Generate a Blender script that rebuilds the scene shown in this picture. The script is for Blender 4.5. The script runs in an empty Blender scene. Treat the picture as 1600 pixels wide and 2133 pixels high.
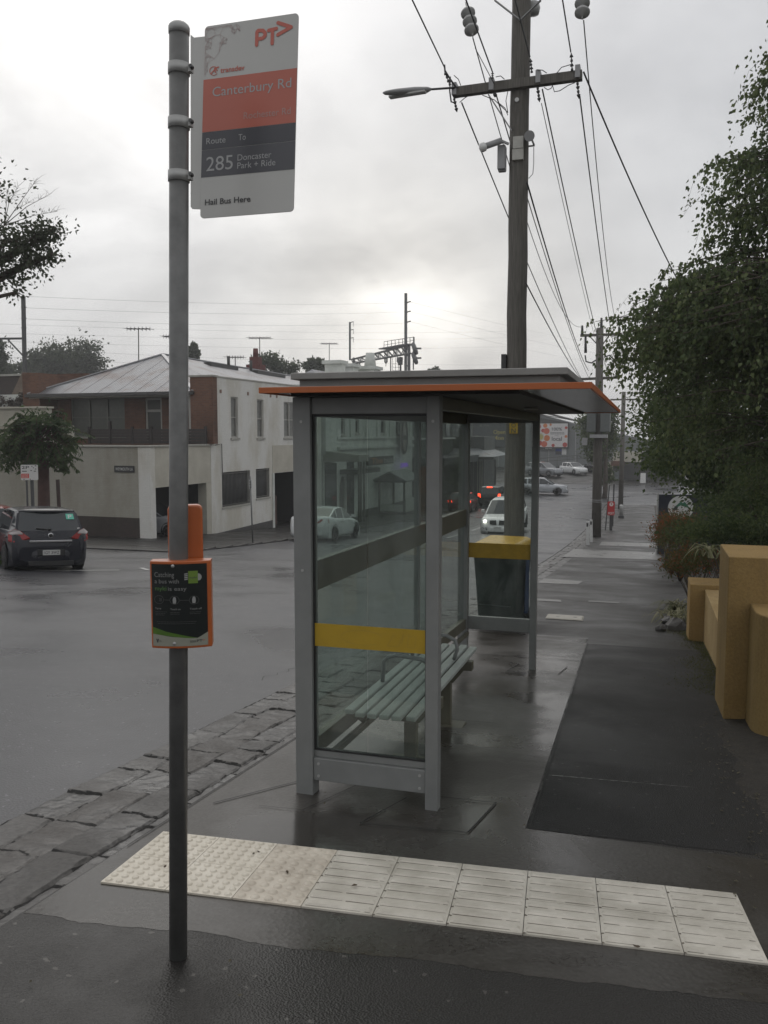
import bpy, math, random
import numpy as np
from mathutils import Vector, Matrix
R = math.radians
C = bpy.context.scene.collection
sc = bpy.context.scene
# ------------------------------------------------------------------ camera
FPX, HORIZ, EYE, PHI = 1787.0, 902.0, 1.6, R(16.8)
PITCH = math.atan((1066.5-HORIZ)/FPX)
cam = bpy.data.cameras.new('camera'); co = bpy.data.objects.new('camera', cam); C.objects.link(co)
cam.sensor_fit = 'HORIZONTAL'; cam.sensor_width = 36; cam.lens = FPX/1600*36
cam.clip_start = .05; cam.clip_end = 3000
co.location = (0, 0, EYE); co.rotation_euler = (math.pi/2-PITCH, 0, PHI)
sc.camera = co
# ------------------------------------------------------------------ sky and light (overcast)
SUN_EL, SUN_AZ = R(48), R(-28)            # azimuth from the street direction (+Y), clockwise
w = bpy.data.worlds.new('World'); sc.world = w; w.use_nodes = True
nt = w.node_tree; nt.nodes.clear()
def wn(t, **k):
    n = nt.nodes.new(t)
    for a, b in k.items(): setattr(n, a, b)
    return n
def L(a, b): nt.links.new(a, b)
def wmath(op, a, b=None, c=None):
    n = wn('ShaderNodeMath', operation=op)
    for i, q in enumerate((a, b, c)):
        if q is None: continue
        if isinstance(q, (int, float)): n.inputs[i].default_value = q
        else: L(q, n.inputs[i])
    return n.outputs[0]
tc = wn('ShaderNodeTexCoord'); sep = wn('ShaderNodeSeparateXYZ'); L(tc.outputs['Generated'], sep.inputs[0])
zc = wmath('MAXIMUM', sep.outputs[2], 0.0)
den = wmath('ADD', zc, 0.42)
cmb = wn('ShaderNodeCombineXYZ')
L(wmath('DIVIDE', sep.outputs[0], den), cmb.inputs[0]); L(wmath('DIVIDE', sep.outputs[1], den), cmb.inputs[1])
cmb.inputs[2].default_value = 3.1
nz = wn('ShaderNodeTexNoise'); nz.inputs['Scale'].default_value = 1.7; nz.inputs['Detail'].default_value = 7
nz.inputs['Roughness'].default_value = .52; nz.inputs['Distortion'].default_value = .35
L(cmb.outputs[0], nz.inputs['Vector'])
nz2 = wn('ShaderNodeTexNoise'); nz2.inputs['Scale'].default_value = 4.2; nz2.inputs['Detail'].default_value = 5
nz2.inputs['Roughness'].default_value = .5
L(cmb.outputs[0], nz2.inputs['Vector'])
ns = wmath('ADD', wmath('MULTIPLY', nz.outputs[0], .72), wmath('MULTIPLY', nz2.outputs[0], .28))
def skydir(px, py):
    a = (px-800)/FPX; b = -(py-1066.5)/FPX
    x, y, z = a, math.cos(PITCH)+b*math.sin(PITCH), -math.sin(PITCH)+b*math.cos(PITCH)
    return Vector((x*math.cos(PHI)-y*math.sin(PHI), x*math.sin(PHI)+y*math.cos(PHI), z)).normalized()
def lobe(px, py, power, amp):             # a thinner, brighter piece of the cloud deck
    d = wn('ShaderNodeVectorMath', operation='DOT_PRODUCT'); L(tc.outputs['Generated'], d.inputs[0])
    d.inputs[1].default_value = skydir(px, py)
    return wmath('MULTIPLY', wmath('POWER', wmath('MAXIMUM', d.outputs['Value'], 0), power), amp)
ramp = wn('ShaderNodeValToRGB')
ramp.color_ramp.elements[0].position = .38; ramp.color_ramp.elements[0].color = (.61, .615, .635, 1)
ramp.color_ramp.elements[1].position = .61; ramp.color_ramp.elements[1].color = (.87, .875, .89, 1)
L(ns, ramp.inputs[0])
bright = wmath('ADD', lobe(40, -60, 26, .42), wmath('ADD', lobe(860, 650, 140, .26), wmath('ADD', lobe(905, 655, 900, .22), lobe(800, 610, 1800, .22))))
bright = wmath('MULTIPLY', bright, wmath('MAXIMUM', wmath('ADD', wmath('MULTIPLY', ns, 4.2), -1.1), 0))
bright = wmath('ADD', bright, wmath('ADD', wmath('ADD', .90, wmath('MULTIPLY', zc, .10)), wmath('MULTIPLY', wmath('POWER', wmath('SUBTRACT', 1, zc), 9), .13)))
cl = wn('ShaderNodeVectorMath', operation='SCALE'); L(ramp.outputs[0], cl.inputs[0]); L(bright, cl.inputs['Scale'])
cl10 = wn('ShaderNodeVectorMath', operation='SCALE'); 
warm = wn('ShaderNodeMix', data_type='RGBA', blend_type='MULTIPLY'); warm.inputs[7].default_value = (1.04, 1.0, .925, 1)
L(wmath('MINIMUM', wmath('ADD', lobe(860, 650, 60, .9), lobe(40, -60, 30, .5)), 1), warm.inputs[0]); L(cl.outputs[0], warm.inputs[6]); L(warm.outputs[2], cl10.inputs[0]); cl10.inputs['Scale'].default_value = 10
sky = wn('ShaderNodeTexSky', sky_type='NISHITA'); sky.sun_disc = False
sky.sun_elevation = SUN_EL; sky.sun_rotation = SUN_AZ; sky.air_density = 1.5; sky.dust_density = 4
mx = wn('ShaderNodeMix', data_type='RGBA'); mx.inputs[0].default_value = .92
L(sky.outputs[0], mx.inputs[6]); L(cl10.outputs[0], mx.inputs[7])
bg = wn('ShaderNodeBackground'); bg.inputs[1].default_value = .1; L(mx.outputs[2], bg.inputs[0])
wo = wn('ShaderNodeOutputWorld'); L(bg.outputs[0], wo.inputs[0])
sl = bpy.data.lights.new('sun', 'SUN'); sl.energy = .5; sl.angle = R(50); sl.color = (1, .965, .91)
so = bpy.data.objects.new('sun', sl); C.objects.link(so)
sd = Vector((math.sin(SUN_AZ)*math.cos(SUN_EL), math.cos(SUN_AZ)*math.cos(SUN_EL), math.sin(SUN_EL)))
so.rotation_euler = sd.to_track_quat('Z', 'Y').to_euler(); so.location = (0, 0, 60)
sc.view_settings.view_transform = 'Standard'; sc.view_settings.look = 'None'
sc.view_settings.exposure = 0.0; sc.view_settings.gamma = 1; sc.view_settings.use_curve_mapping = False
sc.cycles.max_bounces = 8; sc.cycles.transparent_max_bounces = 24
sc.cycles.use_denoising = True

# ------------------------------------------------------------------ ground profile: the street falls away, then rises past the cross street
PR = [(-40, 3.7), (0, 0), (22, -2.046), (32, -2.85), (44, -3.55), (60, -4.15), (76, -4.5), (88, -4.6), (97, -4.3), (108, -3.5), (125, -3.0), (150, -2.6), (600, -2)]
def _lin(t):
    if t <= PR[0][0]: return PR[0][1]
    for (a, b), (c, d) in zip(PR, PR[1:]):
        if t <= c: return b+(d-b)*(t-a)/(c-a)
    return PR[-1][1]
def gz(s):
    k = min(6, max(0, (s-8)/3))
    return sum(_lin(s+k*i/4) for i in range(-4, 5))/9
def ray(px, py):
    a = (px-800)/FPX; b = -(py-1066.5)/FPX
    x, y, z = a, math.cos(PITCH)+b*math.sin(PITCH), -math.sin(PITCH)+b*math.cos(PITCH)
    return (x*math.cos(PHI)-y*math.sin(PHI), x*math.sin(PHI)+y*math.cos(PHI), z)
def at_s(px, py, s):
    d = ray(px, py); t = s/d[1]; return Vector((d[0]*t, s, d[2]*t+EYE))
def at_v(px, py, v):
    d = ray(px, py); t = v/d[0]; return Vector((v, d[1]*t, d[2]*t+EYE))
def at_d(px, py, t):
    d = ray(px, py); return Vector((d[0]*t, d[1]*t, d[2]*t+EYE))

# ------------------------------------------------------------------ mesh builder
WM = {}
class MB:
    def __init__(s): s.v = []; s.f = []; s.m = []; s.cm = 0; s.sm = []
    def add(s, vs, fs, smooth=False):
        o = len(s.v); s.v += [tuple(q) for q in vs]
        for f in fs: s.f.append(tuple(i+o for i in f)); s.m.append(s.cm); s.sm.append(smooth)
        return s
    def box(s, x0, x1, y0, y1, z0, z1, M=None):
        vs = [Vector((x, y, z)) for z in (z0, z1) for y in (y0, y1) for x in (x0, x1)]
        if M is not None: vs = [M @ q for q in vs]
        return s.add(vs, [(0, 2, 3, 1), (4, 5, 7, 6), (0, 1, 5, 4), (2, 6, 7, 3), (0, 4, 6, 2), (1, 3, 7, 5)])
    def bar(s, a, b, wx, wy=None, up=(0, 0, 1)):          # a square bar from a to b
        a, b = Vector(a), Vector(b); wy = wy or wx; d = (b-a).normalized(); u = Vector(up)
        if abs(d.dot(u)) > .98: u = Vector((0, 1, 0))
        x = d.cross(u).normalized()*wx/2; y = x.cross(d).normalized()*wy/2
        vs = [p+i*x+j*y for p in (a, b) for i, j in ((-1, -1), (1, -1), (1, 1), (-1, 1))]
        return s.add(vs, [(0, 1, 2, 3), (7, 6, 5, 4), (0, 4, 5, 1), (1, 5, 6, 2), (2, 6, 7, 3), (3, 7, 4, 0)])
    def cyl(s, a, b, r0, r1=None, n=14, cap=True, smooth=True):
        a, b = Vector(a), Vector(b); r1 = r0 if r1 is None else r1; d = (b-a).normalized()
        u = d.orthogonal().normalized(); t = d.cross(u)
        vs = [p+r*(math.cos(2*math.pi*i/n)*u+math.sin(2*math.pi*i/n)*t) for p, r in ((a, r0), (b, r1)) for i in range(n)]
        s.add(vs, [(i, (i+1) % n, n+(i+1) % n, n+i) for i in range(n)], smooth)
        if cap:
            o = len(s.v)-2*n
            s.f += [tuple(o+n-1-i for i in range(n)), tuple(o+n+i for i in range(n))]; s.m += [s.cm]*2; s.sm += [False]*2
        return s
    def tube(s, pts, r, n=6, r1=None):
        pts = [Vector(p) for p in pts]; k = len(pts); rings = []; u = None
        for i, p in enumerate(pts):
            d = (pts[min(i+1, k-1)]-pts[max(i-1, 0)]).normalized()
            if u is None: u = d.orthogonal().normalized()
            u = (u-u.dot(d)*d)
            u = u.normalized() if u.length > 1e-6 else d.orthogonal().normalized()
            t = d.cross(u); rr = r if r1 is None else r+(r1-r)*i/(k-1)
            rings += [p+rr*(math.cos(2*math.pi*j/n)*u+math.sin(2*math.pi*j/n)*t) for j in range(n)]
        fs = [(i*n+j, i*n+(j+1) % n, (i+1)*n+(j+1) % n, (i+1)*n+j) for i in range(k-1) for j in range(n)]
        fs += [tuple(range(n-1, -1, -1)), tuple((k-1)*n+j for j in range(n))]
        return s.add(rings, fs, True)
    def lathe(s, prof, c=(0, 0, 0), n=20, M=None, smooth=True):   # (r, z) pairs round the vertical through c
        c = Vector(c); k = len(prof)
        vs = [Vector((r*math.cos(2*math.pi*j/n), r*math.sin(2*math.pi*j/n), z)) for r, z in prof for j in range(n)]
        vs = [(M @ q if M is not None else q)+c for q in vs]
        fs = [(i*n+j, i*n+(j+1) % n, (i+1)*n+(j+1) % n, (i+1)*n+j) for i in range(k-1) for j in range(n)]
        if prof[0][0] > 0: fs.append(tuple(range(n-1, -1, -1)))
        if prof[-1][0] > 0: fs.append(tuple((k-1)*n+j for j in range(n)))
        return s.add(vs, fs, smooth)
    def prism(s, poly, a, b, axis='z', M=None):           # poly extruded from a to b along axis
        def P(p, h): return {'z': (p[0], p[1], h), 'y': (p[0], h, p[1]), 'x': (h, p[0], p[1])}[axis]
        n = len(poly); vs = [Vector(P(p, a)) for p in poly]+[Vector(P(p, b)) for p in poly]
        if M is not None: vs = [M @ q for q in vs]
        ar = sum(poly[i][0]*poly[(i+1) % n][1]-poly[(i+1) % n][0]*poly[i][1] for i in range(n))
        flip = (ar > 0) == (b > a)
        if axis == 'y': flip = not flip
        fs = [tuple(range(n)), tuple(range(2*n-1, n-1, -1))]+[(i, n+i, n+(i+1) % n, (i+1) % n) for i in range(n)]
        if flip: fs = [f[::-1] for f in fs]
        return s.add(vs, fs)
    def quad(s, *p): return s.add([Vector(q) for q in p], [tuple(range(len(p)))])
    def loft(s, rings, closed=True, cap=True, smooth=True):
        n = len(rings[0]); k = len(rings); vs = [q for r in rings for q in r]
        m = n if closed else n-1
        s.add(vs, [(i*n+j, i*n+(j+1) % n, (i+1)*n+(j+1) % n, (i+1)*n+j) for i in range(k-1) for j in range(m)], smooth)
        if cap:
            o = len(s.v)-n*k
            s.f += [tuple(o+j for j in range(n-1, -1, -1)), tuple(o+(k-1)*n+j for j in range(n))]; s.m += [s.cm]*2; s.sm += [False]*2
        return s
    def build(s, name, mat, parent=None, world=False, bevel=0, seg=2, fix=False):
        vs = s.v
        if parent is not None and world:
            inv = WM[parent.name].inverted(); vs = [inv @ Vector(q) for q in vs]
        me = bpy.data.meshes.new(name); me.from_pydata([tuple(q) for q in vs], [], s.f)
        for m in (mat if isinstance(mat, (list, tuple)) else [mat]): me.materials.append(m)
        me.polygons.foreach_set('material_index', s.m); me.polygons.foreach_set('use_smooth', s.sm); me.update()
        if fix:
            import bmesh
            b = bmesh.new(); b.from_mesh(me); bmesh.ops.recalc_face_normals(b, faces=b.faces); b.to_mesh(me); b.free()
        o = bpy.data.objects.new(name, me); C.objects.link(o)
        if parent is not None: o.parent = parent; WM[o.name] = WM[parent.name].copy()
        else: WM[o.name] = Matrix()
        if bevel:
            bv = o.modifiers.new('bevel', 'BEVEL'); bv.width = bevel; bv.segments = seg; bv.limit_method = 'ANGLE'; bv.angle_limit = R(40)
        return o
def tag(o, label=None, cat=None, group=None, kind=None):
    for k, q in (('label', label), ('category', cat), ('group', group), ('kind', kind)):
        if q: o[k] = q
    return o
def thing(name, label, cat, loc=(0, 0, 0), rz=0, group=None, rx=0, ry=0):
    o = bpy.data.objects.new(name, None); C.objects.link(o); o.empty_display_size = .2
    o.location = loc; o.rotation_euler = (rx, ry, rz)
    WM[o.name] = Matrix.Translation(Vector(loc)) @ o.rotation_euler.to_matrix().to_4x4()
    return tag(o, label, cat, group)
def copy_tree(o, parent=None):
    c = o.copy(); C.objects.link(c); c.parent = parent
    for ch in [q for q in bpy.data.objects if q.parent == o]: copy_tree(ch, c)
    return c

# ------------------------------------------------------------------ materials
MATS = {}
def mat(name, col, rough=.5, metal=0, var=.12, scale=6., bump=0., bscale=40., col2=None, rvar=0., spec=.5, coat=0., trans=0., detail=5, coords='Object'):
    if name in MATS: return MATS[name]
    m = bpy.data.materials.new(name); m.use_nodes = True; t = m.node_tree; p = t.nodes['Principled BSDF']
    p.inputs['Metallic'].default_value = metal; p.inputs['Roughness'].default_value = rough
    p.inputs['Specular IOR Level'].default_value = spec; p.inputs['Coat Weight'].default_value = coat
    tcn = t.nodes.new('ShaderNodeTexCoord'); co_ = tcn.outputs[coords]
    n = t.nodes.new('ShaderNodeTexNoise'); n.inputs['Scale'].default_value = scale; n.inputs['Detail'].default_value = detail
    n.inputs['Roughness'].default_value = .62; t.links.new(co_, n.inputs['Vector'])
    rp = t.nodes.new('ShaderNodeValToRGB'); rp.color_ramp.elements[0].position = .3; rp.color_ramp.elements[1].position = .7
    c2 = col2 or tuple(min(1, q*(1+var)) for q in col); c1 = col if col2 else tuple(q*(1-var) for q in col)
    rp.color_ramp.elements[0].color = (*c1, 1); rp.color_ramp.elements[1].color = (*c2, 1)
    t.links.new(n.outputs[0], rp.inputs[0]); t.links.new(rp.outputs[0], p.inputs['Base Color'])
    if rvar:
        mr = t.nodes.new('ShaderNodeMapRange'); mr.inputs[1].default_value = .3; mr.inputs[2].default_value = .7
        mr.inputs[3].default_value = max(.02, rough-rvar); mr.inputs[4].default_value = min(1, rough+rvar)
        n3 = t.nodes.new('ShaderNodeTexNoise'); n3.inputs['Scale'].default_value = scale*.7; n3.inputs['Detail'].default_value = 4
        t.links.new(co_, n3.inputs['Vector']); t.links.new(n3.outputs[0], mr.inputs[0]); t.links.new(mr.outputs[0], p.inputs['Roughness'])
    if bump:
        b = t.nodes.new('ShaderNodeBump'); b.inputs['Strength'].default_value = min(1, bump); b.inputs['Distance'].default_value = .01*max(1, bump)
        n2 = t.nodes.new('ShaderNodeTexNoise'); n2.inputs['Scale'].default_value = bscale; n2.inputs['Detail'].default_value = 4
        t.links.new(co_, n2.inputs['Vector']); t.links.new(n2.outputs[0], b.inputs['Height']); t.links.new(b.outputs[0], p.inputs['Normal'])
    MATS[name] = m; return m
def emis(name, col, strength):
    if name in MATS: return MATS[name]
    m = bpy.data.materials.new(name); m.use_nodes = True; p = m.node_tree.nodes['Principled BSDF']
    p.inputs['Base Color'].default_value = (*col, 1); p.inputs['Emission Color'].default_value = (*col, 1); p.inputs['Emission Strength'].default_value = strength
    MATS[name] = m; return m
def glass(name, tint, dirt=.04, rough=.02, drops=0):
    m = bpy.data.materials.new(name); m.use_nodes = True; t = m.node_tree; t.nodes.clear()
    N = t.nodes.new; o = N('ShaderNodeOutputMaterial'); tr = N('ShaderNodeBsdfTransparent'); tr.inputs[0].default_value = (*tint, 1)
    gl = N('ShaderNodeBsdfGlossy'); gl.inputs['Roughness'].default_value = rough
    ge = N('ShaderNodeNewGeometry'); dt = N('ShaderNodeVectorMath'); dt.operation = 'DOT_PRODUCT'; t.links.new(ge.outputs['Incoming'], dt.inputs[0]); t.links.new(ge.outputs['Normal'], dt.inputs[1])
    def mth(op, a, b=None):
        q = N('ShaderNodeMath'); q.operation = op
        for i, x in enumerate((a, b)):
            if x is None: continue
            if isinstance(x, (int, float)): q.inputs[i].default_value = x
            else: t.links.new(x, q.inputs[i])
        return q
    ab = mth('ABSOLUTE', dt.outputs['Value']); pw = mth('POWER', mth('SUBTRACT', 1, ab.outputs[0]).outputs[0], 5)
    fr = mth('ADD', mth('MULTIPLY', pw.outputs[0], .75).outputs[0], .035)
    df = N('ShaderNodeBsdfDiffuse'); df.inputs[0].default_value = (.5, .52, .5, 1)
    m1 = N('ShaderNodeMixShader'); m2 = N('ShaderNodeMixShader')
    t.links.new(fr.outputs[0], m1.inputs[0]); t.links.new(tr.outputs[0], m1.inputs[1]); t.links.new(gl.outputs[0], m1.inputs[2])
    tcn = N('ShaderNodeTexCoord'); n = N('ShaderNodeTexNoise'); n.inputs['Scale'].default_value = 2.5; n.inputs['Detail'].default_value = 6
    mp = N('ShaderNodeMapping'); mp.inputs['Scale'].default_value = (3, 3, .6)
    t.links.new(tcn.outputs['Object'], mp.inputs[0]); t.links.new(mp.outputs[0], n.inputs['Vector'])
    mr = N('ShaderNodeMapRange'); mr.inputs[1].default_value = .4; mr.inputs[2].default_value = .75; mr.inputs[3].default_value = dirt*.3; mr.inputs[4].default_value = dirt*1.8
    t.links.new(n.outputs[0], mr.inputs[0]); fac = mr.outputs[0]
    if drops:
        vo = N('ShaderNodeTexVoronoi'); vo.inputs['Scale'].default_value = drops; t.links.new(tcn.outputs['Object'], vo.inputs['Vector'])
        m3 = N('ShaderNodeMapRange'); m3.inputs[1].default_value = .12; m3.inputs[2].default_value = .3; m3.inputs[3].default_value = .3; m3.inputs[4].default_value = 0
        t.links.new(vo.outputs['Distance'], m3.inputs[0])
        ad = N('ShaderNodeMath'); ad.operation = 'ADD'; t.links.new(m3.outputs[0], ad.inputs[0]); t.links.new(fac, ad.inputs[1]); fac = ad.outputs[0]
    t.links.new(fac, m2.inputs[0]); t.links.new(m1.outputs[0], m2.inputs[1]); t.links.new(df.outputs[0], m2.inputs[2])
    t.links.new(m2.outputs[0], o.inputs[0]); return m
def brick(name, c1, c2, mortar, sc_=1., rough=.8, bump=.5, bw=.23, bh=.076, stain=None):
    m = bpy.data.materials.new(name); m.use_nodes = True; t = m.node_tree; N = t.nodes.new; p = t.nodes['Principled BSDF']
    p.inputs['Roughness'].default_value = rough
    tcn = N('ShaderNodeTexCoord'); sp = N('ShaderNodeSeparateXYZ'); t.links.new(tcn.outputs['Object'], sp.inputs[0])
    ad = N('ShaderNodeMath'); ad.operation = 'ADD'; t.links.new(sp.outputs[0], ad.inputs[0]); t.links.new(sp.outputs[1], ad.inputs[1])
    cb = N('ShaderNodeCombineXYZ'); t.links.new(ad.outputs[0], cb.inputs[0]); t.links.new(sp.outputs[2], cb.inputs[1])
    b = N('ShaderNodeTexBrick'); b.inputs['Scale'].default_value = 1; b.inputs['Brick Width'].default_value = bw*sc_; b.inputs['Row Height'].default_value = bh*sc_
    b.inputs['Mortar Size'].default_value = .006*sc_; b.inputs['Color1'].default_value = (*c1, 1); b.inputs['Color2'].default_value = (*c2, 1); b.inputs['Mortar'].default_value = (*mortar, 1)
    t.links.new(cb.outputs[0], b.inputs['Vector'])
    n = N('ShaderNodeTexNoise'); n.inputs['Scale'].default_value = .8; n.inputs['Detail'].default_value = 7; n.inputs['Roughness'].default_value = .65
    mp = N('ShaderNodeMapping'); mp.inputs['Scale'].default_value = (1, 1, .35); t.links.new(tcn.outputs['Object'], mp.inputs[0]); t.links.new(mp.outputs[0], n.inputs['Vector'])
    rp = N('ShaderNodeValToRGB'); rp.color_ramp.elements[0].position = .36; rp.color_ramp.elements[1].position = .56
    rp.color_ramp.elements[0].color = (*(stain or (.72, .7, .64)), 1); rp.color_ramp.elements[1].color = (1, 1, 1, 1)
    t.links.new(n.outputs[0], rp.inputs[0])
    mxn = N('ShaderNodeMix'); mxn.data_type = 'RGBA'; mxn.blend_type = 'MULTIPLY'; mxn.inputs[0].default_value = 1
    t.links.new(b.outputs['Color'], mxn.inputs[6]); t.links.new(rp.outputs[0], mxn.inputs[7]); t.links.new(mxn.outputs[2], p.inputs['Base Color'])
    bp = N('ShaderNodeBump'); bp.inputs['Strength'].default_value = bump; bp.inputs['Distance'].default_value = .012; bp.invert = True
    t.links.new(b.outputs['Fac'], bp.inputs['Height']); t.links.new(bp.outputs[0], p.inputs['Normal'])
    MATS[name] = m; return m
def ground_mat(name, c1, c2, rough, rvar, grain=180., bump=.6, patch=.5, crack=0., wetlo=.35, wethi=.65, spec=.5, fleck=0., tint=None):
    """wet paving: large soft damp patches drive the roughness, fine stone grain the bump"""
    m = bpy.data.materials.new(name); m.use_nodes = True; t = m.node_tree; N = t.nodes.new; p = t.nodes['Principled BSDF']
    p.inputs['Specular IOR Level'].default_value = spec
    tcn = N('ShaderNodeTexCoord'); o = tcn.outputs['Object']
    n1 = N('ShaderNodeTexNoise'); n1.inputs['Scale'].default_value = patch; n1.inputs['Detail'].default_value = 6; n1.inputs['Roughness'].default_value = .6; n1.inputs['Distortion'].default_value = .4
    n2 = N('ShaderNodeTexNoise'); n2.inputs['Scale'].default_value = grain; n2.inputs['Detail'].default_value = 3; n2.inputs['Roughness'].default_value = .7
    vo = N('ShaderNodeTexVoronoi'); vo.inputs['Scale'].default_value = grain*.8
    for q in (n1, n2, vo): t.links.new(o, q.inputs['Vector'])
    a = N('ShaderNodeMath'); a.operation = 'MULTIPLY_ADD'; a.inputs[1].default_value = .45; t.links.new(n2.outputs[0], a.inputs[0])
    b = N('ShaderNodeMath'); b.operation = 'MULTIPLY'; b.inputs[1].default_value = .6; t.links.new(n1.outputs[0], b.inputs[0]); t.links.new(b.outputs[0], a.inputs[2])
    rp = N('ShaderNodeValToRGB'); rp.color_ramp.elements[0].position = .38; rp.color_ramp.elements[1].position = .66
    rp.color_ramp.elements[0].color = (*c1, 1); rp.color_ramp.elements[1].color = (*c2, 1); t.links.new(a.outputs[0], rp.inputs[0])
    colout = rp.outputs[0]
    if fleck:
        v2 = N('ShaderNodeTexVoronoi'); v2.inputs['Scale'].default_value = 70; t.links.new(o, v2.inputs['Vector'])
        s2 = N('ShaderNodeSeparateColor'); t.links.new(v2.outputs['Color'], s2.inputs[0])
        g2 = N('ShaderNodeMath'); g2.operation = 'GREATER_THAN'; g2.inputs[1].default_value = 1-fleck; t.links.new(s2.outputs[0], g2.inputs[0])
        mf = N('ShaderNodeMix'); mf.data_type = 'RGBA'; t.links.new(g2.outputs[0], mf.inputs[0]); t.links.new(colout, mf.inputs[6]); mf.inputs[7].default_value = (*(q*2.6 for q in c2), 1); colout = mf.outputs[2]
    if tint:
        nt3 = N('ShaderNodeTexNoise'); nt3.inputs['Scale'].default_value = .35; nt3.inputs['Detail'].default_value = 3; t.links.new(o, nt3.inputs['Vector'])
        r3 = N('ShaderNodeMapRange'); r3.inputs[1].default_value = .45; r3.inputs[2].default_value = .65; t.links.new(nt3.outputs[0], r3.inputs[0])
        m3 = N('ShaderNodeMix'); m3.data_type = 'RGBA'; t.links.new(r3.outputs[0], m3.inputs[0]); t.links.new(colout, m3.inputs[6]); m3.inputs[7].default_value = (*tint, 1); colout = m3.outputs[2]
    t.links.new(colout, p.inputs['Base Color'])
    mr = N('ShaderNodeMapRange'); mr.inputs[1].default_value = wetlo; mr.inputs[2].default_value = wethi
    mr.inputs[3].default_value = rough-rvar; mr.inputs[4].default_value = rough+rvar; t.links.new(n1.outputs[0], mr.inputs[0]); t.links.new(mr.outputs[0], p.inputs['Roughness'])
    bp = N('ShaderNodeBump'); bp.inputs['Distance'].default_value = .004
    ms = N('ShaderNodeMapRange'); ms.inputs[1].default_value = wetlo; ms.inputs[2].default_value = wethi; ms.inputs[3].default_value = bump*.25; ms.inputs[4].default_value = bump
    t.links.new(n1.outputs[0], ms.inputs[0]); t.links.new(ms.outputs[0], bp.inputs['Strength'])
    t.links.new(vo.outputs['Distance'], bp.inputs['Height']); t.links.new(bp.outputs[0], p.inputs['Normal'])
    MATS[name] = m; return m
def leaf_mat(name, c1, c2, c3=None, rough=.6):
    m = bpy.data.materials.new(name); m.use_nodes = True; t = m.node_tree; N = t.nodes.new; t.nodes.clear()
    o = N('ShaderNodeOutputMaterial'); p = N('ShaderNodeBsdfPrincipled'); p.inputs['Roughness'].default_value = rough; p.inputs['Specular IOR Level'].default_value = .22
    tcn = N('ShaderNodeTexCoord'); n = N('ShaderNodeTexNoise'); n.inputs['Scale'].default_value = 1.1; n.inputs['Detail'].default_value = 2; t.links.new(tcn.outputs['Object'], n.inputs['Vector'])
    gm = N('ShaderNodeNewGeometry'); ad = N('ShaderNodeMath'); ad.operation = 'MULTIPLY_ADD'; ad.inputs[1].default_value = .5
    sb = N('ShaderNodeMath'); sb.operation = 'SUBTRACT'; sb.inputs[1].default_value = .22; t.links.new(n.outputs[0], sb.inputs[0])
    t.links.new(gm.outputs['Random Per Island'], ad.inputs[0]); t.links.new(sb.outputs[0], ad.inputs[2])
    rp = N('ShaderNodeValToRGB'); rp.color_ramp.elements[0].position = .15; rp.color_ramp.elements[1].position = .55
    rp.color_ramp.elements[0].color = (*c1, 1); rp.color_ramp.elements[1].color = (*c2, 1)
    if c3: e = rp.color_ramp.elements.new(.78); e.color = (*c3, 1)
    t.links.new(ad.outputs[0], rp.inputs[0]); t.links.new(rp.outputs[0], p.inputs['Base Color'])
    tl = N('ShaderNodeBsdfTranslucent'); t.links.new(rp.outputs[0], tl.inputs[0]); mx_ = N('ShaderNodeMixShader'); mx_.inputs[0].default_value = .45
    t.links.new(p.outputs[0], mx_.inputs[1]); t.links.new(tl.outputs[0], mx_.inputs[2]); t.links.new(mx_.outputs[0], o.inputs[0]); return m
# ------------------------------------------------------------------ lettering: built-in font turned into mesh, fitted to a box
def glyphs(txt, bold=False, font=None):
    cu = bpy.data.curves.new('txt', 'FONT'); cu.body = txt; cu.size = 1; cu.resolution_u = 4
    if bold: cu.offset = .018
    to = bpy.data.objects.new('txt', cu); C.objects.link(to)
    dg = bpy.context.evaluated_depsgraph_get(); me = bpy.data.meshes.new_from_object(to.evaluated_get(dg))
    vs = [Vector(q.co) for q in me.vertices]; fs = [tuple(p.vertices) for p in me.polygons]
    bpy.data.objects.remove(to); bpy.data.curves.remove(cu); bpy.data.meshes.remove(me); return vs, fs
def put_text(mb, txt, u0, u1, base, cap, P, bold=False):
    """P maps (u, w) on the sign face to a point; the text spans u0..u1, its capitals stand cap high on base"""
    vs, fs = glyphs(txt, bold); x0 = min(q.x for q in vs); x1 = max(q.x for q in vs)
    H_, _ = glyphs('H', bold); hc = max(q.y for q in H_)
    if u1 is None: u1 = u0+(x1-x0)*cap/hc
    mb.add([P(u0+(q.x-x0)/(x1-x0)*(u1-u0), base+q.y/hc*cap) for q in vs], fs)
random.seed(4); rng = np.random.default_rng(7)
# ================================================================== SETTING: ground, road, footpath
m_asph = ground_mat('footpath_asphalt', (.013, .0122, .011), (.034, .032, .029), .48, .15, spec=.32, grain=150, bump=.9, patch=.7, fleck=.004)
m_asphd = ground_mat('asphalt_patch', (.009, .009, .0088), (.022, .0215, .021), .58, .10, spec=.25, grain=170, bump=.9, patch=.9, fleck=.004)
m_road = ground_mat('road_asphalt', (.032, .032, .036), (.057, .057, .063), .37, .12, grain=90, bump=.6, patch=.3, fleck=.006)
m_conc = ground_mat('wet_concrete', (.027, .0235, .0195), (.080, .075, .067), .31, .15, grain=60, bump=.22, patch=.8, wetlo=.38, wethi=.6, tint=(.022, .0185, .0135), spec=.42)
m_concl = ground_mat('pale_concrete', (.10, .098, .092), (.19, .185, .175), .4, .15, grain=80, bump=.3, patch=1.2)
m_blue = ground_mat('bluestone', (.018, .017, .0165), (.062, .058, .053), .42, .18, grain=40, bump=1., patch=2.6)
m_earth = mat('earth', (.045, .038, .03), .9, var=.35, scale=3, bump=.8, bscale=30)
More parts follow.
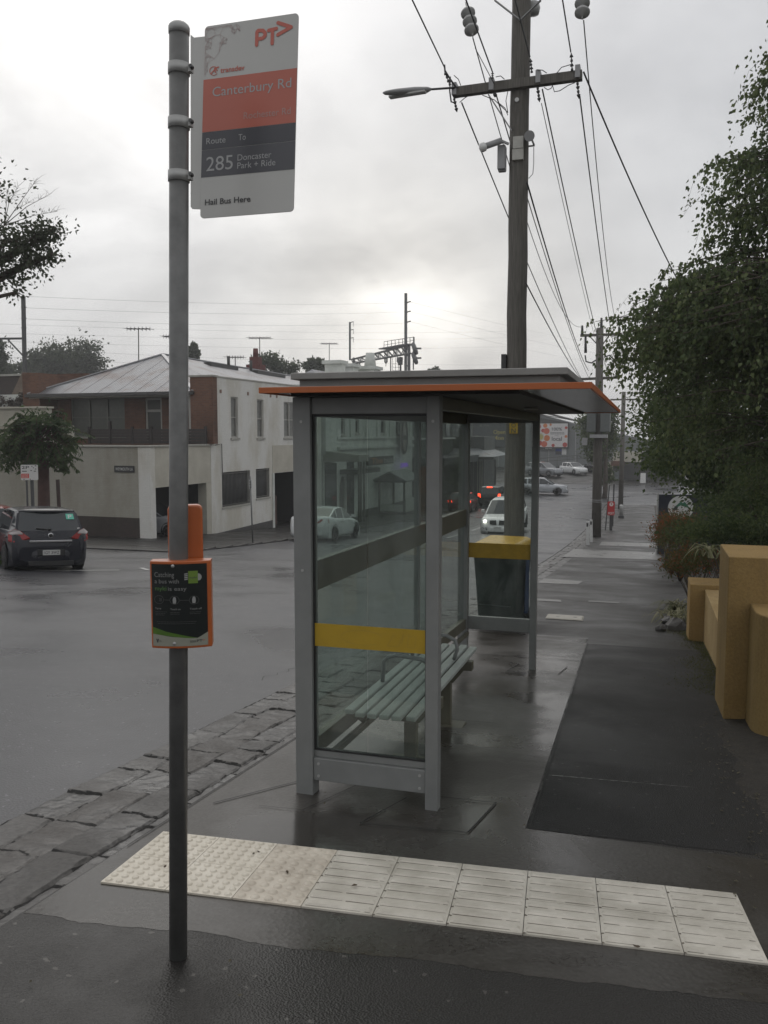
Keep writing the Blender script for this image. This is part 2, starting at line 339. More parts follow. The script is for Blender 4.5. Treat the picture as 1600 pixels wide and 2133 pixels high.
m_joint = mat('joint_dark', (.012, .012, .011), .6)
m_line = mat('worn_road_paint', (.5, .5, .48), .5, var=.3, scale=9)
def sgrid(s0, s1, step=1.0):
    k0 = math.floor(s0/step)+1; out = [s0]
    while k0*step < s1-1e-6:
        if k0*step > s0+1e-6: out.append(k0*step)
        k0 += 1
    return out+[s1]
def sheet(name, m, v0, v1, s0, s1, dz=0., nv=1, kind='structure', mb=None, step=1.0, skew=0.):
    own = mb is None; mb = mb or MB(); ss = sgrid(s0, s1, step)
    vs = [(v0+(v1-v0)*i/nv, s+skew*(v0+(v1-v0)*i/nv-v0), gz(s+skew*(v0+(v1-v0)*i/nv-v0))+dz) for s in ss for i in range(nv+1)]
    n = nv+1
    mb.add(vs, [(j*n+i, j*n+i+1, (j+1)*n+i+1, (j+1)*n+i) for j in range(len(ss)-1) for i in range(nv)], True)
    if own:
        o = mb.build(name, m)
        if kind: o['kind'] = kind
        return o
def patch(mb, pts, dz):                    # a four-cornered sheet given as (v, s) corners
    (a, b, c, d) = [Vector(p) for p in pts]; n = max(1, int(max((d-a).length, (c-b).length)/.5))
    rows = []
    for i in range(n+1):
        t = i/n; p, q = a.lerp(d, t), b.lerp(c, t); rows += [(p.x, p.y, gz(p.y)+dz), (q.x, q.y, gz(q.y)+dz)]
    mb.add(rows, [(2*i, 2*i+1, 2*i+3, 2*i+2) for i in range(n)], True)
sheet('ground', m_earth, -500, 500, -35, 600, -.30, nv=4, step=4)
mb = MB(); sheet('', None, -14.5, -2.99, -30, 76, -.035, mb=mb); sheet('', None, -26, -14.5, -30, 24.5, -.035, mb=mb)
mb.build('road', m_road)['kind'] = 'structure'
sheet('cross_street', m_road, -150, 90, 76, 99, -.035, nv=6)['kind'] = 'structure'
sheet('car_park', m_asph, -90, 60, 99, 121, -.02, nv=6)
mb = MB(); sheet('', None, -22.5, -14.35, 24.5, 76, .0, mb=mb)
mb.quad((-22.5, 24.5, gz(24.5)-.2), (-14.35, 24.5, gz(24.5)-.2), (-14.35, 24.5, gz(24.5)+.0), (-22.5, 24.5, gz(24.5)+.0))
mb.build('far_footpath', m_asph)['kind'] = 'structure'
mb = MB()
for k in range(40):
    s = 24.5+k*1.28
    if s > 75: break
    mb.box(-14.5, -14.35, s, s+1.25, gz(s+.6)-.3, gz(s+.6)+.005)
mb.build('far_kerb', m_blue)['kind'] = 'structure'
sheet('footpath', m_asph, -2.25, .95, -12, 75.9, 0)
sheet('verge', m_earth, .95, 14, -12, 75.9, -.03, nv=3)
# concrete round the shelter
mb = MB()
n = 150; vs = []                           # ragged trowelled edge towards the asphalt, four sheets from kerb to wall
from mathutils import noise as NZ
for i in range(n+1):
    v = -2.24+3.04*i/n; s = 2.60+.36*i/n+.030*NZ.noise((v*2.1, 3, 1))+.016*NZ.noise((v*9, 5, 1))+.008*NZ.noise((v*31, 5, 1))
    if v < -1.3: s += .10*max(0, NZ.noise((v*3, 8, 2)))
    for k in range(5): q = s+(4.19-s)*k/4; vs.append((v, q, gz(q)+(.0008 if k == 0 else .004)))
mb.add(vs, [(i*5+k, i*5+5+k, i*5+6+k, i*5+1+k) for i in range(n) for k in range(4)], True)
patch(mb, [(-2.24, 4.19), (-.52, 4.19), (-.62, 11.2), (-2.24, 11.15)], .004)
mb.build('concrete_pavement', m_conc)['kind'] = 'structure'
mb = MB(); vs = []; n, m_ = 190, 40         # ragged-edged asphalt infill
for j in range(n+1):
    f = j/n
    for i in range(m_+1):
        u = i/m_; v = -.515-.085*f+(1.32+.06*f)*u; s = 4.2+.06*u+6.5*f; e0 = .018*NZ.noise((3., s*5, 1.))+.012*NZ.noise((4., s*17, 2.)); e1 = .016*NZ.noise((v*6, 2., 3.))+.010*NZ.noise((v*19, 2., 7.))
        v += e0*(1-u)**6; s += e1*(1-f)**12; edge = min(u*12, f*40, (1-f)*40, 1); vs.append((v, s, gz(s)+.001+.005*edge))
mb.add(vs, [(j*(m_+1)+i, j*(m_+1)+i+1, (j+1)*(m_+1)+i+1, (j+1)*(m_+1)+i) for j in range(n) for i in range(m_)], True)
mb.build('footpath_patch', m_asphd)['kind'] = 'structure'
mb = MB(); vs = []                         # dark soil and grit gathered against the walls
for j in range(131):
    s = 2.2+5.6*j/130; w_ = .13+.07*NZ.noise((1., s*1.6, 4.))+.05*NZ.noise((1., s*6, 5.))+.10*max(0, 1-abs(s-6.2)/1.6)
    for i in range(7): u = i/6; v = .98-(.98-(.70-w_))*(1-u); vs.append((v, s, gz(s)+.0012+.035*u**1.4+.010*NZ.noise((v*11, s*11, 0.))*u))
mb.add(vs, [(j*7+i, j*7+i+1, j*7+8+i, j*7+7+i) for j in range(130) for i in range(6)], True)
mb.build('soil', mat('damp_soil', (.012, .010, .008), .85, col2=(.035, .029, .021), scale=22, bump=1., bscale=60))['kind'] = 'structure'
mb = MB(); a, b = Vector((-.5, 5.12)), Vector((.35, 5.2)); k = 40; random.seed(14)
for i in range(k):
    p, q = a.lerp(b, i/k), a.lerp(b, (i+1)/k); w_ = random.uniform(.001, .006)*(1-i/k*.7); mb.add([(p.x, p.y-w_, gz(p.y)+.0068), (q.x, q.y-w_, gz(q.y)+.0068), (q.x, q.y+w_, gz(q.y)+.0068), (p.x, p.y+w_, gz(p.y)+.0068)], [(0, 1, 2, 3)])
mb.build('pavement_seam', m_concl)['kind'] = 'structure'
mb = MB()                                  # saw cuts, plate edges and cracks
def strip(a, b, wd, dz=.0105):
    a, b = Vector(a), Vector(b); n = Vector((-(b-a).y, (b-a).x)).normalized()*wd/2; patch(mb, [a-n, a+n, b+n, b-n], dz)
for a, b, wd in [((-2.14, 3.95), (-1.86, 4.45), .011), ((-1.66, 4.02), (-1.52, 4.52), .006), ((-1.9, 4.0), (-1.66, 4.02), .005), ((-1.32, 3.95), (-1.2, 4.4), .007), ((-.78, 4.02), (-.72, 4.5), .009), ((-1.32, 3.95), (-.78, 4.02), .006), ((-.72, 4.5), (-1.1, 4.48), .008),
                 ((-1.25, 8.4), (-1.2, 8.9), .012), ((-.75, 8.45), (-.7, 8.9), .01), ((-1.25, 8.4), (-.75, 8.45), .01), ((-2.0, 6.2), (-1.0, 6.25), .008), ((-2.2, 9.3), (-.6, 9.35), .012), ((-.5, 4.2), (-.6, 10.7), .004), ((-.5, 4.2), (.8, 4.27), .003),
                 ((-2.235, 3.3), (-2.24, 6), .007)]:
    strip(a, b, wd)
mb.build('pavement_joint', m_joint)['kind'] = 'structure'
mb = MB()
patch(mb, [(-2.6, 29.9), (.72, 30.4), (.72, 34.2), (-2.55, 34.4)], .006)
patch(mb, [(-1.7, 37.2), (.72, 37.6), (.72, 39.6), (-1.7, 39.8)], .006)
patch(mb, [(-2.24, 19.6), (-1.35, 19.7), (-1.3, 20.7), (-2.24, 20.9)], .006)
patch(mb, [(-.9, 15.9), (-.35, 15.95), (-.35, 16.15), (-.9, 16.15)], .006)
patch(mb, [(-1.9, 15.6), (-1.35, 15.6), (-1.4, 15.95), (-1.9, 15.95)], .006)
mb.build('driveway', m_concl)['kind'] = 'structure'
mb = MB()                                  # worn lane paint
for s in (27, 33, 39, 45, 51, 57, 63): patch(mb, [(-8.75, s), (-8.63, s), (-8.63, s+3), (-8.75, s+3)], -.029)
for v in np.arange(-12, 22, 2.6): patch(mb, [(v, 76.6), (v+1.4, 76.6), (v+1.4, 76.85), (v, 76.85)], -.029)
for v in np.arange(-40, 30, 3.2): patch(mb, [(v, 91.5), (v+3.1, 91.5), (v+3.1, 91.7), (v, 91.7)], -.029)
patch(mb, [(-13.3, 16.35), (-11.9, 17.6), (-12.0, 17.7), (-13.4, 16.45)], -.029)
patch(mb, [(-12.0, 18.55), (-11.5, 18.05), (-11.42, 18.13), (-11.92, 18.63)], -.029)
mb.build('road_marking', m_line)['kind'] = 'structure'
# bluestone pitcher gutter: worn stones bedded in grit, modelled as one relief so that stone and joint run into each other
from mathutils import noise as NZ
m_grit = ground_mat('joint_grit', (.006, .0058, .0055), (.016, .015, .013), .8, .1, grain=120, bump=.8, patch=3)
m_blue_b = ground_mat('bluestone_pale', (.030, .0285, .027), (.088, .083, .077), .40, .16, grain=40, bump=1., patch=2.2)
m_blue_c = ground_mat('bluestone_brown', (.020, .0175, .0155), (.060, .053, .046), .45, .16, grain=44, bump=1., patch=3)
def gutter_relief():
    rows = [-3.01, -2.80, -2.55, -2.33, -2.22]; cuts = {}
    for r in range(4):
        s = -4.3+random.random()*.3; c = []
        while s < 76: c.append(s); s += random.uniform(.24, .58)
        cuts[r] = c
    hh = {}
    def H(v, s):
        wv = v+.028*NZ.noise((s*1.7, v*3, 5.))+.012*NZ.noise((s*6, v*6, 9.))
        r = 0
        while r < 3 and wv > rows[r+1]: r += 1
        a, b = rows[r], rows[r+1]; ws = s+.03*NZ.noise((v*5, s*2.2, 2.))+.012*NZ.noise((v*14, s*14, 1.))+.05*(wv-a)*NZ.noise((s, 3., r*7.))
        c = cuts[r]; k = int(np.searchsorted(c, ws))-1; k = max(0, min(len(c)-2, k))
        e = min(wv-a, b-wv, ws-c[k], c[k+1]-ws)
        q = hh.setdefault((r, k), (random.uniform(-.007, .006), random.uniform(-.03, .03), random.uniform(-.02, .02), random.uniform(.008, .02)))
        edge = max(0., min(1., e/q[3])); edge = edge*edge*(3-2*edge); worn = .5+.5*NZ.noise((v*4, s*4, 30.)); gap = .008+.006*max(0, worn)
        return -.014+q[0]*edge+q[1]*(wv-(a+b)/2)*edge+q[2]*(ws-(c[k]+c[k+1])/2)*edge-gap*(1-edge)+.0065*NZ.noise((v*13, s*13, 0.))+.003*NZ.noise((v*45, s*45, 4.)), (e < .0065+.004*NZ.noise((v*9, s*9, 70.)), (r*7+k*3+(k*k) % 5) % 3)
    mb = MB()
    for s0, s1, st, nv in ((-.5, 8, .0095, 86), (8, 20, .03, 40), (20, 75, .2, 12)):
        n = int(round((s1-s0)/st)); vs = []; ed = []
        for j in range(n+1):
            s = s0+(s1-s0)*j/n
            for i in range(nv+1): v = -3.01+.79*i/nv; h_, e_ = H(v, s); vs.append((v, s, gz(s)+h_)); ed.append(e_)
        f0 = len(mb.f); mb.add(vs, [(j*(nv+1)+i, j*(nv+1)+i+1, (j+1)*(nv+1)+i+1, (j+1)*(nv+1)+i) for j in range(n) for i in range(nv)], True)
        for q in range(f0, len(mb.f)):
            j, i = divmod(q-f0, nv)
            g_, c_ = ed[j*(nv+1)+i]; mb.m[q] = 3 if g_ else c_
    mb.build('gutter', [m_blue, m_blue_b, m_blue_c, m_grit])['kind'] = 'structure'
gutter_relief()
# cracks and a patched trench in the carriageway
mb = MB(); random.seed(77)
def crack(a, b, n, w_):
    a, b = Vector(a), Vector(b); p = [a.lerp(b, i/n)+Vector((random.uniform(-.07, .07), random.uniform(-.07, .07))) for i in range(n+1)]
    for q, r in zip(p, p[1:]):
        d = (r-q).normalized(); nn = Vector((-d.y, d.x))*w_*random.uniform(.3, 1); mb.add([(q.x-nn.x, q.y-nn.y, gz(q.y)-.0325), (q.x+nn.x, q.y+nn.y, gz(q.y)-.0325), (r.x+nn.x, r.y+nn.y, gz(r.y)-.0325), (r.x-nn.x, r.y-nn.y, gz(r.y)-.0325)], [(0, 1, 2, 3)])
for a, b, n, w_ in (((-3.4, 7.2), (-3.1, 8.6), 16, .006), ((-5.0, 12), (-4.2, 17), 16, .008), ((-9, 14), (-7.5, 24), 26, .010), ((-11.5, 22), (-14.2, 23.2), 10, .014), ((-4.5, 24), (-5.4, 40), 30, .014), ((-7.5, 28), (-3.2, 29), 14, .012), ((-10, 36), (-4, 37.5), 16, .014), ((-6.2, 44), (-3.4, 62), 24, .016)): crack(a, b, n, w_)
mb.build('road_crack', m_joint)['kind'] = 'structure'
m_tar = ground_mat('trench_asphalt', (.028, .028, .029), (.055, .055, .057), .5, .1, grain=90, bump=1., patch=.8)
mb = MB(); patch(mb, [(-14.2, 21.6), (-12.0, 22.3), (-12.6, 24.0), (-14.4, 23.4)], -.0315); patch(mb, [(-6.9, 31), (-3.1, 31.5), (-3.1, 32.5), (-6.9, 32.0)], -.0315); patch(mb, [(-11, 47), (-9.2, 47), (-9.2, 56), (-11, 56)], -.0315)
mb.build('road_patch', m_tar)['kind'] = 'structure'
sheet('gutter_bed', m_blue, -3.02, -2.22, -6, 75, -.05)

# ---------------------------------------------------------------- tactile paving: 6 dotted and 12 ribbed tiles
m_tile = mat('cream_tile', (.55, .50, .41), .45, col2=(.68, .63, .53), scale=6, rvar=.15)
m_tile2 = mat('stained_cream_tile', (.44, .385, .31), .5, col2=(.66, .60, .50), scale=8, rvar=.15)
m_tile3 = mat('worn_cream_tile', (.43, .40, .335), .5, col2=(.66, .62, .54), scale=5, rvar=.15)
m_grime = mat('tile_grime', (.13, .11, .085), .7, var=.4, scale=30)
tp = thing('tactile_paving', 'row of cream tactile ground tiles, raised dots by the kerb and ribs across the footpath', 'tactile paving', (-2.12, 2.93, gz(2.93)))
ang = math.atan2(.24, 2.6); ts = .29
du, dv = Vector((math.cos(ang), math.sin(ang), 0)), Vector((-math.sin(ang), math.cos(ang), 0))
def TP(u, q, h): p = Vector((-2.12, 2.93, 0))+du*u+dv*q; return Vector((p.x, p.y, gz(p.y)+.007+h))
for c in range(9):
    for r in range(2):
        mb = MB(); u0, q0 = c*ts+.0015, r*ts+.0015; u1, q1 = u0+ts-.003, q0+ts-.003
        bx = [TP(u, q, h) for h in (-.004, .004) for u, q in ((u0, q0), (u1, q0), (u1, q1), (u0, q1))]
        mb.add(bx, [(4, 5, 6, 7), (0, 1, 5, 4), (1, 2, 6, 5), (2, 3, 7, 6), (3, 0, 4, 7)])
        if c < 3:
            nd = 6 if c < 2 else 5
            for i in range(nd):
                for j in range(nd):
                    uu, qq = u0+(i+.5)*(ts-.003)/nd, q0+(j+.5)*(ts-.003)/nd; vs = []
                    for rr, h in ((.0165 if c < 2 else .021, .004), (.0135 if c < 2 else .017, .009), (.006, .0105)):
                        vs += [TP(uu+rr*math.cos(k*math.pi/5), qq+rr*math.sin(k*math.pi/5), h) for k in range(10)]
                    mb.add(vs, [(k, (k+1) % 10, 10+(k+1) % 10, 10+k) for k in range(10)]+[(10+k, 10+(k+1) % 10, 20+(k+1) % 10, 20+k) for k in range(10)]+[tuple(range(20, 30))], True)
        else:
            for j in range(4):
                qc = q0+(j+.5)*(ts-.003)/4; e = .012; vs = []
                for ww, h, iu in ((.019, .004, .01), (.0125, .0105, .02)):
                    vs += [TP(u, q, h) for u, q in ((u0+iu, qc-ww+.006), (u0+iu+.006, qc-ww), (u1-iu-.006, qc-ww), (u1-iu, qc-ww+.006), (u1-iu, qc+ww-.006), (u1-iu-.006, qc+ww), (u0+iu+.006, qc+ww), (u0+iu, qc+ww-.006))]
                mb.add(vs, [(k, (k+1) % 8, 8+(k+1) % 8, 8+k) for k in range(8)]+[tuple(range(8, 16))])
            mb.cm = 1                     # grime packed in beside the ribs
            for j in range(4):
                qc = q0+(j+.5)*(ts-.003)/4-.021; x = u0+.012
                while x < u1-.03:
                    l = random.uniform(.06, .24)*(1 if c < 7 else .7); x2 = min(x+l, u1-.012); wd = random.uniform(.0010, .0032)
                    mb.add([TP(x, qc-wd, .0046), TP(x2, qc-wd*.7, .0046), TP(x2, qc+wd*.5, .0046), TP(x, qc+wd, .0046)], [(0, 1, 2, 3)])
                    x = x2+random.uniform(.003, .02)*(1 if c < 6 else 1.8)
            for (uu, qq) in ((u0+.004, q0+.004), (u0+.004, q0+.075), (u0+.004, q0+.15), (u0+.004, q0+.22)):
                if random.random() < .75: mb.add([TP(uu+random.uniform(.003, .009)*math.cos(k*1.047), qq+random.uniform(.003, .01)*math.sin(k*1.047), .0047) for k in range(6)], [(0, 1, 2, 3, 4, 5)])
            mb.cm = 0
        o = mb.build('dotted_tile' if c < 3 else 'ribbed_tile', [m_tile if c < 2 else m_tile2 if c == 2 else m_tile3, m_grime], tp, world=True)
        if c == 2: o['label'] = 'stained dotted tile with larger studs'
# fallen leaves on the tiles and paving
m_dead = mat('dead_leaf', (.035, .022, .012), .6, col2=(.09, .06, .03), scale=20)
def litter(mb, v, s, size, up=.012):
    a = random.random()*6.28; z = gz(s)+up
    pts = [(v+size*f*math.cos(a+t), s+size*f*math.sin(a+t), z+random.uniform(0, .006)) for f, t in ((1, 0), (.55, .7), (.5, 1.6), (.6, 2.4), (.9, 3.1), (.5, 4.1), (.45, 5.0))]
    mb.add(pts, [tuple(range(7))])
for i, (px, py, sz, lb) in enumerate([(540, 1779, .013, 'small brown leaf on a dotted tile beside the sign pole, nearer the shelter'), (598, 1821, .014, 'dark leaf at the seam of the stained dotted tiles'), (738, 1849, .018, 'brown leaf lying on the first ribbed tile'), (1326, 1976, .016, 'curled brown leaf on a ribbed tile near the right wall'), (344, 1809, .012, 'small brown leaf on the dotted tiles just left of the sign pole'), (204, 1535, .012, 'x')][:5]):
    d = ray(px, py); t = 3.3
    for _ in range(40): s = d[1]*t; t += (gz(s)+.012-EYE-d[2]*t)/(d[2]-.093*d[1])
    mb = MB(); litter(mb, d[0]*t, d[1]*t, sz, .02); tag(mb.build('fallen_leaf', m_dead), lb, 'leaf', 'fallen leaves on the tactile tiles')
# ---------------------------------------------------------------- pit lid
mb = MB(); z = gz(13.2); mb.add([(-1.36, 12.95, gz(12.95)+.008), (-.8, 12.95, gz(12.95)+.008), (-.82, 13.5, gz(13.5)+.008), (-1.38, 13.5, gz(13.5)+.008), (-1.34, 12.97, gz(12.97)+.02), (-.82, 12.97, gz(12.97)+.02), (-.84, 13.48, gz(13.48)+.02), (-1.36, 13.48, gz(13.48)+.02)], [(4, 5, 6, 7), (0, 1, 5, 4), (1, 2, 6, 5), (2, 3, 7, 6), (3, 0, 4, 7)])
pl = tag(mb.build('pit_cover', mat('pit_concrete', (.36, .34, .29), .5, var=.15, scale=12, bump=.3)), 'pale concrete pit cover set in the footpath beyond the shelter', 'pit cover')
for v in (-1.22, -.96): mb = MB(); mb.add([(v, 13.2, gz(13.2)+.0215), (v+.05, 13.2, gz(13.2)+.0215), (v+.05, 13.24, gz(13.24)+.0215), (v, 13.24, gz(13.24)+.0215)], [(0, 1, 2, 3)]); mb.build('lifting_slot', m_joint, pl)

# ================================================================== BUS STOP SIGN
m_galv = mat('galvanised_steel', (.15, .15, .145), .45, metal=.4, var=.18, scale=14, rvar=.12, bump=.08, bscale=120)
m_galvl = mat('bright_galvanised', (.40, .40, .385), .5, metal=.35, var=.08, scale=10)
m_signw = mat('sign_white', (.47, .465, .44), .3, var=.03, scale=3)
m_signr = mat('sign_red', (.45, .125, .085), .3, var=.04, scale=3)
m_signd = mat('sign_charcoal', (.058, .058, .066), .3, var=.05, scale=3)
m_signd2 = mat('sign_charcoal_light', (.075, .075, .083), .3, var=.05, scale=3)
m_signl = mat('sign_letter_pale', (.36, .36, .355), .35, var=.02)
m_letr = mat('sign_letter_red', (.48, .12, .085), .35, var=.03)
m_letk = mat('sign_letter_dark', (.06, .06, .06), .35, var=.03)
m_pale = mat('sign_letter_faint', (.40, .25, .225), .35, var=.03)
m_linep = mat('sign_line_pink', (.38, .285, .27), .35, var=.03)
m_orange = mat('orange_plastic', (.42, .10, .022), .36, var=.07, scale=9, coat=.3)
m_oranget = mat('orange_trim', (.40, .105, .025), .42, var=.06, scale=6)
base = Vector((-1.52, 2.53, gz(2.53))); top = Vector((-1.44, 2.53, 2.875))
bs = thing('bus_stop_sign', 'grey steel bus stop pole with a route sign on top and an orange poster case', 'bus stop sign', base)
ax = (top-base).normalized()
def onpole(z): return base+ax*((z-base.z)/ax.z)
mb = MB(); mb.cyl(base-ax*.05, top, .031, n=28); mb.build('pole', m_galv, bs, world=True)
Mx = ax.to_track_quat('Z', 'Y').to_matrix().to_4x4()
mb = MB(); mb.lathe([(.033, -.02), (.0335, .0), (.031, .006), (.023, .013), (.012, .017), (0, .018)], c=top, n=28, M=Mx); mb.build('cap', m_galvl, bs, world=True)
pbl, pbr, ptl, ptr = at_d(417, 455, 3.0), at_d(611, 440, 2.90), at_d(417, 57, 3.0), at_d(612, 28, 2.90)
SW = ((pbr-pbl).length+(ptr-ptl).length)/2; SH = ((ptl-pbl).length+(ptr-pbr).length)/2
ex = ((pbr-pbl)+(ptr-ptl)).normalized(); ez = ((ptl-pbl)+(ptr-pbr)); ez = (ez-ez.dot(ex)*ex).normalized(); ey = ez.cross(ex)   # ey points away from the viewer
O_ = pbl
def SP(u, f, d=0.): return O_+ex*(u*SW)+ez*((1-f)*SH)-ey*d      # u across, f down from the top, d towards the viewer
def rrect(x0, x1, y0, y1, r, n=5):
    out = []
    for cx, cy, a0 in ((x1-r, y0+r, -90), (x1-r, y1-r, 0), (x0+r, y1-r, 90), (x0+r, y0+r, 180)):
        out += [(cx+r*math.cos(R(a0+90*i/n)), cy+r*math.sin(R(a0+90*i/n))) for i in range(n+1)]
    return out
MS = Matrix((( ex.x, ey.x, ez.x, O_.x), (ex.y, ey.y, ez.y, O_.y), (ex.z, ey.z, ez.z, O_.z), (0, 0, 0, 1)))
mb = MB(); mb.prism(rrect(0, SW, 0, SH, .014), 0, .004, 'y', MS); panel = mb.build('sign_panel', m_signw, bs, world=True, fix=True)
def band(name, m, f0, f1, d=.0008):
    mb = MB(); mb.add([SP(.0, f1, d), SP(1., f1, d), SP(1., f0, d), SP(.0, f0, d)], [(0, 1, 2, 3)]); return mb.build(name, m, panel, world=True)
band('red_band', m_signr, .278, .552); band('dark_band', m_signd, .5535, .644); band('dark_band', m_signd2, .646, .7875)
asp = SW/SH
def face(d=.0016): return lambda u, w_: SP(u, w_, d)
def text(mb, s, u0, u1, f, cap, bold=False, d=.0016):
    put_text(mb, s, u0, u1, 0, cap, lambda u, h: SP(u, f-h, d), bold)
mb = MB(); text(mb, 'Canterbury Rd', .105, .945, .372, .048); text(mb, '285', .055, .345, .757, .072); text(mb, 'Doncaster', .395, .755, .7175, .031); text(mb, 'Park + Ride', .395, .80, .759, .031)
text(mb, 'Route', .05, .26, .6165, .031); text(mb, 'To', .40, .478, .6135, .031)
mb.build('lettering', m_signl, panel, world=True)
mb = MB(); text(mb, 'Rochester Rd', .45, .945, .507, .034); mb.build('faint_lettering', m_pale, panel, world=True)
mb = MB(); text(mb, 'Hail Bus Here', .05, .545, .933, .029, True); mb.build('dark_lettering', m_letk, panel, world=True)
mb = MB()
SK = [0]
def stroke(mb, pts, wd, d=.0016, P=None):
    own = P is None
    for (x0, y0), (x1, y1) in zip(pts, pts[1:]):
        l = math.hypot(x1-x0, y1-y0) or 1; nx, ny = -(y1-y0)/l*wd/2, (x1-x0)/l*wd/2
        if own: SK[0] = (SK[0]+1) % 60; dd_ = d+SK[0]*4e-6; P = lambda x, y, q=dd_: SP(x/SW, y/SH, q)
        mb.add([P(x0+nx, y0+ny), P(x0-nx, y0-ny), P(x1-nx, y1-ny), P(x1+nx, y1+ny)], [(0, 1, 2, 3)])
    for x, y in pts:
        if own: SK[0] = (SK[0]+1) % 60; dd_ = d+SK[0]*4e-6; P = lambda x, y, q=dd_: SP(x/SW, y/SH, q)
        mb.add([P(x+wd/2*math.cos(k*math.pi/5), y+wd/2*math.sin(k*math.pi/5)) for k in range(10, 0, -1)], [tuple(range(10))])
def sxy(px, py):                            # photo pixel to sign-face millimetres (the face itself is flat and real)
    u = (px-417)/195; return u*SW, (py-(57-29*u))/(398+14*u)*SH
st = .0125
P_ = [(528, 95), (528, 68), (531, 65), (540, 65), (545, 70), (545, 76), (540, 81), (530, 83)]
stroke(mb, [sxy(*q) for q in P_], st); stroke(mb, [sxy(*q) for q in [(552, 65), (568, 61)]], st); stroke(mb, [sxy(*q) for q in [(560, 63), (560, 92)]], st)
stroke(mb, [sxy(*q) for q in [(571, 49), (598, 58), (571, 74)]], st)
arc = [(439+9*math.cos(R(a)), 149-9*math.sin(R(a))) for a in range(60, 340, 20)]
stroke(mb, [sxy(*q) for q in arc], .0022)
for a, b in (((438, 149), (447, 141)), ((440, 144), (449, 141)), ((440, 147), (443, 152)), ((438, 149), (433, 155)), ((443, 145), (446, 148))): stroke(mb, [sxy(*a), sxy(*b)], .0042)
x0, y0 = sxy(453, 153); x1, _ = sxy(504, 143)
text(mb, 'transdev', x0/SW, x1/SW, y0/SH, .026, True)
mb.build('logo', m_letr, panel, world=True)
mb = MB(); random.seed(11); pts = []
for i in range(46):
    u = random.random()**1.1*.38; f = .012+random.random()*.24*(1-u/.44); pts.append((u*SW+.004, f*SH))
for i in range(9): pts.append((.004, .015*SH+i*.03*SH))
for i in range(7): pts.append((i*.055*SW+.006, .012*SH))
for i, p in enumerate(pts):
    for q in sorted(pts, key=lambda q: math.hypot(q[0]-p[0], q[1]-p[1]))[1:5]:
        if math.hypot(q[0]-p[0], q[1]-p[1]) < .065: stroke(mb, [p, q], .0008)
mb.build('line_pattern', m_linep, panel, world=True)
# bracket plate behind the panel, with its three clamps
bl, tl_ = at_d(397, 435, 3.03), at_d(397, 72, 3.03); br_, tr_ = SP(.03, .95, -.006), SP(.03, .046, -.006)
mb = MB()
fp = [bl+ez*.008, bl+ex*.006, br_, tr_, tl_+ex*.014-ez*.012, tl_]
mb.add(fp+[q+ey*.004 for q in fp], [(0, 1, 2, 3, 4, 5), (11, 10, 9, 8, 7, 6)]+[(i, 6+i, 6+(i+1) % 6, (i+1) % 6) for i in range(6)])
mb.build('bracket', m_signw, bs, world=True, fix=True)
for py in (144, 253, 361):
    z = at_d(374, py, 2.72).z; c = onpole(z); mb = MB(); mb.cyl(c-ax*.0165, c+ax*.0165, .0345, n=28)
    e = onpole(z)+ex*.034; mb.box(-.006, .010, -.004, .014, -.012, .012, Matrix.Translation(e) @ MS.to_3x3().to_4x4())
    cl_ = mb.build('clamp', m_galvl, bs, world=True)
    mb = MB(); q = e+ex*.012-ey*.004+ez*.001; mb.cyl(q-ey*.008, q+ey*.008, .006, n=6); mb.build('bolt', mat('dark_bolt', (.1, .1, .1), .5, metal=.6), cl_, world=True)
mb = MB()
for py in (1152, 1165): c = at_d(369, py, 2.84); mb.cyl(c+Vector((.0, -.03, 0)), c+Vector((0, .0, 0)), .0028, n=8)
# poster case: bowed front, in front of the pole
yaw = R(23)
cx = onpole(1.02)+Vector((.014, .004, 0))
cf = Matrix.Translation(cx) @ Matrix.Rotation(yaw, 4, 'Z')
cbl = at_d(317, 1351, 2.86); cw, chh = .198, .292; zb = at_d(372, 1352, 2.84).z
pc = MB(); n = 12; D0 = -.036
def bow(x): return D0-.02*(1-(x/(cw/2))**2)-.004
prof = [(-cw/2+cw*i/n, bow(-cw/2+cw*i/n)) for i in range(n+1)]+[(cw/2, .012), (-cw/2, .012)]
pc.prism(prof, zb, zb+chh, 'z', cf @ Matrix.Translation((0, 0, -cx.z)))
case = pc.build('poster_case', m_orange, bs, world=True, bevel=.003, fix=True)
def PC(x, z, d=.0): return cf @ Vector((x, bow(x)-d, z-cx.z))
def strip_bow(mb, poly, d, nx=10):          # a flat poly (x, z) cut into upright slices so that it follows the bow
    xs = [-.085+.168*i/nx for i in range(nx+1)]
    lo = [p for p in poly]
    def ext(x):
        zz = []
        for (xa, za), (xb, zb_) in zip(lo, lo[1:]+lo[:1]):
            if min(xa, xb)-1e-9 <= x <= max(xa, xb)+1e-9 and abs(xa-xb) > 1e-9: zz.append(za+(zb_-za)*(x-xa)/(xb-xa))
        return (min(zz), max(zz)) if zz else None
    x0, x1 = min(p[0] for p in lo), max(p[0] for p in lo); xs = [x0+(x1-x0)*i/nx for i in range(nx+1)]
    for a, b in zip(xs, xs[1:]):
        ea, eb = ext(a+1e-7 if a == x0 else a), ext(b-1e-7 if b == x1 else b)
        if ea and eb: mb.add([PC(a, ea[0], d), PC(b, eb[0], d), PC(b, eb[1], d), PC(a, ea[1], d)], [(0, 1, 2, 3)])
XL, XR = -.0935, .0865; ZB, ZT = zb+.008, zb+chh-.009; PW, PH = XR-XL, ZT-ZB
def pu(u, f): return XL+u*PW, ZT-f*PH
mb = MB(); strip_bow(mb, [pu(0, 0), pu(1, 0), pu(1, 1), pu(0, 1)], .0008, 14)
post = mb.build('poster', mat('poster_dark', (.016, .019, .018), .22, var=.05), case, world=True)
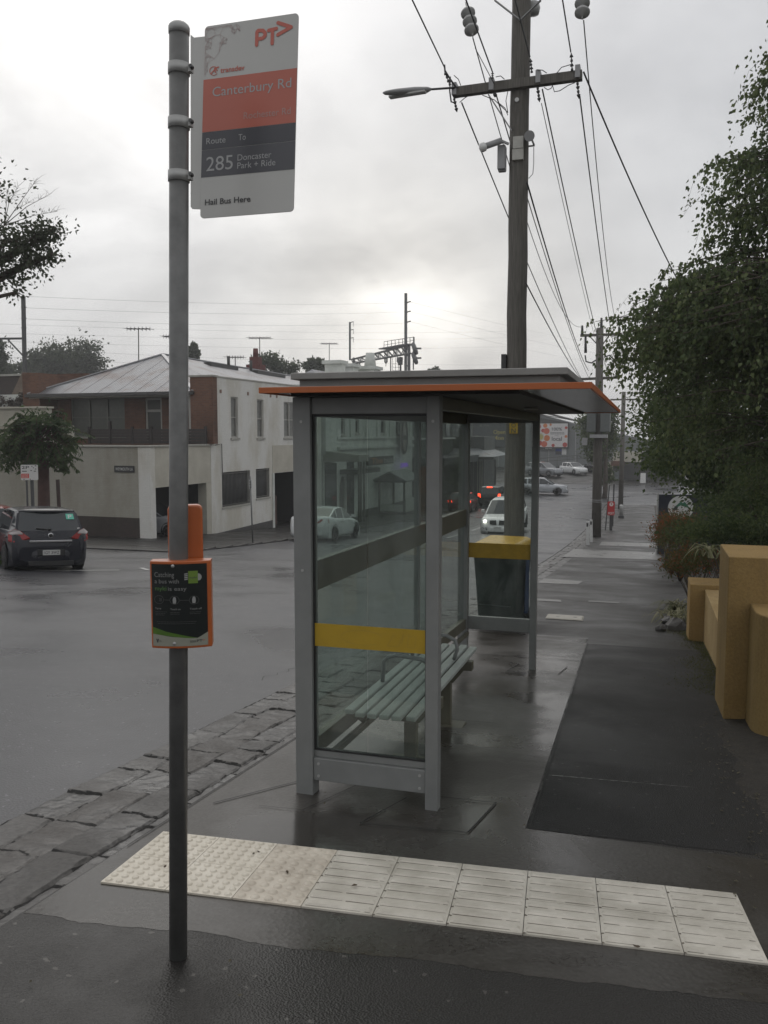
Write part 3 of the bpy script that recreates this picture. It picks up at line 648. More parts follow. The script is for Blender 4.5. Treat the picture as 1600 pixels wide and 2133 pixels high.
mb = MB(); strip_bow(mb, [pu(0, .765), pu(.25, .82), pu(.82, .905), pu(.60, .9), pu(0, .85)], .0014); mb.build('green_swoosh', mat('poster_green', (.075, .15, .022), .3, var=.15, scale=30), post, world=True)
mb = MB(); strip_bow(mb, [pu(0, .848), pu(.35, .884), pu(.82, .906), pu(1, .838), pu(1, 1), pu(0, 1)], .0012, 16); mb.build('pale_footer', mat('poster_footer', (.27, .27, .22), .3, var=.04), post, world=True)
def ptext(mb, s, u0, u1, f, cap, d=.002, bold=False):
    put_text(mb, s, u0, u1, 0, cap, lambda u, h: PC(*pu(u, f-h), d), bold)
mb = MB(); ptext(mb, 'Catching', .055, .415, .155, .057); ptext(mb, 'a bus with', .055, .50, .232, .05); ptext(mb, 'is easy', .30, .635, .319, .045)
for s, a, b, f in (('Top up', .055, .165, .545), ('Touch on', .335, .52, .555), ('Touch off', .685, .90, .555)): ptext(mb, s, a, b, f, .02, bold=True)
mb.build('lettering', mat('poster_letter', (.21, .21, .20), .4, var=.03), post, world=True)
mb = MB(); ptext(mb, 'myki', .06, .27, .318, .05); mb.build('green_lettering', mat('poster_letter_green', (.10, .20, .06), .4, var=.03), post, world=True)
mb = MB()
def PL(pts, wd, d=.002): stroke(mb, [pu(*q) for q in pts], wd, P=lambda x, z: PC(x, z, d))
for u, f in ((.13, .43), (.415, .435), (.765, .44)):
    PL([(u+.085*math.cos(k*.3927), f+.05*math.sin(k*.3927)) for k in range(17)], .0011)
PL([(.225, .432), (.325, .434)], .0011); PL([(.51, .437), (.67, .439)], .0011)
for k in range(3): PL([(.135+.018*k, .41+.0), (.145+.018*k, .43), (.135+.018*k, .45)], .0012)
for a, b, f in ((.06, .27, .578), (.06, .24, .597), (.06, .22, .616), (.335, .5, .585), (.335, .5, .604), (.685, .88, .585), (.685, .88, .604), (.08, .8, .70), (.1, .78, .722)):
    x = a
    while x < b:
        l = random.uniform(.02, .06); PL([(x, f), (min(b, x+l), f+.001)], .0011); x += l+.012
mb.build('fine_print', mat('poster_fine', (.085, .085, .08), .4, var=.03), post, world=True)
mb = MB()
def blob(pts, d=.002): mb.add([PC(*pu(*q), d) for q in pts], [tuple(range(len(pts)))])
for u in (.415, .765): blob([(u-.03, .475), (u-.035, .43), (u-.02, .4), (u+.005, .395), (u+.025, .41), (u+.03, .45), (u+.02, .478)])
for k in range(4): blob([(.60, .115+.022*k), (.66, .108+.022*k), (.66, .124+.022*k), (.60, .128+.022*k)])
blob([(.84, .115), (.88, .125), (.905, .15), (.905, .175), (.88, .2), (.84, .205)])
mb.build('hand_icon', mat('poster_hand', (.30, .30, .29), .4, var=.03), post, world=True)
mb = MB(); strip_bow(mb, [pu(.67, .085), pu(.84, .085), pu(.84, .235), pu(.67, .235)], .0026, 4); mb.build('card_icon', mat('poster_card', (.13, .21, .03), .4, var=.05), post, world=True)
mb = MB(); ptext(mb, 'myki', .69, .82, .175, .022, .0032, True); ptext(mb, 'PT', .80, .90, .955, .03, .002, True)
PL([(.07, .915), (.085, .95), (.1, .915)], .0035); PL([(.12, .93), (.15, .93)], .001); PL([(.12, .945), (.16, .945)], .001)
for k in range(4): PL([(.68, .935+.007*k), (.785, .935+.007*k)], .0008)
mb.build('dark_lettering', m_letk, post, world=True)
mb = MB(); ptext(mb, '>', .905, .95, .945, .02, .002, True); mb.build('red_lettering', m_letr, post, world=True)
mb = MB()
for f in (.022, .965): mb = MB(); p = PC(*pu(.395, f), .0); mb.lathe([(.006, 0), (.0055, .0025), (.003, .0045), (0, .005)], c=p, n=12, M=Matrix.Rotation(yaw, 4, 'Z') @ Matrix.Rotation(R(90), 4, 'X')); mb.build('screw', m_galvl, case, world=True)
# upper orange case, facing the other way behind the pole
mb = MB(); zc0, zc1 = at_d(380, 1171, 2.98).z, at_d(380, 1048, 2.98).z
Mc = Matrix.Translation(onpole(1.25)+Vector((-.008, .060, 0))) @ Matrix.Rotation(R(29), 4, 'Z')
mb.prism(rrect(-.058, .058, zc0-onpole(1.25).z, zc1-onpole(1.25).z, .018, 6), -.022, .03, 'y', Mc)
mb.build('timetable_case', m_orange, bs, world=True, bevel=.007, seg=3, fix=True)
# ================================================================== BUS SHELTER
random.seed(21)
m_frame = mat('grey_painted_steel', (.205, .21, .203), .42, var=.10, scale=5, rvar=.1)
m_framed = mat('bronze_rail', (.12, .115, .085), .45, var=.12, scale=5)
m_roofm = mat('roof_grey', (.25, .245, .23), .5, var=.12, scale=5)
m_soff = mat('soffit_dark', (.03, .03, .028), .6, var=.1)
m_gl = glass('shelter_glass', (.835, .88, .86), .05, .03)
m_gld = glass('shelter_glass_rainy', (.90, .93, .91), .05, .05, drops=95)
m_can = mat('canopy_sheet', (.10, .10, .098), .22, var=.2, scale=3)
m_yel = mat('yellow_band', (.40, .26, .018), .45, var=.08, scale=6)
m_yeld = mat('yellow_band_scratched', (.40, .25, .025), .45, var=.12, scale=14)
V0, V1, S0, S1 = -1.80, -.995, 4.27, 8.69
sh = thing('bus_shelter', 'grey steel and glass bus shelter with a flat roof and orange trim on the footpath', 'bus shelter', (V0, S0, gz(S0)))
def B_(name, m, *b, bevel=.004, parent=sh):
    mb = MB(); mb.box(*b); return mb.build(name, m, parent, world=True, bevel=bevel)
B_('post', m_frame, V0, V0+.1, S0, S0+.1, gz(S0+.05)-.03, 1.79)
B_('post', m_frame, V1-.068, V1, S0, S0+.075, gz(S0+.05)-.03, 1.79)
B_('post', m_frame, V0, V0+.1, S1-.1, S1, gz(S1)-.03, 1.79)
B_('post', m_frame, V1-.068, V1, S1-.075, S1, gz(S1)-.03, 1.79)
B_('mullion', m_frame, V0+.03, V0+.075, 6.7, 6.75, -.35, 1.71)
def rail(name, m, a, b, wx, wz):
    mb = MB(); mb.bar(a, b, wx, wz); return mb.build(name, m, sh, world=True, bevel=.003)
xb = V0+.06
B_('header', m_frame, V0+.1, V1-.068, S0+.02, S0+.07, 1.70, 1.788); B_('header', m_frame, V0+.1, V1-.068, S1-.07, S1-.02, 1.70, 1.788)
B_('header', m_framed, V0+.02, V0+.08, S0+.1, S1-.1, 1.69, 1.788); B_('header', m_framed, V1-.06, V1-.01, S0+.075, S1-.075, 1.72, 1.788)
rail('mid_rail', m_framed, (xb, S0+.1, .812), (xb, S1-.1, .742), .05, .165)
rail('bottom_rail', m_framed, (xb, S0+.1, -.155), (xb, S1-.1, -.365), .055, .10)
rail('bottom_rail', m_framed, (xb+.05, S0+.1, -.25), (xb+.05, S1-.1, -.46), .03, .04)
B_('bottom_rail', m_frame, V0+.1, V1-.068, S0+.012, S0+.062, -.312, -.185); B_('sill', m_frame, V0+.1, V1-.068, S0+.03, S0+.05, -.184, -.145)
B_('bottom_rail', m_frame, V0+.1, V1-.068, S1-.065, S1-.015, -.42, -.285)
vm = -1.392
m_gask = mat('rubber_gasket', (.02, .02, .02), .6)
for a, b, c, d in ((V0+.1, V0+.108, -.144, 1.70), (V1-.076, V1-.068, -.144, 1.70), (V0+.109, V1-.077, 1.688, 1.70), (V0+.109, V1-.077, -.144, -.134)):
    mb = MB(); mb.box(a, b, S0+.026, S0+.05, c, d); mb.build('gasket', m_gask, sh, world=True)
for v, z in ((V0+.13, -.215), (V0+.13, -.285), (V1-.1, -.215), (V1-.1, -.285), (V0+.05, 1.66), (V0+.05, .86), (V1-.034, 1.66)):
    mb = MB(); mb.cyl((v, S0-.004 if v < V0+.1 or v > V1-.07 else S0+.008, z), (v, S0+.02, z), .008, n=8); mb.build('bolt', m_galvl, sh, world=True)
B_('glass_panel', m_gl, V0+.1, vm-.003, S0+.034, S0+.042, -.145, 1.70, bevel=0); B_('glass_panel', m_gl, vm+.003, V1-.068, S0+.034, S0+.042, -.145, 1.70, bevel=0)
B_('glass_panel', m_gld, V0+.1, V1-.068, S1-.044, S1-.036, -.285, 1.70, bevel=0)
def bglass(s0, s1, za0, za1, zb0, zb1):
    mb = MB(); x = xb; e = .004
    mb.add([(x-e, s0, za0), (x-e, s1, za1), (x-e, s1, zb1), (x-e, s0, zb0), (x+e, s0, za0), (x+e, s1, za1), (x+e, s1, zb1), (x+e, s0, zb0)], [(0, 3, 2, 1), (4, 5, 6, 7), (0, 1, 5, 4), (3, 7, 6, 2), (0, 4, 7, 3), (1, 2, 6, 5)])
    mb.build('glass_panel', m_gl, sh, world=True)
def zl(s, a, b): return a+(b-a)*(s-S0-.1)/(S1-S0-.2)
for a, b in ((S0+.1, 6.7), (6.75, S1-.1)):
    bglass(a, b, zl(a, .895, .825), zl(b, .895, .825), 1.69, 1.69)
    bglass(a, b, zl(a, -.105, -.315), zl(b, -.105, -.315), zl(a, .73, .66), zl(b, .73, .66))
bn = B_('warning_band', m_yel, V0+.102, V1-.07, S0+.028, S0+.033, .442, .568, bevel=0)
mb = MB()
def scr(pts, y, w_): 
    for (x0, z0), (x1, z1) in zip(pts, pts[1:]):
        l = math.hypot(x1-x0, z1-z0); nx, nz = -(z1-z0)/l*w_/2, (x1-x0)/l*w_/2
        mb.add([(x0+nx, y, z0+nz), (x0-nx, y, z0-nz), (x1-nx, y, z1-nz), (x1+nx, y, z1+nz)], [(0, 1, 2, 3)])
scr([(-1.42+.12*math.cos(t), .505+.04*math.sin(t*1.0)) for t in np.linspace(.4, 5.4, 18)], S0+.0272, .004)
scr([(-1.24, .54), (-1.28, .47), (-1.22, .47), (-1.19, .54), (-1.2, .48)], S0+.0272, .0035); scr([(-1.16, .545), (-1.17, .47), (-1.13, .47), (-1.12, .53), (-1.16, .53)], S0+.0272, .0035)
mb.build('scratch', mat('yellow_scratch', (.36, .24, .03), .5, var=.1), bn, world=True, fix=True)
bn = B_('warning_band', m_yeld, V0+.102, V1-.07, S1-.05, S1-.045, .325, .478, bevel=0)
mb = MB(); scr([(-1.3+.2*t, .395+.025*math.sin(t*14)) for t in np.linspace(0, 1, 24)], S1-.0508, .006); mb.build('scratch', MATS['yellow_scratch'], bn, world=True, fix=True)
# roof: box, lip, soffit, canopy sheet and orange edge
CV0, CV1, CS0, CS1 = -1.865, -.23, 3.99, 8.97
mb = MB(); mb.box(-1.72, -.39, 4.18, 8.80, 1.826, 1.874); rf = mb.build('roof', m_roofm, sh, world=True)
mb = MB(); mb.box(-1.755, -.35, 4.14, 8.84, 1.8745, 1.908); mb.build('roof_lip', m_roofm, sh, world=True, bevel=.004)
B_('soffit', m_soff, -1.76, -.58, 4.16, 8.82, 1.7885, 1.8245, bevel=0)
B_('canopy', m_can, CV0+.012, CV1-.012, CS0+.012, CS1-.012, 1.8248, 1.8256, bevel=0) if False else None
mb = MB(); mb.box(-.579, CV1-.012, CS0+.012, CS1-.012, 1.806, 1.812); mb.box(CV0+.012, -.579, CS0+.012, 4.159, 1.806, 1.812); mb.box(CV0+.012, -.579, 8.821, CS1-.012, 1.806, 1.812); mb.box(CV0+.012, -1.761, 4.159, 8.821, 1.806, 1.812)
mb.build('canopy', m_can, sh, world=True)
for k, b in enumerate([(CV0, CV1, CS0, CS0+.012), (CV0, CV1, CS1-.012, CS1), (CV0, CV0+.012, CS0+.012, CS1-.012), (CV1-.012, CV1, CS0+.012, CS1-.012)]):
    B_('orange_trim', m_oranget, *b, 1.799, 1.829, bevel=.002)
for v in (-1.5, -.8): mb = MB(); mb.cyl((v, 6.4, 1.772), (v, 6.4, 1.788), .05, n=16); mb.build('soffit_fitting', m_roofm, sh, world=True)
# ------------------------------------------------------------------ bench
m_slat = mat('pale_green_slat', (.35, .38, .355), .42, var=.08, scale=8, rvar=.1)
bz = lambda s: -.005-.026*(s-4.5)
bt = thing('bench', 'pale green six-slat bench with curved armrests inside the shelter', 'bench', (-1.4, 5.9, gz(5.9)))
BS0, BS1 = 4.53, 6.46
for k in range(6):
    v = -1.62+k*.0725; n0 = 0 if k < 5 else .05; dz = -.010 if k == 5 else (.004 if k == 0 else 0)
    mb = MB(); a0 = BS0+(.03 if k in (0,) else 0)+n0
    mb.bar((v+.032, a0, bz(a0)+dz), (v+.032, BS1, bz(BS1)+dz), .057, .03); mb.build('slat', m_slat, bt, world=True, bevel=.007)
for s in (5.1, 6.1):
    mb = MB(); z = bz(s)-.02
    mb.box(-1.63, -1.16, s-.035, s+.035, z-.07, z-.002); mb.bar((-1.69, s, -.2-.093*(s-4.3)*.5), (-1.58, s, z-.03), .06, .05); mb.prism([(-1.5, z-.07), (-1.22, z-.07), (-1.3, z-.17), (-1.42, z-.17)], s-.03, s+.03, 'y'); mb.box(-1.40, -1.32, s-.03, s+.03, gz(s)+.012, z-.17); mb.box(-1.5, -1.22, s-.08, s+.08, gz(s)-.01, gz(s)+.0125)
    mb.build('leg', m_framed, bt, world=True, bevel=.004)
for s in (5.2, 5.95):
    mb = MB(); z = bz(s)+.016; mb.tube([(-1.58, s, z), (-1.57, s, z+.14), (-1.54, s, z+.17), (-1.48, s, z+.185), (-1.32, s, z+.17), (-1.26, s, z+.14), (-1.245, s, z+.08), (-1.27, s, z+.0)], .014, 8)
    mb.build('armrest', m_frame, bt, world=True)
# ------------------------------------------------------------------ wheelie bin beyond the shelter
m_bin = mat('bin_green', (.018, .028, .024), .38, var=.2, scale=6, rvar=.1)
m_bly = mat('bin_lid_yellow', (.55, .33, .02), .35, var=.08, scale=5)
m_blue_ = mat('bin_blue_stripe', (.02, .05, .14), .4, var=.2)
m_rub = mat('rubber', (.018, .018, .018), .7, var=.2)
bz0 = gz(12.0); wb = thing('wheelie_bin', 'dark green wheelie bin with a yellow lid standing behind the shelter end', 'bin', (-1.86, 12.0, bz0), R(-8)); wb.scale = (1.13, 1.13, 1.13)
rings = []
for z, hw, y0, y1 in ((.03, .225, -.27, .24), (.06, .235, -.285, .26), (.6, .265, -.325, .30), (.93, .285, -.355, .33), (.935, .30, -.37, .345), (.985, .30, -.37, .345)):
    rings.append([Vector((x, y, z)) for x, y in rrect(-hw, hw, y0, y1, .05, 4)])
mb = MB(); mb.loft(rings); mb.box(-.2, .2, -.376, -.34, .3, .31); mb.build('body', m_bin, wb, fix=True)
rings = []
for z, k in ((.99, 1.0), (1.02, 1.0), (1.05, .93), (1.075, .8)): rings.append([Vector((x*k, y*k-.01, z+.02*(y > .2))) for x, y in rrect(-.305, .305, -.39, .35, .06, 4)])
mb = MB(); mb.loft(rings); ld = mb.build('lid', m_bly, wb, fix=True)
mb = MB(); mb.box(-.24, .24, -.405, -.37, .955, .988); mb.build('lid_grip', m_bin, wb, bevel=.006)
mb = MB(); mb.tube([(-.2, .345, .97), (-.2, .4, .985), (.2, .4, .985), (.2, .345, .97)], .016, 8); mb.build('handle', m_bin, wb)
for x in (-.285, .285):
    mb = MB(); mb.cyl((x-.03, .21, .1), (x+.03, .21, .1), .1, n=20); mb.build('wheel', m_rub, wb, bevel=.01)
mb = MB(); mb.add([(.298, -.05, .2), (.302, .06, .2), (.312, .06, .86), (.308, -.05, .86)], [(0, 1, 2, 3)]); mb.box(.25, .29, .08, .17, .15, .9); mb.build('blue_strip', m_blue_, wb)

# ================================================================== POWER POLES AND WIRES
m_wood = mat('weathered_pole_timber', (.075, .068, .058), .75, col2=(.15, .14, .122), scale=9, bump=.6, bscale=30)
tn = m_wood.node_tree
mpn = tn.nodes.new('ShaderNodeMapping'); mpn.inputs['Scale'].default_value = (6, 6, .35)
tcn = [n for n in tn.nodes if n.type == 'TEX_COORD'][0]
for n in [n for n in tn.nodes if n.type == 'TEX_NOISE']: tn.links.new(mpn.outputs[0], n.inputs['Vector'])
tn.links.new(tcn.outputs['Object'], mpn.inputs[0])
m_dkst = mat('dark_steel', (.055, .055, .055), .6, metal=.3, var=.2)
m_por = mat('porcelain_grey', (.36, .36, .35), .25, var=.06)
m_wire = mat('wire_black', (.03, .03, .03), .6)
m_alu = mat('grey_box', (.30, .30, .30), .5, var=.08)
m_wht = mat('white_paint', (.6, .6, .58), .5, var=.06)
PS = 13.1
pp = thing('power_pole', 'tall weathered timber power pole with a crossarm and streetlight behind the bus shelter', 'power pole', (-1.80, PS, gz(PS)))
pb, pt = Vector((-1.87, PS, gz(PS)-.1)), Vector((-1.875, PS, 8.9))
mb = MB(); k = 24; pts = [pb.lerp(pt, i/k)+Vector((random.uniform(-.006, .006), random.uniform(-.006, .006), 0)) for i in range(k+1)]; mb.tube(pts, .158, 22, .132); mb.build('shaft', m_wood, pp, world=True)
def arm_z(v): return 6.655+(v+2.87)*.03
mb = MB(); ca, cb = at_s(945, 193, PS-.16), at_s(1213, 157, PS-.16); mb.bar(ca, cb, .11, .13); mb.build('crossarm', m_wood, pp, world=True, bevel=.006)
for a, b, w1, w2, nm in ((at_s(1017, 196, PS-.2), at_s(1066, 272, PS-.15), .045, .012, 'brace'), (at_s(1030, 0, PS-.2), at_s(1084, 42, PS-.17), .05, .012, 'brace'), (at_s(1127, 0, PS-.2), at_s(1084, 42, PS-.185), .05, .012, 'brace'), (at_s(960, -58, PS-.16), at_s(1225, -75, PS-.16), .12, .12, 'crossarm')):
    mb = MB(); mb.bar(a, b, w1, w2); mb.build(nm, m_alu, pp, world=True)
for px, py in ((948, 188), (1025, 178), (1122, 163), (1204, 152)): p = at_s(px, py, PS-.16); mb = MB(); mb.box(p.x-.035, p.x+.035, PS-.245, PS-.075, p.z-.085, p.z+.085); mb.build('arm_clamp', m_alu, pp, world=True)
def shackle(px, py, px2, py2, nm='insulator', r=.022):
    a, b = at_s(px, py, PS-.22), at_s(px2, py2, PS-.26); mb = MB(); d = b-a; n = 4
    mb.cyl(a, b, .008, n=8)
    for i in range(n): mb.cyl(a+d*(i/n+.02), a+d*(i/n+.15), r*(1.25 if i % 2 else .9), r*.7, n=10)
    mb.build(nm, m_dkst, pp, world=True)
for a in ((946, 205, 952, 233), (1120, 182, 1124, 212), (1203, 172, 1206, 205), (1030, 195, 1033, 200), (938, 178, 926, 148), (1026, 168, 1026, 150), (1108, 152, 1105, 122), (1192, 148, 1190, 110)): shackle(*a)
for (pa, pbx) in (((973, 18), (984, 70)), ((1213, -22), (1213, 34))):
    a, b = at_s(*pa, PS-.2), at_s(*pbx, PS-.35); d = b-a; mb = MB(); mb.cyl(a-d*.25, b+d*.1, .012, n=8)
    q = d.to_track_quat('Z', 'Y').to_matrix().to_4x4(); l = d.length
    for i in range(3): mb.lathe([(.02, i*l/3), (.075, i*l/3+.03), (.107, i*l/3+.075), (.105, i*l/3+.1), (.05, i*l/3+.115), (.02, i*l/3+l/3)], c=a, n=18, M=q)
    mb.build('disc_insulator', m_por, pp, world=True)
mb = MB(); p = at_s(1110, 18, PS+.2); mb.lathe([(.02, -.1), (.09, -.08), (.11, 0), (.09, .08), (.02, .1)], c=p, n=16); mb.build('disc_insulator', m_por, pp, world=True)
# street light on its arm
mb = MB(); la, lb = at_s(955, 182, PS-.2), at_s(897, 186, PS-.5); mb.tube([la, lb], .016, 8); mb.build('lamp_arm', m_dkst, pp, world=True)
mb = MB(); le = at_s(798, 193, PS-.95); d = (le-lb).normalized(); rr = []
q = d.to_track_quat('Y', 'Z').to_matrix()
for t, wv, h0, h1 in ((0, .03, -.02, .02), (.08, .06, -.045, .035), (.35, .08, -.05, .045), (.75, .075, -.045, .035), (.95, .05, -.03, .02), (1, .015, -.012, .01)):
    c = lb.lerp(le, t); rr.append([c+q @ Vector((wv*math.cos(a), 0, (h1 if math.sin(a) > 0 else -h0)*math.sin(a))) for a in [2*math.pi*i/14 for i in range(14)]])
mb.loft(rr); mb.build('lamp_head', m_alu, pp, world=True, fix=True)
mb = MB(); c = lb.lerp(le, .45); mb.bar(c+Vector((-.3, .0, -.06))+d*.0, c+Vector((.25, -.03, -.05)), .1, .03); mb.build('lamp_lens', mat('lens_glass', (.4, .4, .38), .2, var=.1), pp, world=True, bevel=.01)
# floodlights, meter boxes, number plates
mb = MB(); a, b = at_s(1044, 293, PS-.2), at_s(1010, 305, PS-.28); mb.tube([a, b], .045, 12); mb.bar(at_s(1060, 300, PS-.15), a, .03); fl = mb.build('floodlight', m_alu, pp, world=True)
mb = MB(); dd = (b-a).normalized(); mb.lathe([(.045, -.02), (.065, .0), (.07, .04), (.055, .075), (0, .09)], c=b, n=16, M=dd.to_track_quat('Z', 'Y').to_matrix().to_4x4()); mb.build('bulb', mat('bulb_glass', (.7, .7, .68), .12, var=.1), fl, world=True)
mb = MB(); a, b = at_s(1106, 281, PS-.05), at_s(1103, 283, PS-.3); mb.cyl(a, b, .045, .075, n=18); mb.bar(at_s(1098, 305, PS), at_s(1114, 303, PS), .02); mb.bar(at_s(1113, 303, PS), at_s(1106, 285, PS-.1), .02); mb.tube([at_s(1112, 306, PS), at_s(1112, 340, PS), at_s(1110, 362, PS), at_s(1102, 371, PS), at_s(1096, 369, PS)], .006, 6)
fl = mb.build('floodlight', m_alu, pp, world=True)
mb = MB(); p = at_s(1046, 330, PS-.05); mb.box(p.x-.057, p.x+.057, PS-.14, PS+.02, p.z-.17, p.z+.17); mb.box(p.x-.052, p.x+.055, PS-.1, PS, p.z-.19, p.z-.171); mb.build('meter_box', m_alu, pp, world=True, bevel=.006)
mb = MB(); p = at_s(1080, 297, PS-.16); q = at_s(1079, 321, PS-.16)
mb.box(p.x-.075, p.x+.075, PS-.20, PS-.13, p.z-.09, p.z+.08); mb.build('number_plate', mat('plate_beige', (.42, .41, .37), .5, var=.1, scale=20), pp, world=True, bevel=.004)
mb = MB(); mb.box(q.x-.08, q.x+.08, PS-.19, PS-.13, q.z-.085, p.z-.092); mb.build('number_plate', MATS['plate_beige'], pp, world=True, bevel=.004)
mb = MB(); p = at_s(1077, 208, PS-.15); mb.cyl(p, p+Vector((0, -.015, 0)), .03, n=14); mb.build('pole_tag', m_wht, pp, world=True)
mb = MB(); p = at_s(1053, 755, PS); mb.box(p.x-.05, p.x+.02, PS-.1, PS+.1, 2.35, 2.78); mb.build('cable_guard', m_dkst, pp, world=True)
# small loops of jumper cable
mb = MB()
def jump(pts, r=.006): mb = MB(); mb.tube([at_s(a, b, PS-.24+c) for a, b, c in pts], r, 6); mb.build('jumper_cable', m_wire, pp, world=True)
jump([(1118, 145, 0), (1130, 146, -.05), (1139, 152, 0)]); jump([(1160, 152, 0), (1170, 140, -.05), (1190, 134, 0)]); jump([(1134, 182, 0), (1141, 187, -.05), (1148, 184, 0), (1151, 178, 0)]); jump([(1151, 178, 0), (1155, 191, -.05), (1166, 189, -.05), (1185, 177, 0), (1198, 172, 0)])
jump([(1033, 160, 0), (1043, 158, -.04), (1051, 165, 0)]); jump([(938, 160, 0), (937, 190, -.05), (940, 212, -.05), (948, 214, 0)], .012); jump([(946, 157, 0), (955, 165, -.05), (960, 178, 0)]); jump([(958, 213, 0), (968, 204, -.04), (975, 200, 0)]); jump([(1005, 198, 0), (1030, 208, -.05), (1058, 234, -.02)]); jump([(1058, 190, 0), (1054, 210, -.04), (1058, 235, -.02)]); jump([(1040, 215, 0), (1052, 225, -.04), (1058, 240, -.02)])
jump([(926, 135, 0), (927, 147, 0), (938, 165, 0), (950, 182, 0)], .014)
# yellow plate, read from top to bottom
mb = MB(); po, pq = at_s(1070, 903, PS-.17), at_s(1070, 879, PS-.17)
zt = pq.z+.16; mb.box(po.x-.062, po.x+.062, PS-.185, PS-.175, po.z, zt); yp = mb.build('yellow_plate', m_yel, pp, world=True)
mb = MB()
for i, ch in enumerate('ON'): put_text(mb, ch, po.x-.033, po.x+.033, po.z+.010+(1-i)*.082, .066, lambda u, z: (u, PS-.1862, z), True)
mb.build('lettering', m_letk, yp, world=True)

# second pole with two transformers
def P2(px, py, s=43.0): return at_s(px, py, s)
p2 = thing('power_pole', 'far timber power pole carrying grey transformer boxes, beside the red post sign', 'power pole', (-2.08, 43, gz(43)))
mb = MB(); mb.tube([(-2.09, 43, gz(43)-.2), (-2.12, 43, 2), (-2.16, 43, 6.62)], .215, 16, .17); mb.tube([(-2.3, 42.95, gz(43)-.2), (-2.31, 42.95, 1.2)], .04, 8); mb.build('shaft', m_wood, p2, world=True)
mb = MB(); mb.bar(P2(1209, 699), P2(1295, 696), .12); mb.bar(P2(1209, 790), P2(1292, 786), .12); mb.bar(P2(1228, 700), P2(1247, 720), .05); mb.bar(P2(1268, 700), P2(1254, 720), .05); mb.build('crossarm', m_wood, p2, world=True)
for px, a, b in ((1213, 678, 698), (1220, 700, 735), (1287, 700, 722), (1290, 680, 697), (1253, 662, 684)): mb = MB(); mb.cyl(P2(px, b), P2(px, a), .07, .05, n=10); mb.build('insulator', m_dkst, p2, world=True)
mb = MB(); mb.tube([P2(1219, 740), P2(1221, 753), P2(1232, 756), P2(1245, 748)], .035, 6); mb.build('jumper_cable', m_wire, p2, world=True); mb = MB(); mb.tube([P2(1258, 744), P2(1270, 740), P2(1282, 752), P2(1292, 735)], .035, 6); mb.build('jumper_cable', m_wire, p2, world=True)
for x0, x1 in ((1223, 1243), (1251, 1272)):
    a, b = P2(x0, 900), P2(x1, 857); mb = MB(); mb.box(a.x, b.x, 42.5, 43.4, a.z, b.z); mb.build('transformer', mat('transformer_grey', (.12, .13, .125), .5, var=.1), p2, world=True, bevel=.03)
mb = MB(); a, b = P2(1230, 912), P2(1266, 905); mb.box(a.x, b.x, 42.4, 43.5, a.z, b.z); mb.box(P2(1233, 0).x, P2(1243, 0).x, 42.6, 43.3, a.z-.35, a.z); mb.build('platform', m_alu, p2, world=True)
mb = MB(); z = P2(1243, 1042).z
for k in (0, .09): mb.cyl((-2.11, 43, z-k), (-2.11, 43, z-k+.03), .235, n=16)
mb.build('pole_band', m_alu, p2, world=True)
p3 = thing('power_pole', 'slim timber pole beyond the silver bollard in front of the corner shop', 'power pole', (-1.62, 70, gz(70)))
mb = MB(); mb.tube([(-1.62, 70, gz(70)-.2), (-1.6, 70, 4.8)], .2, 12, .16); mb.build('shaft', m_wood, p3, world=True)
mb = MB(); mb.bar((-2.6, 70, 4.2), (-.6, 70, 4.2), .12); mb.build('crossarm', m_wood, p3, world=True)
# wires
def wire(a, b, sag, r, label, group='overhead wires between the power poles', m=None, n=22):
    a, b = Vector(a), Vector(b); mb = MB()
    mb.tube([a.lerp(b, i/n)-Vector((0, 0, 4*sag*(i/n)*(1-i/n))) for i in range(n+1)], r, 5); return tag(mb.build('overhead_wire', m or m_wire), label, 'wire', group)
def W1(px, py, ds=0): return at_s(px, py, PS-.3+ds)
wire(W1(962, 214), P2(1212, 790), .25, .011, 'black wire from the left end of the near crossarm running down the street')
wire(W1(1034, 198), P2(1226, 786), .3, .010, 'black wire leaving the near crossarm just left of the timber pole')
wire(W1(1130, 186), P2(1270, 786), .35, .011, 'black wire leaving the near crossarm just right of the timber pole')
wire(W1(1128, 215), P2(1256, 760), .25, .006, 'thin wire close beside the one just right of the timber pole')
wire(W1(1208, 200), P2(1291, 786), .4, .011, 'black wire from below the right end of the near crossarm down the street')
wire(W1(985, 78), P2(1213, 680), 1.2, .009, 'thin black wire hanging from the left grey disc insulator')
wire(W1(1216, 42), P2(1291, 682), 1.1, .009, 'thin black wire hanging from the right grey disc insulator')
wire(W1(1216, 150), at_d(1452, 655, 22), .18, .013, 'thick black service cable slanting from the crossarm end into the birch', None)
wire(W1(1098, 380), P2(1226, 772), .3, .013, 'twisted bundled cable leaving the right side of the timber pole at box height', None)
wire(W1(1096, 590), P2(1222, 800), .2, .010, 'lowest black cable leaving the timber pole just above the shelter roof', None)
wire(W1(1030, 175), W1(990, 100, -.1), .0, .006, 'short dropper wire from the left disc insulator to the crossarm', None, n=3)
for (px, py, z2, v2, lb) in ((926, 140, 10.0, -2.95, 'wire coming from behind the camera to the left end of the near crossarm'), (1026, 150, 10.0, -2.3, 'wire coming overhead to the crossarm just left of the timber pole'), (1104, 118, 10, -1.62, 'wire coming overhead to the crossarm just right of the timber pole'), (1189, 108, 10.05, -.98, 'wire coming overhead to the right end of the near crossarm')):
    a = at_s(px, py, PS-.3); wire(a, (v2, -26, z2), .25, .010, lb)

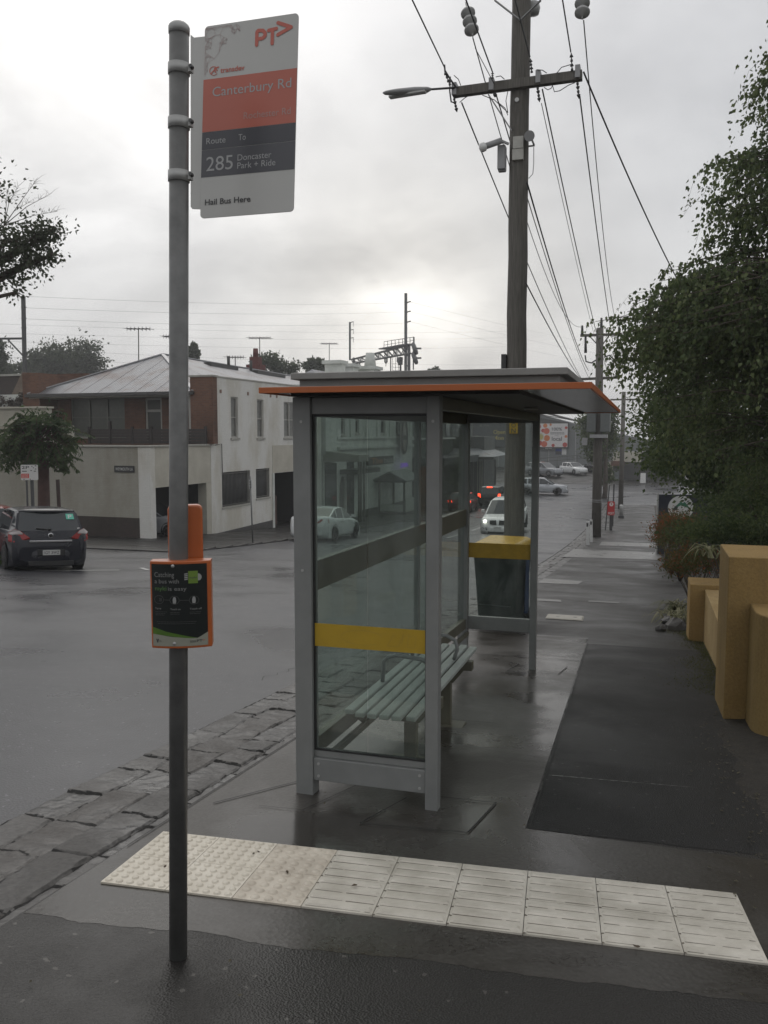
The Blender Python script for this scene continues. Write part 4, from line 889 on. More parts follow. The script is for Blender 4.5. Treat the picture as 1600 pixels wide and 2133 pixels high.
# ================================================================== YELLOW RENDERED WALLS
def render_mat(name, c1, c2, stain):
    m = bpy.data.materials.new(name); m.use_nodes = True; t = m.node_tree; N = t.nodes.new; p = t.nodes['Principled BSDF']; p.inputs['Roughness'].default_value = .8; p.inputs['Specular IOR Level'].default_value = .25
    tcn = N('ShaderNodeTexCoord'); o = tcn.outputs['Object']
    def nz_(sc_, det, mp_=None, ro=.6):
        n = N('ShaderNodeTexNoise'); n.inputs['Scale'].default_value = sc_; n.inputs['Detail'].default_value = det; n.inputs['Roughness'].default_value = ro
        if mp_: q = N('ShaderNodeMapping'); q.inputs['Scale'].default_value = mp_; t.links.new(o, q.inputs[0]); t.links.new(q.outputs[0], n.inputs['Vector'])
        else: t.links.new(o, n.inputs['Vector'])
        return n
    a, b, c, d = nz_(1.7, 6), nz_(7, 5, (1, 1, .12)), nz_(55, 4), nz_(160, 2)
    r = N('ShaderNodeValToRGB'); r.color_ramp.elements[0].position = .34; r.color_ramp.elements[1].position = .66; r.color_ramp.elements[0].color = (*c1, 1); r.color_ramp.elements[1].color = (*c2, 1); t.links.new(a.outputs[0], r.inputs[0])
    r2 = N('ShaderNodeMapRange'); r2.inputs[1].default_value = .52; r2.inputs[2].default_value = .74; r2.inputs[4].default_value = .6; t.links.new(b.outputs[0], r2.inputs[0])
    x = N('ShaderNodeMix'); x.data_type = 'RGBA'; t.links.new(r2.outputs[0], x.inputs[0]); t.links.new(r.outputs[0], x.inputs[6]); x.inputs[7].default_value = (*stain, 1)
    r3 = N('ShaderNodeMapRange'); r3.inputs[1].default_value = .35; r3.inputs[2].default_value = .65; r3.inputs[3].default_value = .88; r3.inputs[4].default_value = 1.08; t.links.new(c.outputs[0], r3.inputs[0])
    y = N('ShaderNodeMix'); y.data_type = 'RGBA'; y.blend_type = 'MULTIPLY'; y.inputs[0].default_value = 1; t.links.new(x.outputs[2], y.inputs[6]); t.links.new(r3.outputs[0], y.inputs[7]); t.links.new(y.outputs[2], p.inputs['Base Color'])
    ad = N('ShaderNodeMath'); ad.operation = 'MULTIPLY_ADD'; ad.inputs[1].default_value = .5; t.links.new(d.outputs[0], ad.inputs[0]); t.links.new(c.outputs[0], ad.inputs[2])
    bp = N('ShaderNodeBump'); bp.inputs['Strength'].default_value = .45; bp.inputs['Distance'].default_value = .008; t.links.new(ad.outputs[0], bp.inputs['Height']); t.links.new(bp.outputs[0], p.inputs['Normal']); return m
m_ren = render_mat('ochre_render', (.275, .178, .066), (.315, .21, .082), (.19, .13, .06))
m_renl = render_mat('ochre_render_worn', (.31, .21, .088), (.40, .29, .14), (.23, .16, .075))
def wallbox(name, label, b, m=None, M=None, grp=None):
    mb = MB(); mb.box(*b, M=M); return tag(mb.build(name, m or m_ren, bevel=.007, seg=2), label, 'wall', grp)
zt1 = .64
pl1 = wallbox('rendered_pillar', 'tall square ochre rendered pillar, the nearest and highest part of the wall', (.66, 1.45, 7.12, 7.92, gz(7.6)-.3, zt1))
wallbox('rendered_wall', 'low ochre rendered wall running between the two rendered pillars', (.80, 1.02, 7.93, 11.55, gz(11)-.3, -.39), m_renl)
wallbox('rendered_pillar', 'short wide ochre rendered pillar at the far end of the low wall', (.62, 1.30, 11.56, 12.15, gz(12)-.3, -.335))
mb = MB(); arcp = [(1.16+.34*math.cos(a), 6.78+.34*math.sin(a)) for a in [R(180+9*i) for i in range(11)]]+[(2.6, 6.44), (2.6, 7.1), (.82, 7.1)]
mb.prism(arcp, gz(6.7)-.3, .29, 'z'); mb.build('x', m_ren) if False else tag(mb.build('rendered_wall', m_ren, bevel=.012, seg=3, fix=True), 'curved lower ochre rendered wall end in front of the tall pillar', 'wall')
# rocks and edging by the bed
m_rock = mat('grey_rock', (.10, .095, .09), .7, var=.3, scale=9, bump=.7, bscale=25)
for k, (v, s, r, lb) in enumerate(((.50, 12.6, .13, 'rough grey edging block beside the short ochre pillar'), (.42, 13.3, .09, 'smaller pale stone at the edge of the garden bed'), (.3, 12.4, .07, 'small broken stone lying on the footpath edge'))):
    mb = MB(); vs = []
    for i in range(5):
        for j in range(8):
            t, a = -1.2+2.6*i/4, j*math.pi/4; q = r*(1+random.uniform(-.18, .18)); vs.append((v+q*math.cos(a)*math.cos(t)*1.1, s+q*math.sin(a)*math.cos(t), gz(s)+r*.5+q*.8*math.sin(t)))
    mb.add(vs, [(i*8+j, i*8+(j+1) % 8, (i+1)*8+(j+1) % 8, (i+1)*8+j) for i in range(4) for j in range(8)]+[tuple(range(7, -1, -1)), tuple(range(32, 40))]); tag(mb.build('rock', m_rock), lb, 'rock')
q = at_d(1400, 1172, 25); mb = MB(); mb.box(q.x-.2, q.x+.3, q.y, q.y+1.2, gz(q.y)-.3, gz(q.y)+.62); tag(mb.build('planter_wall', mat('planter_dark', (.03, .032, .035), .6), bevel=.02), 'small dark planter box under the red-green shrubs at the footpath edge', 'planter')
# ================================================================== CARS
m_cglass = mat('car_glass', (.02, .024, .026), .06, var=.05, spec=.7)
m_tyre = mat('tyre', (.015, .015, .015), .8, var=.2)
m_rim = mat('alloy_rim', (.42, .42, .42), .35, metal=.8, var=.1)
m_trim = mat('black_trim', (.016, .016, .016), .5, var=.1)
m_chr = mat('chrome', (.6, .6, .6), .15, metal=1, var=.03)
m_tail = mat('tail_red', (.28, .02, .018), .15, var=.1)
m_tailc = mat('tail_clear', (.42, .38, .37), .12, var=.08)
m_hl = mat('headlight_clear', (.5, .52, .53), .1, var=.08)
m_plate = mat('plate_white', (.5, .5, .48), .4, var=.04)
m_green = mat('green_card', (.10, .45, .33), .4, var=.04)
m_tlit = emis('tail_lamp_lit', (1, .05, .015), 5); m_hlit = emis('headlamp_lit', (1, .97, .85), 14)
def paint(name, col, metal=.0, rough=.25): return mat(name, col, rough, metal=metal, var=.05, scale=3, coat=.5 if max(col) > .15 else .12, spec=.5 if max(col) > .15 else .35)
def lerp_tab(tab, y):
    if y <= tab[0][0]: return tab[0][1]
    for (a, b), (c, d) in zip(tab, tab[1:]):
        if y <= c: return b+(d-b)*(y-a)/(c-a)
    return tab[-1][1]
STY = {
 'hatch': dict(L=4.25, W=1.75, belt=[(-2.125, .60), (-2.06, .86), (-1.98, .97), (-1.0, .97), (.95, .93), (1.05, .91), (1.75, .79), (2.0, .70), (2.125, .50)], wid=[(-2.125, .80), (-2.0, .94), (-1.4, 1), (1.2, 1), (1.8, .93), (2.0, .83), (2.125, .62)],
   roof=[(-1.99, .97), (-1.66, 1.40), (-1.45, 1.445), (-.4, 1.475), (.1, 1.43), (.95, .935)], wb=(-1.28, 1.33), r=.315, pill=[(-1.5, -1.36), (-.45, -.36)], gc=.16),
 'sedan': dict(L=4.75, W=1.8, belt=[(-2.375, .62), (-2.3, .88), (-2.2, 1.02), (-1.7, 1.05), (-1.2, .98), (.95, .93), (1.1, .91), (1.9, .78), (2.2, .68), (2.375, .5)], wid=[(-2.375, .78), (-2.2, .93), (-1.4, 1), (1.3, 1), (2.0, .93), (2.2, .84), (2.375, .62)],
   roof=[(-1.75, 1.04), (-1.0, 1.37), (-.6, 1.43), (-.2, 1.45), (.2, 1.41), (1.05, .93)], wb=(-1.38, 1.42), r=.325, pill=[(-.98, -.9), (-.15, -.06)], gc=.16),
 'suv': dict(L=4.85, W=1.93, belt=[(-2.425, .70), (-2.36, .98), (-2.28, 1.12), (-1.2, 1.10), (1.0, 1.05), (1.15, 1.05), (2.0, .98), (2.3, .86), (2.425, .55)], wid=[(-2.425, .84), (-2.3, .95), (-1.6, 1), (1.5, 1), (2.1, .95), (2.3, .88), (2.425, .74)],
   roof=[(-2.26, 1.12), (-2.0, 1.58), (-1.75, 1.66), (-.5, 1.72), (.15, 1.67), (1.1, 1.06)], wb=(-1.45, 1.48), r=.375, pill=[(-1.55, -1.42), (-.4, -.3)], gc=.22),
 'ute': dict(L=5.0, W=1.85, belt=[(-2.5, .80), (-2.46, 1.02), (-2.4, 1.05), (1.0, 1.05), (1.2, 1.04), (2.2, .95), (2.4, .85), (2.5, .6)], wid=[(-2.5, .9), (-2.4, .97), (-1.6, 1), (1.5, 1), (2.2, .95), (2.5, .78)],
   roof=[(-2.35, 1.05), (-2.2, 1.62), (-1.9, 1.70), (-.3, 1.74), (.2, 1.69), (1.05, 1.06)], wb=(-1.5, 1.55), r=.38, pill=[(-1.35, -1.2), (-.4, -.3)], gc=.24),
}
def car(name, label, v, s, head, sty, pm, cat='car', group=None, lit=None, z=None, rimm=None, sink=0):
    """head: degrees to the left of the street direction"""
    S = STY[sty]; L_, W_ = S['L'], S['W']; hw = W_/2
    hd = R(head); fwd = Vector((-math.sin(hd), math.cos(hd))); e = 1.2
    pitch = math.atan2(gz(s+fwd.y*e)-gz(s-fwd.y*e), 2*e) if z is None else 0
    z0 = (gz(s)-.035 if z is None else z)-sink
    t = thing(name, label, cat, (v, s, z0), hd, group, rx=0); t.rotation_mode = 'ZXY'; t.rotation_euler = (pitch, 0, hd)
    wf = lambda y: hw*lerp_tab(S['wid'], y)
    bt = lambda y: lerp_tab(S['belt'], y)
    gcl = S['gc']
    ys = sorted(set([q[0] for q in S['belt']]+[q[0] for q in S['wid']]+list(np.arange(-L_/2+.3, L_/2-.25, .22))))
    rings = []
    for y in ys:
        w_ = wf(y); zt = bt(y); endk = min(1, (L_/2-abs(y))/.12); zb = gcl+.12*(1-endk); zm = (zb+zt)/2+.02; cr = .012
        half = [(w_*.78, zb), (w_*.955, zb+.06), (w_*.985, zb+.16), (w_, zm), (w_*.985, zt-.14 if zt-.14 > zm else zm+.01), (w_*.95, zt-.04), (w_*.9, zt), (w_*.5, zt+cr)]
        rings.append([Vector((x, y, q)) for x, q in half]+[Vector((0, y, zt+cr*1.3))]+[Vector((-x, y, q)) for x, q in half[::-1]]+[Vector((0, y, zb))])
    mb = MB(); mb.loft(rings); body = mb.build('body', pm, t, fix=True)
    # glasshouse
    rt = S['roof']; yr0, yr1 = rt[0][0], rt[-1][0]; yt0 = rt[1][0]; yt1 = rt[-2][0]
    ysr = sorted(set([q[0] for q in rt]+[p for q in S['pill'] for p in q]+list(np.linspace(yr0, yr1, 22))))
    roofz = max(q[1] for q in rt); G = []
    for y in ysr:
        zr = lerp_tab(rt, y); b = bt(y)-.01; k = max(0, min(1, (zr-b)/(roofz-b))); w0 = wf(y)*.91; wt = wf(y)*(.91-.17*k)
        zs = b+(zr-b)*.90
        ws = w0+(wt-w0)*.88
        G.append([Vector((w0, y, b)), Vector((ws, y, zs)), Vector((wt*.93, y, zr-.012*k)), Vector((wt*.5, y, zr+.012*k)), Vector((0, y, zr+.017*k)), Vector((-wt*.5, y, zr+.012*k)), Vector((-wt*.93, y, zr-.012*k)), Vector((-ws, y, zs)), Vector((-w0, y, b))])
    gl, rf = MB(), MB()
    for i in range(len(ysr)-1):
        ya, yb = ysr[i], ysr[i+1]; ym = (ya+yb)/2
        pil = any(a <= ym <= b for a, b in S['pill']); ends = ym < yt0+.0 or ym > yt1
        for j in range(8):
            q = [G[i][j], G[i][j+1], G[i+1][j+1], G[i+1][j]]; side = j in (0, 7); edge = j in (1, 6)
            if side: dst = rf if (pil or ym < rt[0][0]+.16) else gl
            elif edge: dst = rf
            else: dst = gl if ends else rf
            dst.add(q, [(0, 1, 2, 3)], True)
    gl.build('window', m_cglass, t, fix=False); rf.build('roof', pm, t)
    rr = S['r']; rmz = rimm or m_rim
    for y in S['wb']:
        for sx in (-1, 1):
            xo = sx*(hw+.012); xi = sx*(hw-.2)
            mb = MB(); mb.lathe([(rr*.62, -.1), (rr*.95, -.105), (rr, -.07), (rr, .07), (rr*.95, .105), (rr*.62, .1)], c=(sx*(hw-.092), y, rr), n=22, M=Matrix.Rotation(R(90), 4, 'Y')); wl = mb.build('wheel', m_tyre, t)
            mb = MB(); mb.lathe([(.0, .08), (.05, .085), (.055, .07)], c=(sx*(hw-.092), y, rr), n=14, M=Matrix.Rotation(R(90*sx), 4, 'Y')); mb.lathe([(rr*.66, .1), (rr*.60, .085), (rr*.58, .04)], c=(sx*(hw-.092), y, rr), n=22, M=Matrix.Rotation(R(90*sx), 4, 'Y'))
            for k in range(5):
                a = k*2*math.pi/5+.3; mb.bar((sx*(hw-.012), y+.03*math.cos(a), rr+.03*math.sin(a)), (sx*(hw-.006), y+rr*.62*math.cos(a), rr+rr*.62*math.sin(a)), .05, .02, up=(1, 0, 0))
            mb.build('rim', rmz, wl)
            mb = MB(); n = 18; vs = []                      # wheel-arch lip
            for q, xx in ((rr+.02, xo-sx*.02), (rr+.075, xo-sx*.006)):
                vs += [Vector((xx, y+q*math.cos(R(-12+204*k/n)), rr+q*math.sin(R(-12+204*k/n)))) for k in range(n+1)]
            mb.add(vs, [(k, k+1, n+2+k, n+1+k) for k in range(n)]); mb.lathe([(.0, 0), (rr+.025, 0)], c=(sx*(hw-.012), y, rr), n=22, M=Matrix.Rotation(R(90*sx), 4, 'Y'))
            mb.build('wheel_arch', m_trim, t)
    yb_, yf = -L_/2, L_/2
    for sx in (-1, 1):
        mb = MB(); mb.box(sx*(hw+.0)-.02, sx*(hw)+.02, .55, .6, bt(.6)+.0, bt(.6)+.06); mb.prism([(sx*(hw+.02), bt(.6)+.02), (sx*(hw+.2), bt(.6)+.04), (sx*(hw+.2), bt(.6)+.16), (sx*(hw+.03), bt(.6)+.15)], .54, .66, 'y'); mb.build('mirror', pm, t, bevel=.015, fix=True)
        for y in (-.42, .62, -1.3):
            if sty == 'sedan' and y < -1.2: continue
            mb = MB(); mb.bar((sx*(hw+.006), y-.22 if y < .5 else y-.3, bt(0)-.14), (sx*(hw+.006), y-.06 if y < .5 else y-.14, bt(0)-.14), .03, .022); mb.build('door_handle', m_trim, t)
    def pad(nm, pts, th, m, par=t, lab=None):       # thin shaped pad standing on the body skin
        mb = MB(); c = sum((Vector(p) for p in pts), Vector())/len(pts); n = len(pts)
        nr = (Vector(pts[1])-Vector(pts[0])).cross(Vector(pts[2])-Vector(pts[0])).normalized()
        if nr.dot(c-Vector((0, 0, .7))) < 0: nr = -nr
        a = [Vector(p)-nr*th for p in pts]; b = [Vector(p)+nr*.006 for p in pts]
        mb.add(a+b, [tuple(range(n, 2*n)), tuple(range(n))]+[(i, (i+1) % n, n+(i+1) % n, n+i) for i in range(n)])
        return mb.build(nm, m, par, fix=True, bevel=.004)
    # bumpers and plates
    for yy, d in ((yb_, -1), (yf, 1)):
        mb = MB(); n = 14; rr2 = []
        for k in range(n+1):
            x = -hw*.97+2*hw*.97*k/n; q = 1-(abs(x)/(hw*.97))**3.2; y = yy+d*(.045)-d*.42*(1-q)
            zt = gcl+.36; rr2.append([Vector((x, y-d*.3, zt+.03)), Vector((x, y-d*.03, zt+.02)), Vector((x, y, zt-.05)), Vector((x, y+d*.005, gcl+.12)), Vector((x, y-d*.06, gcl-.02)), Vector((x, y-d*.3, gcl-.02))])
        mb.loft(rr2); mb.build('bumper', pm, t, fix=True)
        zt = gcl+.36
        mb = MB(); mb.box(-.5, .5, yy+d*.03-.03, yy+d*.03+.03, gcl+.02, gcl+.12); mb.build('lower_grille' if d > 0 else 'diffuser', m_trim, t, bevel=.01)
    return t, pad, S
def tail_lamp(pad, S, pts, m=m_tail, clear=None):
    for sx in (-1, 1):
        p = pad('tail_light', [(x*sx, y, z) for x, y, z in pts], .03, m)
        if clear: pad('reversing_lamp', [(x*sx, y-.004, z) for x, y, z in clear], .02, m_tailc, p)
# --- dark blue-black hatchback, nose in to the far kerb, rear towards us
m_navy = paint('navy_paint', (.009, .010, .016))
HV, HS = -14.65, 17.95
hc, pad, S = car('parked_car', 'navy hatchback with a green P card in its rear window, parked nose-in', HV, HS, 49, 'hatch', m_navy)
tail_lamp(pad, S, [(.46, -2.115, .82), (.78, -2.045, .72), (.885, -1.88, .75), (.88, -1.84, .93), (.76, -1.98, 1.02), (.64, -2.05, .965)], m_tail, [(.60, -2.085, .915), (.82, -1.99, .89), (.885, -1.88, .92), (.765, -1.985, 1.012), (.66, -2.05, .972)])
mb = MB(); mb.bar((-.47, -2.12, .735), (.47, -2.12, .735), .05, .045); mb.build('chrome_strip', m_chr, hc, bevel=.008)
p = pad('number_plate', [(-.19, -2.20, .42), (.19, -2.20, .42), (.19, -2.195, .535), (-.19, -2.195, .535)], .012, m_plate)
mb = MB(); put_text(mb, '1GY 3WZ', -.17, .17, .445, .068, lambda u, z: (u, -2.2085, z), True); mb.build('lettering', m_letk, p)
mb = MB(); Mb = Matrix.Rotation(R(90), 4, 'X'); mb.lathe([(.055, 0), (.06, .012), (.045, .016), (.0, .018)], c=(0, -2.075, .865), n=20, M=Mb); bd = mb.build('badge', m_chr, hc)
mb = MB(); mb.lathe([(.044, .017), (.0, .0195)], c=(0, -2.076, .865), n=20, M=Mb); mb.build('badge_field', m_trim, bd)
mb = MB(); mb.tube([(-.03, -2.077, .85), (-.01, -2.078, .88), (.02, -2.078, .885), (.03, -2.077, .865), (.005, -2.077, .855), (.025, -2.077, .84)], .006, 6); mb.build('badge_mark', m_chr, bd)
def rwin(x, k): return Vector((x, -1.99+.33*k-.012, .98+.42*k+.008))       # on the rear window slope
mb = MB(); mb.add([rwin(.40, .56), rwin(.58, .56), rwin(.57, .86), rwin(.40, .86)], [(0, 1, 2, 3)]); pc_ = mb.build('green_card', m_green, hc)
mb = MB(); put_text(mb, 'P', .445, .53, .60, .2, lambda u, k: rwin(u, k)+Vector((0, -.004, .003)), True); mb.build('lettering', m_wht, pc_)
mb = MB(); mb.tube([rwin(.0, .02), rwin(-.25, .08), rwin(-.3, .1)], .012, 6); mb.cyl(rwin(0, .0), rwin(0, .05), .03, n=10); mb.build('wiper', m_trim, hc)
mb = MB(); mb.loft([[Vector((x, -1.52, 1.44)), Vector((x, -1.74+.1*(abs(x)/.62)**2, 1.415)), Vector((x, -1.73+.1*(abs(x)/.62)**2, 1.385)), Vector((x, -1.6, 1.40))] for x in np.linspace(-.62, .62, 9)]); mb.build('spoiler', m_navy, hc, fix=True)
mb = MB(); mb.box(-.3, .3, -2.19, -2.15, .41, .55); mb.build('plate_recess', m_trim, hc, bevel=.01)
pad('sticker', [(.62, -1.96, 1.0), (.68, -1.95, 1.0), (.68, -1.945, 1.03), (.62, -1.955, 1.03)], .004, m_wht)
# --- red car beyond it
m_redp = paint('red_paint', (.20, .012, .012))
rc, pad, S = car('parked_car', 'red car mostly hidden behind the navy hatchback, a roof box on top', -17.75, 19.5, 52, 'hatch', m_redp)
tail_lamp(pad, S, [(.46, -2.115, .82), (.78, -2.045, .72), (.885, -1.88, .75), (.88, -1.84, .93), (.76, -1.98, 1.02), (.64, -2.05, .965)])
m_navb = mat('roof_box_blue', (.02, .028, .05), .3)
rings = [[Vector((.45*k*math.cos(a), y, 1.80+(.22*k if math.sin(a) > 0 else .1)*math.sin(a))) for a in [2*math.pi*i/14 for i in range(14)]] for y, k in ((-1.5, .3), (-1.4, .75), (-1.1, 1), (.2, 1), (.6, .7), (.8, .3))]
rbx = thing('roof_box', 'dark blue roof box strapped on top of the red car', 'roof box', (-18.35, 19.1, gz(19.1)-.26), R(52))
mb = MB(); mb.loft(rings); mb.build('shell', m_navb, rbx, fix=True); mb = MB(); mb.box(-.6, .6, -.9, -.85, 1.69, 1.73); mb.box(-.6, .6, .1, .15, 1.70, 1.73); mb.build('roof_bar', m_trim, rbx)
# --- grey car in the garage opening, nose to the street
m_silver = paint('silver_paint', (.46, .48, .50), metal=.3); m_white = paint('white_car_paint', (.62, .63, .62)); m_grey = paint('grey_paint', (.20, .21, .22), metal=.4)
gc_, pad, S = car('parked_car', 'silver grey hatchback standing inside the garage opening', -20.9, 33.4, -88, 'hatch', m_silver)
for sx in (-1, 1): pad('headlight', [(.45*sx, 2.06, .62), (.76*sx, 1.92, .64), (.8*sx, 1.78, .76), (.52*sx, 1.98, .74)], .02, m_hl)
# --- white sedan parked on the far side, facing away down the street
ws_, pad, S = car('parked_car', 'white sedan parked along the far kerb facing down the street', -13.45, 35.7, 0, 'sedan', m_white)
tail_lamp(pad, S, [(.42, -2.36, .80), (.74, -2.27, .80), (.86, -2.02, .84), (.84, -2.08, .95), (.6, -2.31, .95)])
p = pad('number_plate', [(-.185, -2.395, .62), (.185, -2.395, .62), (.185, -2.385, .73), (-.185, -2.385, .73)], .012, m_plate)
# --- white four-wheel drive coming up the road with its headlights on
wc, pad, S = car('moving_car', 'white four-wheel drive driving towards us with bright headlights', -7.0, 45.6, 180, 'suv', m_white)
for sx in (-1, 1):
    p = pad('headlight', [(.48*sx, 2.42, .80), (.84*sx, 2.28, .82), (.88*sx, 2.15, .93), (.55*sx, 2.36, .92)], .02, m_hl)
    mb = MB(); mb.lathe([(.0, .02), (.06, .015), (.075, 0)], c=(.66*sx, 2.385, .865), n=14, M=Matrix.Rotation(R(-90), 4, 'X')); mb.build('lamp', m_hlit, p)
    pad('grille', [(.06*sx, 2.44, .68), (.40*sx, 2.42, .70), (.42*sx, 2.39, .9), (.08*sx, 2.41, .92)], .02, m_trim)
    pad('air_intake', [(.55*sx, 2.45, .40), (.88*sx, 2.2, .42), (.86*sx, 2.22, .60), (.6*sx, 2.43, .55)], .03, m_trim)
p = pad('number_plate', [(-.2, 2.475, .48), (.2, 2.475, .48), (.2, 2.475, .59), (-.2, 2.475, .59)], .012, m_plate)
# --- silver four-wheel drive crossing the intersection
sc_, pad, S = car('moving_car', 'silver four-wheel drive crossing the intersection to the right', -9.6, 87.5, -90, 'suv', m_silver, z=gz(87.5)-.035)
for sx in (-1, 1): pad('headlight', [(.48*sx, 2.42, .80), (.84*sx, 2.28, .82), (.90*sx, 2.1, .93), (.55*sx, 2.36, .92)], .02, m_hl)
tail_lamp(pad, S, [(.6, -2.34, .92), (.88, -2.22, .92), (.9, -2.1, 1.06), (.62, -2.3, 1.06)])
# --- cars with brake lights on
m_blk = paint('black_paint', (.012, .012, .013))
uc, pad, S = car('moving_car', 'black tall car waiting at the intersection with three red brake lights', -11.75, 70.5, 0, 'ute', m_blk)
for sx in (-1, 1): pad('tail_light', [(.68*sx, -2.51, .80), (.90*sx, -2.42, .80), (.92*sx, -2.40, 1.12), (.74*sx, -2.47, 1.12)], .02, m_tlit)
pad('brake_light', [(-.22, -2.29, 1.60), (.22, -2.29, 1.60), (.2, -2.25, 1.68), (-.2, -2.25, 1.68)], .02, m_tlit)
rc2, pad, S = car('moving_car', 'dark red car with its brake lights on left of the black car', -12.9, 63.5, 2, 'hatch', paint('maroon_paint', (.06, .01, .01)))
for sx in (-1, 1): pad('tail_light', [(.50*sx, -2.11, .74), (.84*sx, -1.95, .74), (.84*sx, -1.9, .88), (.56*sx, -2.07, .88)], .02, m_tlit)
# --- cars in the car park beyond the intersection
dc, pad, S = car('parked_car', 'dark grey four-wheel drive parked in the car park under the billboard', -11.6, 106.5, -125, 'suv', m_grey, z=gz(106.5)+.0)
for sx in (-1, 1): pad('headlight', [(.48*sx, 2.42, .80), (.84*sx, 2.28, .82), (.88*sx, 2.15, .93), (.55*sx, 2.36, .92)], .02, m_hl)
wc2, pad, S = car('parked_car', 'white hatchback parked nose-out in the car park right of the dark four-wheel drive', -8.3, 109.5, -142, 'hatch', m_white, z=gz(109.5)+.0)
for sx in (-1, 1): pad('headlight', [(.42*sx, 2.10, .60), (.76*sx, 1.95, .62), (.78*sx, 1.80, .74), (.5*sx, 2.0, .72)], .02, m_hl)
bc, pad, S = car('parked_car', 'black car at the far right of the car park behind the transformer pole', -4.9, 112, -120, 'hatch', m_blk, z=gz(112)+.0)
# ================================================================== BUILDINGS ON THE FAR SIDE
random.seed(5)
BA = R(3.2); BO = Vector((-19.3, 30.8, 0)); BM = Matrix.Translation(BO) @ Matrix.Rotation(-BA, 4, 'Z'); BI = BM.inverted()
def fb(px, py, xb=0.):                      # photo point on a street-side wall plane, in the building's own frame (x, y along the wall, z)
    d = Vector(ray(px, py)); o = BI @ Vector((0, 0, EYE)); q = BI.to_3x3() @ d; t = (xb-o.x)/q.x; return o+q*t
def fy(px, py, yb):
    d = Vector(ray(px, py)); o = BI @ Vector((0, 0, EYE)); q = BI.to_3x3() @ d; t = (yb-o.y)/q.y; return o+q*t
m_wb = brick('painted_brick_white', (.66, .65, .61), (.63, .62, .58), (.60, .59, .55), sc_=1.0, rough=.6, bump=.35, stain=(.80, .77, .70))
m_wb2 = brick('painted_brick_cream', (.34, .325, .275), (.32, .305, .26), (.30, .285, .24), sc_=1.0, rough=.65, bump=.5, stain=(.78, .76, .70))
m_rb = brick('red_brick', (.17, .078, .045), (.125, .058, .036), (.13, .105, .085), rough=.85, bump=.4, stain=(.6, .55, .5))
m_db = brick('dark_brick', (.055, .04, .034), (.042, .032, .028), (.05, .042, .036), rough=.85, bump=.4)
m_cap = mat('cap_stone', (.34, .33, .29), .7, var=.14, scale=4)
m_cream = mat('cream_render', (.40, .375, .31), .75, col2=(.50, .475, .40), scale=1.3, bump=.15, bscale=20)
m_wrend = mat('white_render', (.46, .475, .44), .7, col2=(.62, .63, .59), scale=1.6, bump=.15, bscale=20)
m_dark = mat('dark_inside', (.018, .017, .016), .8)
m_win = mat('window_glass', (.03, .034, .035), .06, var=.2, scale=.8, spec=.7)
m_curt = mat('curtained_pane', (.16, .16, .145), .35, var=.3, scale=4, spec=.6)
m_frm = mat('window_frame_paint', (.34, .33, .30), .5, var=.06)
m_frmd = mat('window_frame_dark', (.10, .095, .085), .5, var=.1)
m_fence = mat('dark_timber', (.035, .028, .025), .7, var=.3, scale=6)
m_gut = mat('gutter_dark', (.05, .048, .045), .5)
# corrugated iron with rust blotches
def iron(name, c=(.30, .30, .32), rust=(.17, .115, .10), axis=0, rp0=.52):
    m = bpy.data.materials.new(name); m.use_nodes = True; t = m.node_tree; N = t.nodes.new; p = t.nodes['Principled BSDF']; p.inputs['Roughness'].default_value = .38; p.inputs['Metallic'].default_value = .35
    tcn = N('ShaderNodeTexCoord'); wv = N('ShaderNodeTexWave'); wv.bands_direction = 'XYZ'[axis]; wv.inputs['Scale'].default_value = 2.1; t.links.new(tcn.outputs['Object'], wv.inputs['Vector'])
    bp = N('ShaderNodeBump'); bp.inputs['Distance'].default_value = .02; bp.inputs['Strength'].default_value = .8; t.links.new(wv.outputs['Fac'], bp.inputs['Height']); t.links.new(bp.outputs[0], p.inputs['Normal'])
    n = N('ShaderNodeTexNoise'); n.inputs['Scale'].default_value = .55; n.inputs['Detail'].default_value = 7; n.inputs['Roughness'].default_value = .7; t.links.new(tcn.outputs['Object'], n.inputs['Vector'])
    n2 = N('ShaderNodeTexNoise'); n2.inputs['Scale'].default_value = 14; mp = N('ShaderNodeMapping'); mp.inputs['Scale'].default_value = (1, .05, .05) if axis == 0 else (.05, 1, .05); t.links.new(tcn.outputs['Object'], mp.inputs[0]); t.links.new(mp.outputs[0], n2.inputs['Vector'])
    ad = N('ShaderNodeMath'); ad.operation = 'MULTIPLY_ADD'; ad.inputs[1].default_value = .25; t.links.new(n2.outputs[0], ad.inputs[0]); t.links.new(n.outputs[0], ad.inputs[2])
    rp = N('ShaderNodeValToRGB'); rp.color_ramp.elements[0].position = rp0+.06; rp.color_ramp.elements[1].position = rp0+.2; rp.color_ramp.elements[0].color = (*c, 1); rp.color_ramp.elements[1].color = (*rust, 1)
    t.links.new(ad.outputs[0], rp.inputs[0]); t.links.new(rp.outputs[0], p.inputs['Base Color']); return m
m_iron = iron('corrugated_iron', (.21, .215, .23), (.135, .11, .105), rp0=.56); m_iron2 = iron('corrugated_iron_side', (.21, .215, .23), (.135, .11, .105), axis=1, rp0=.56)
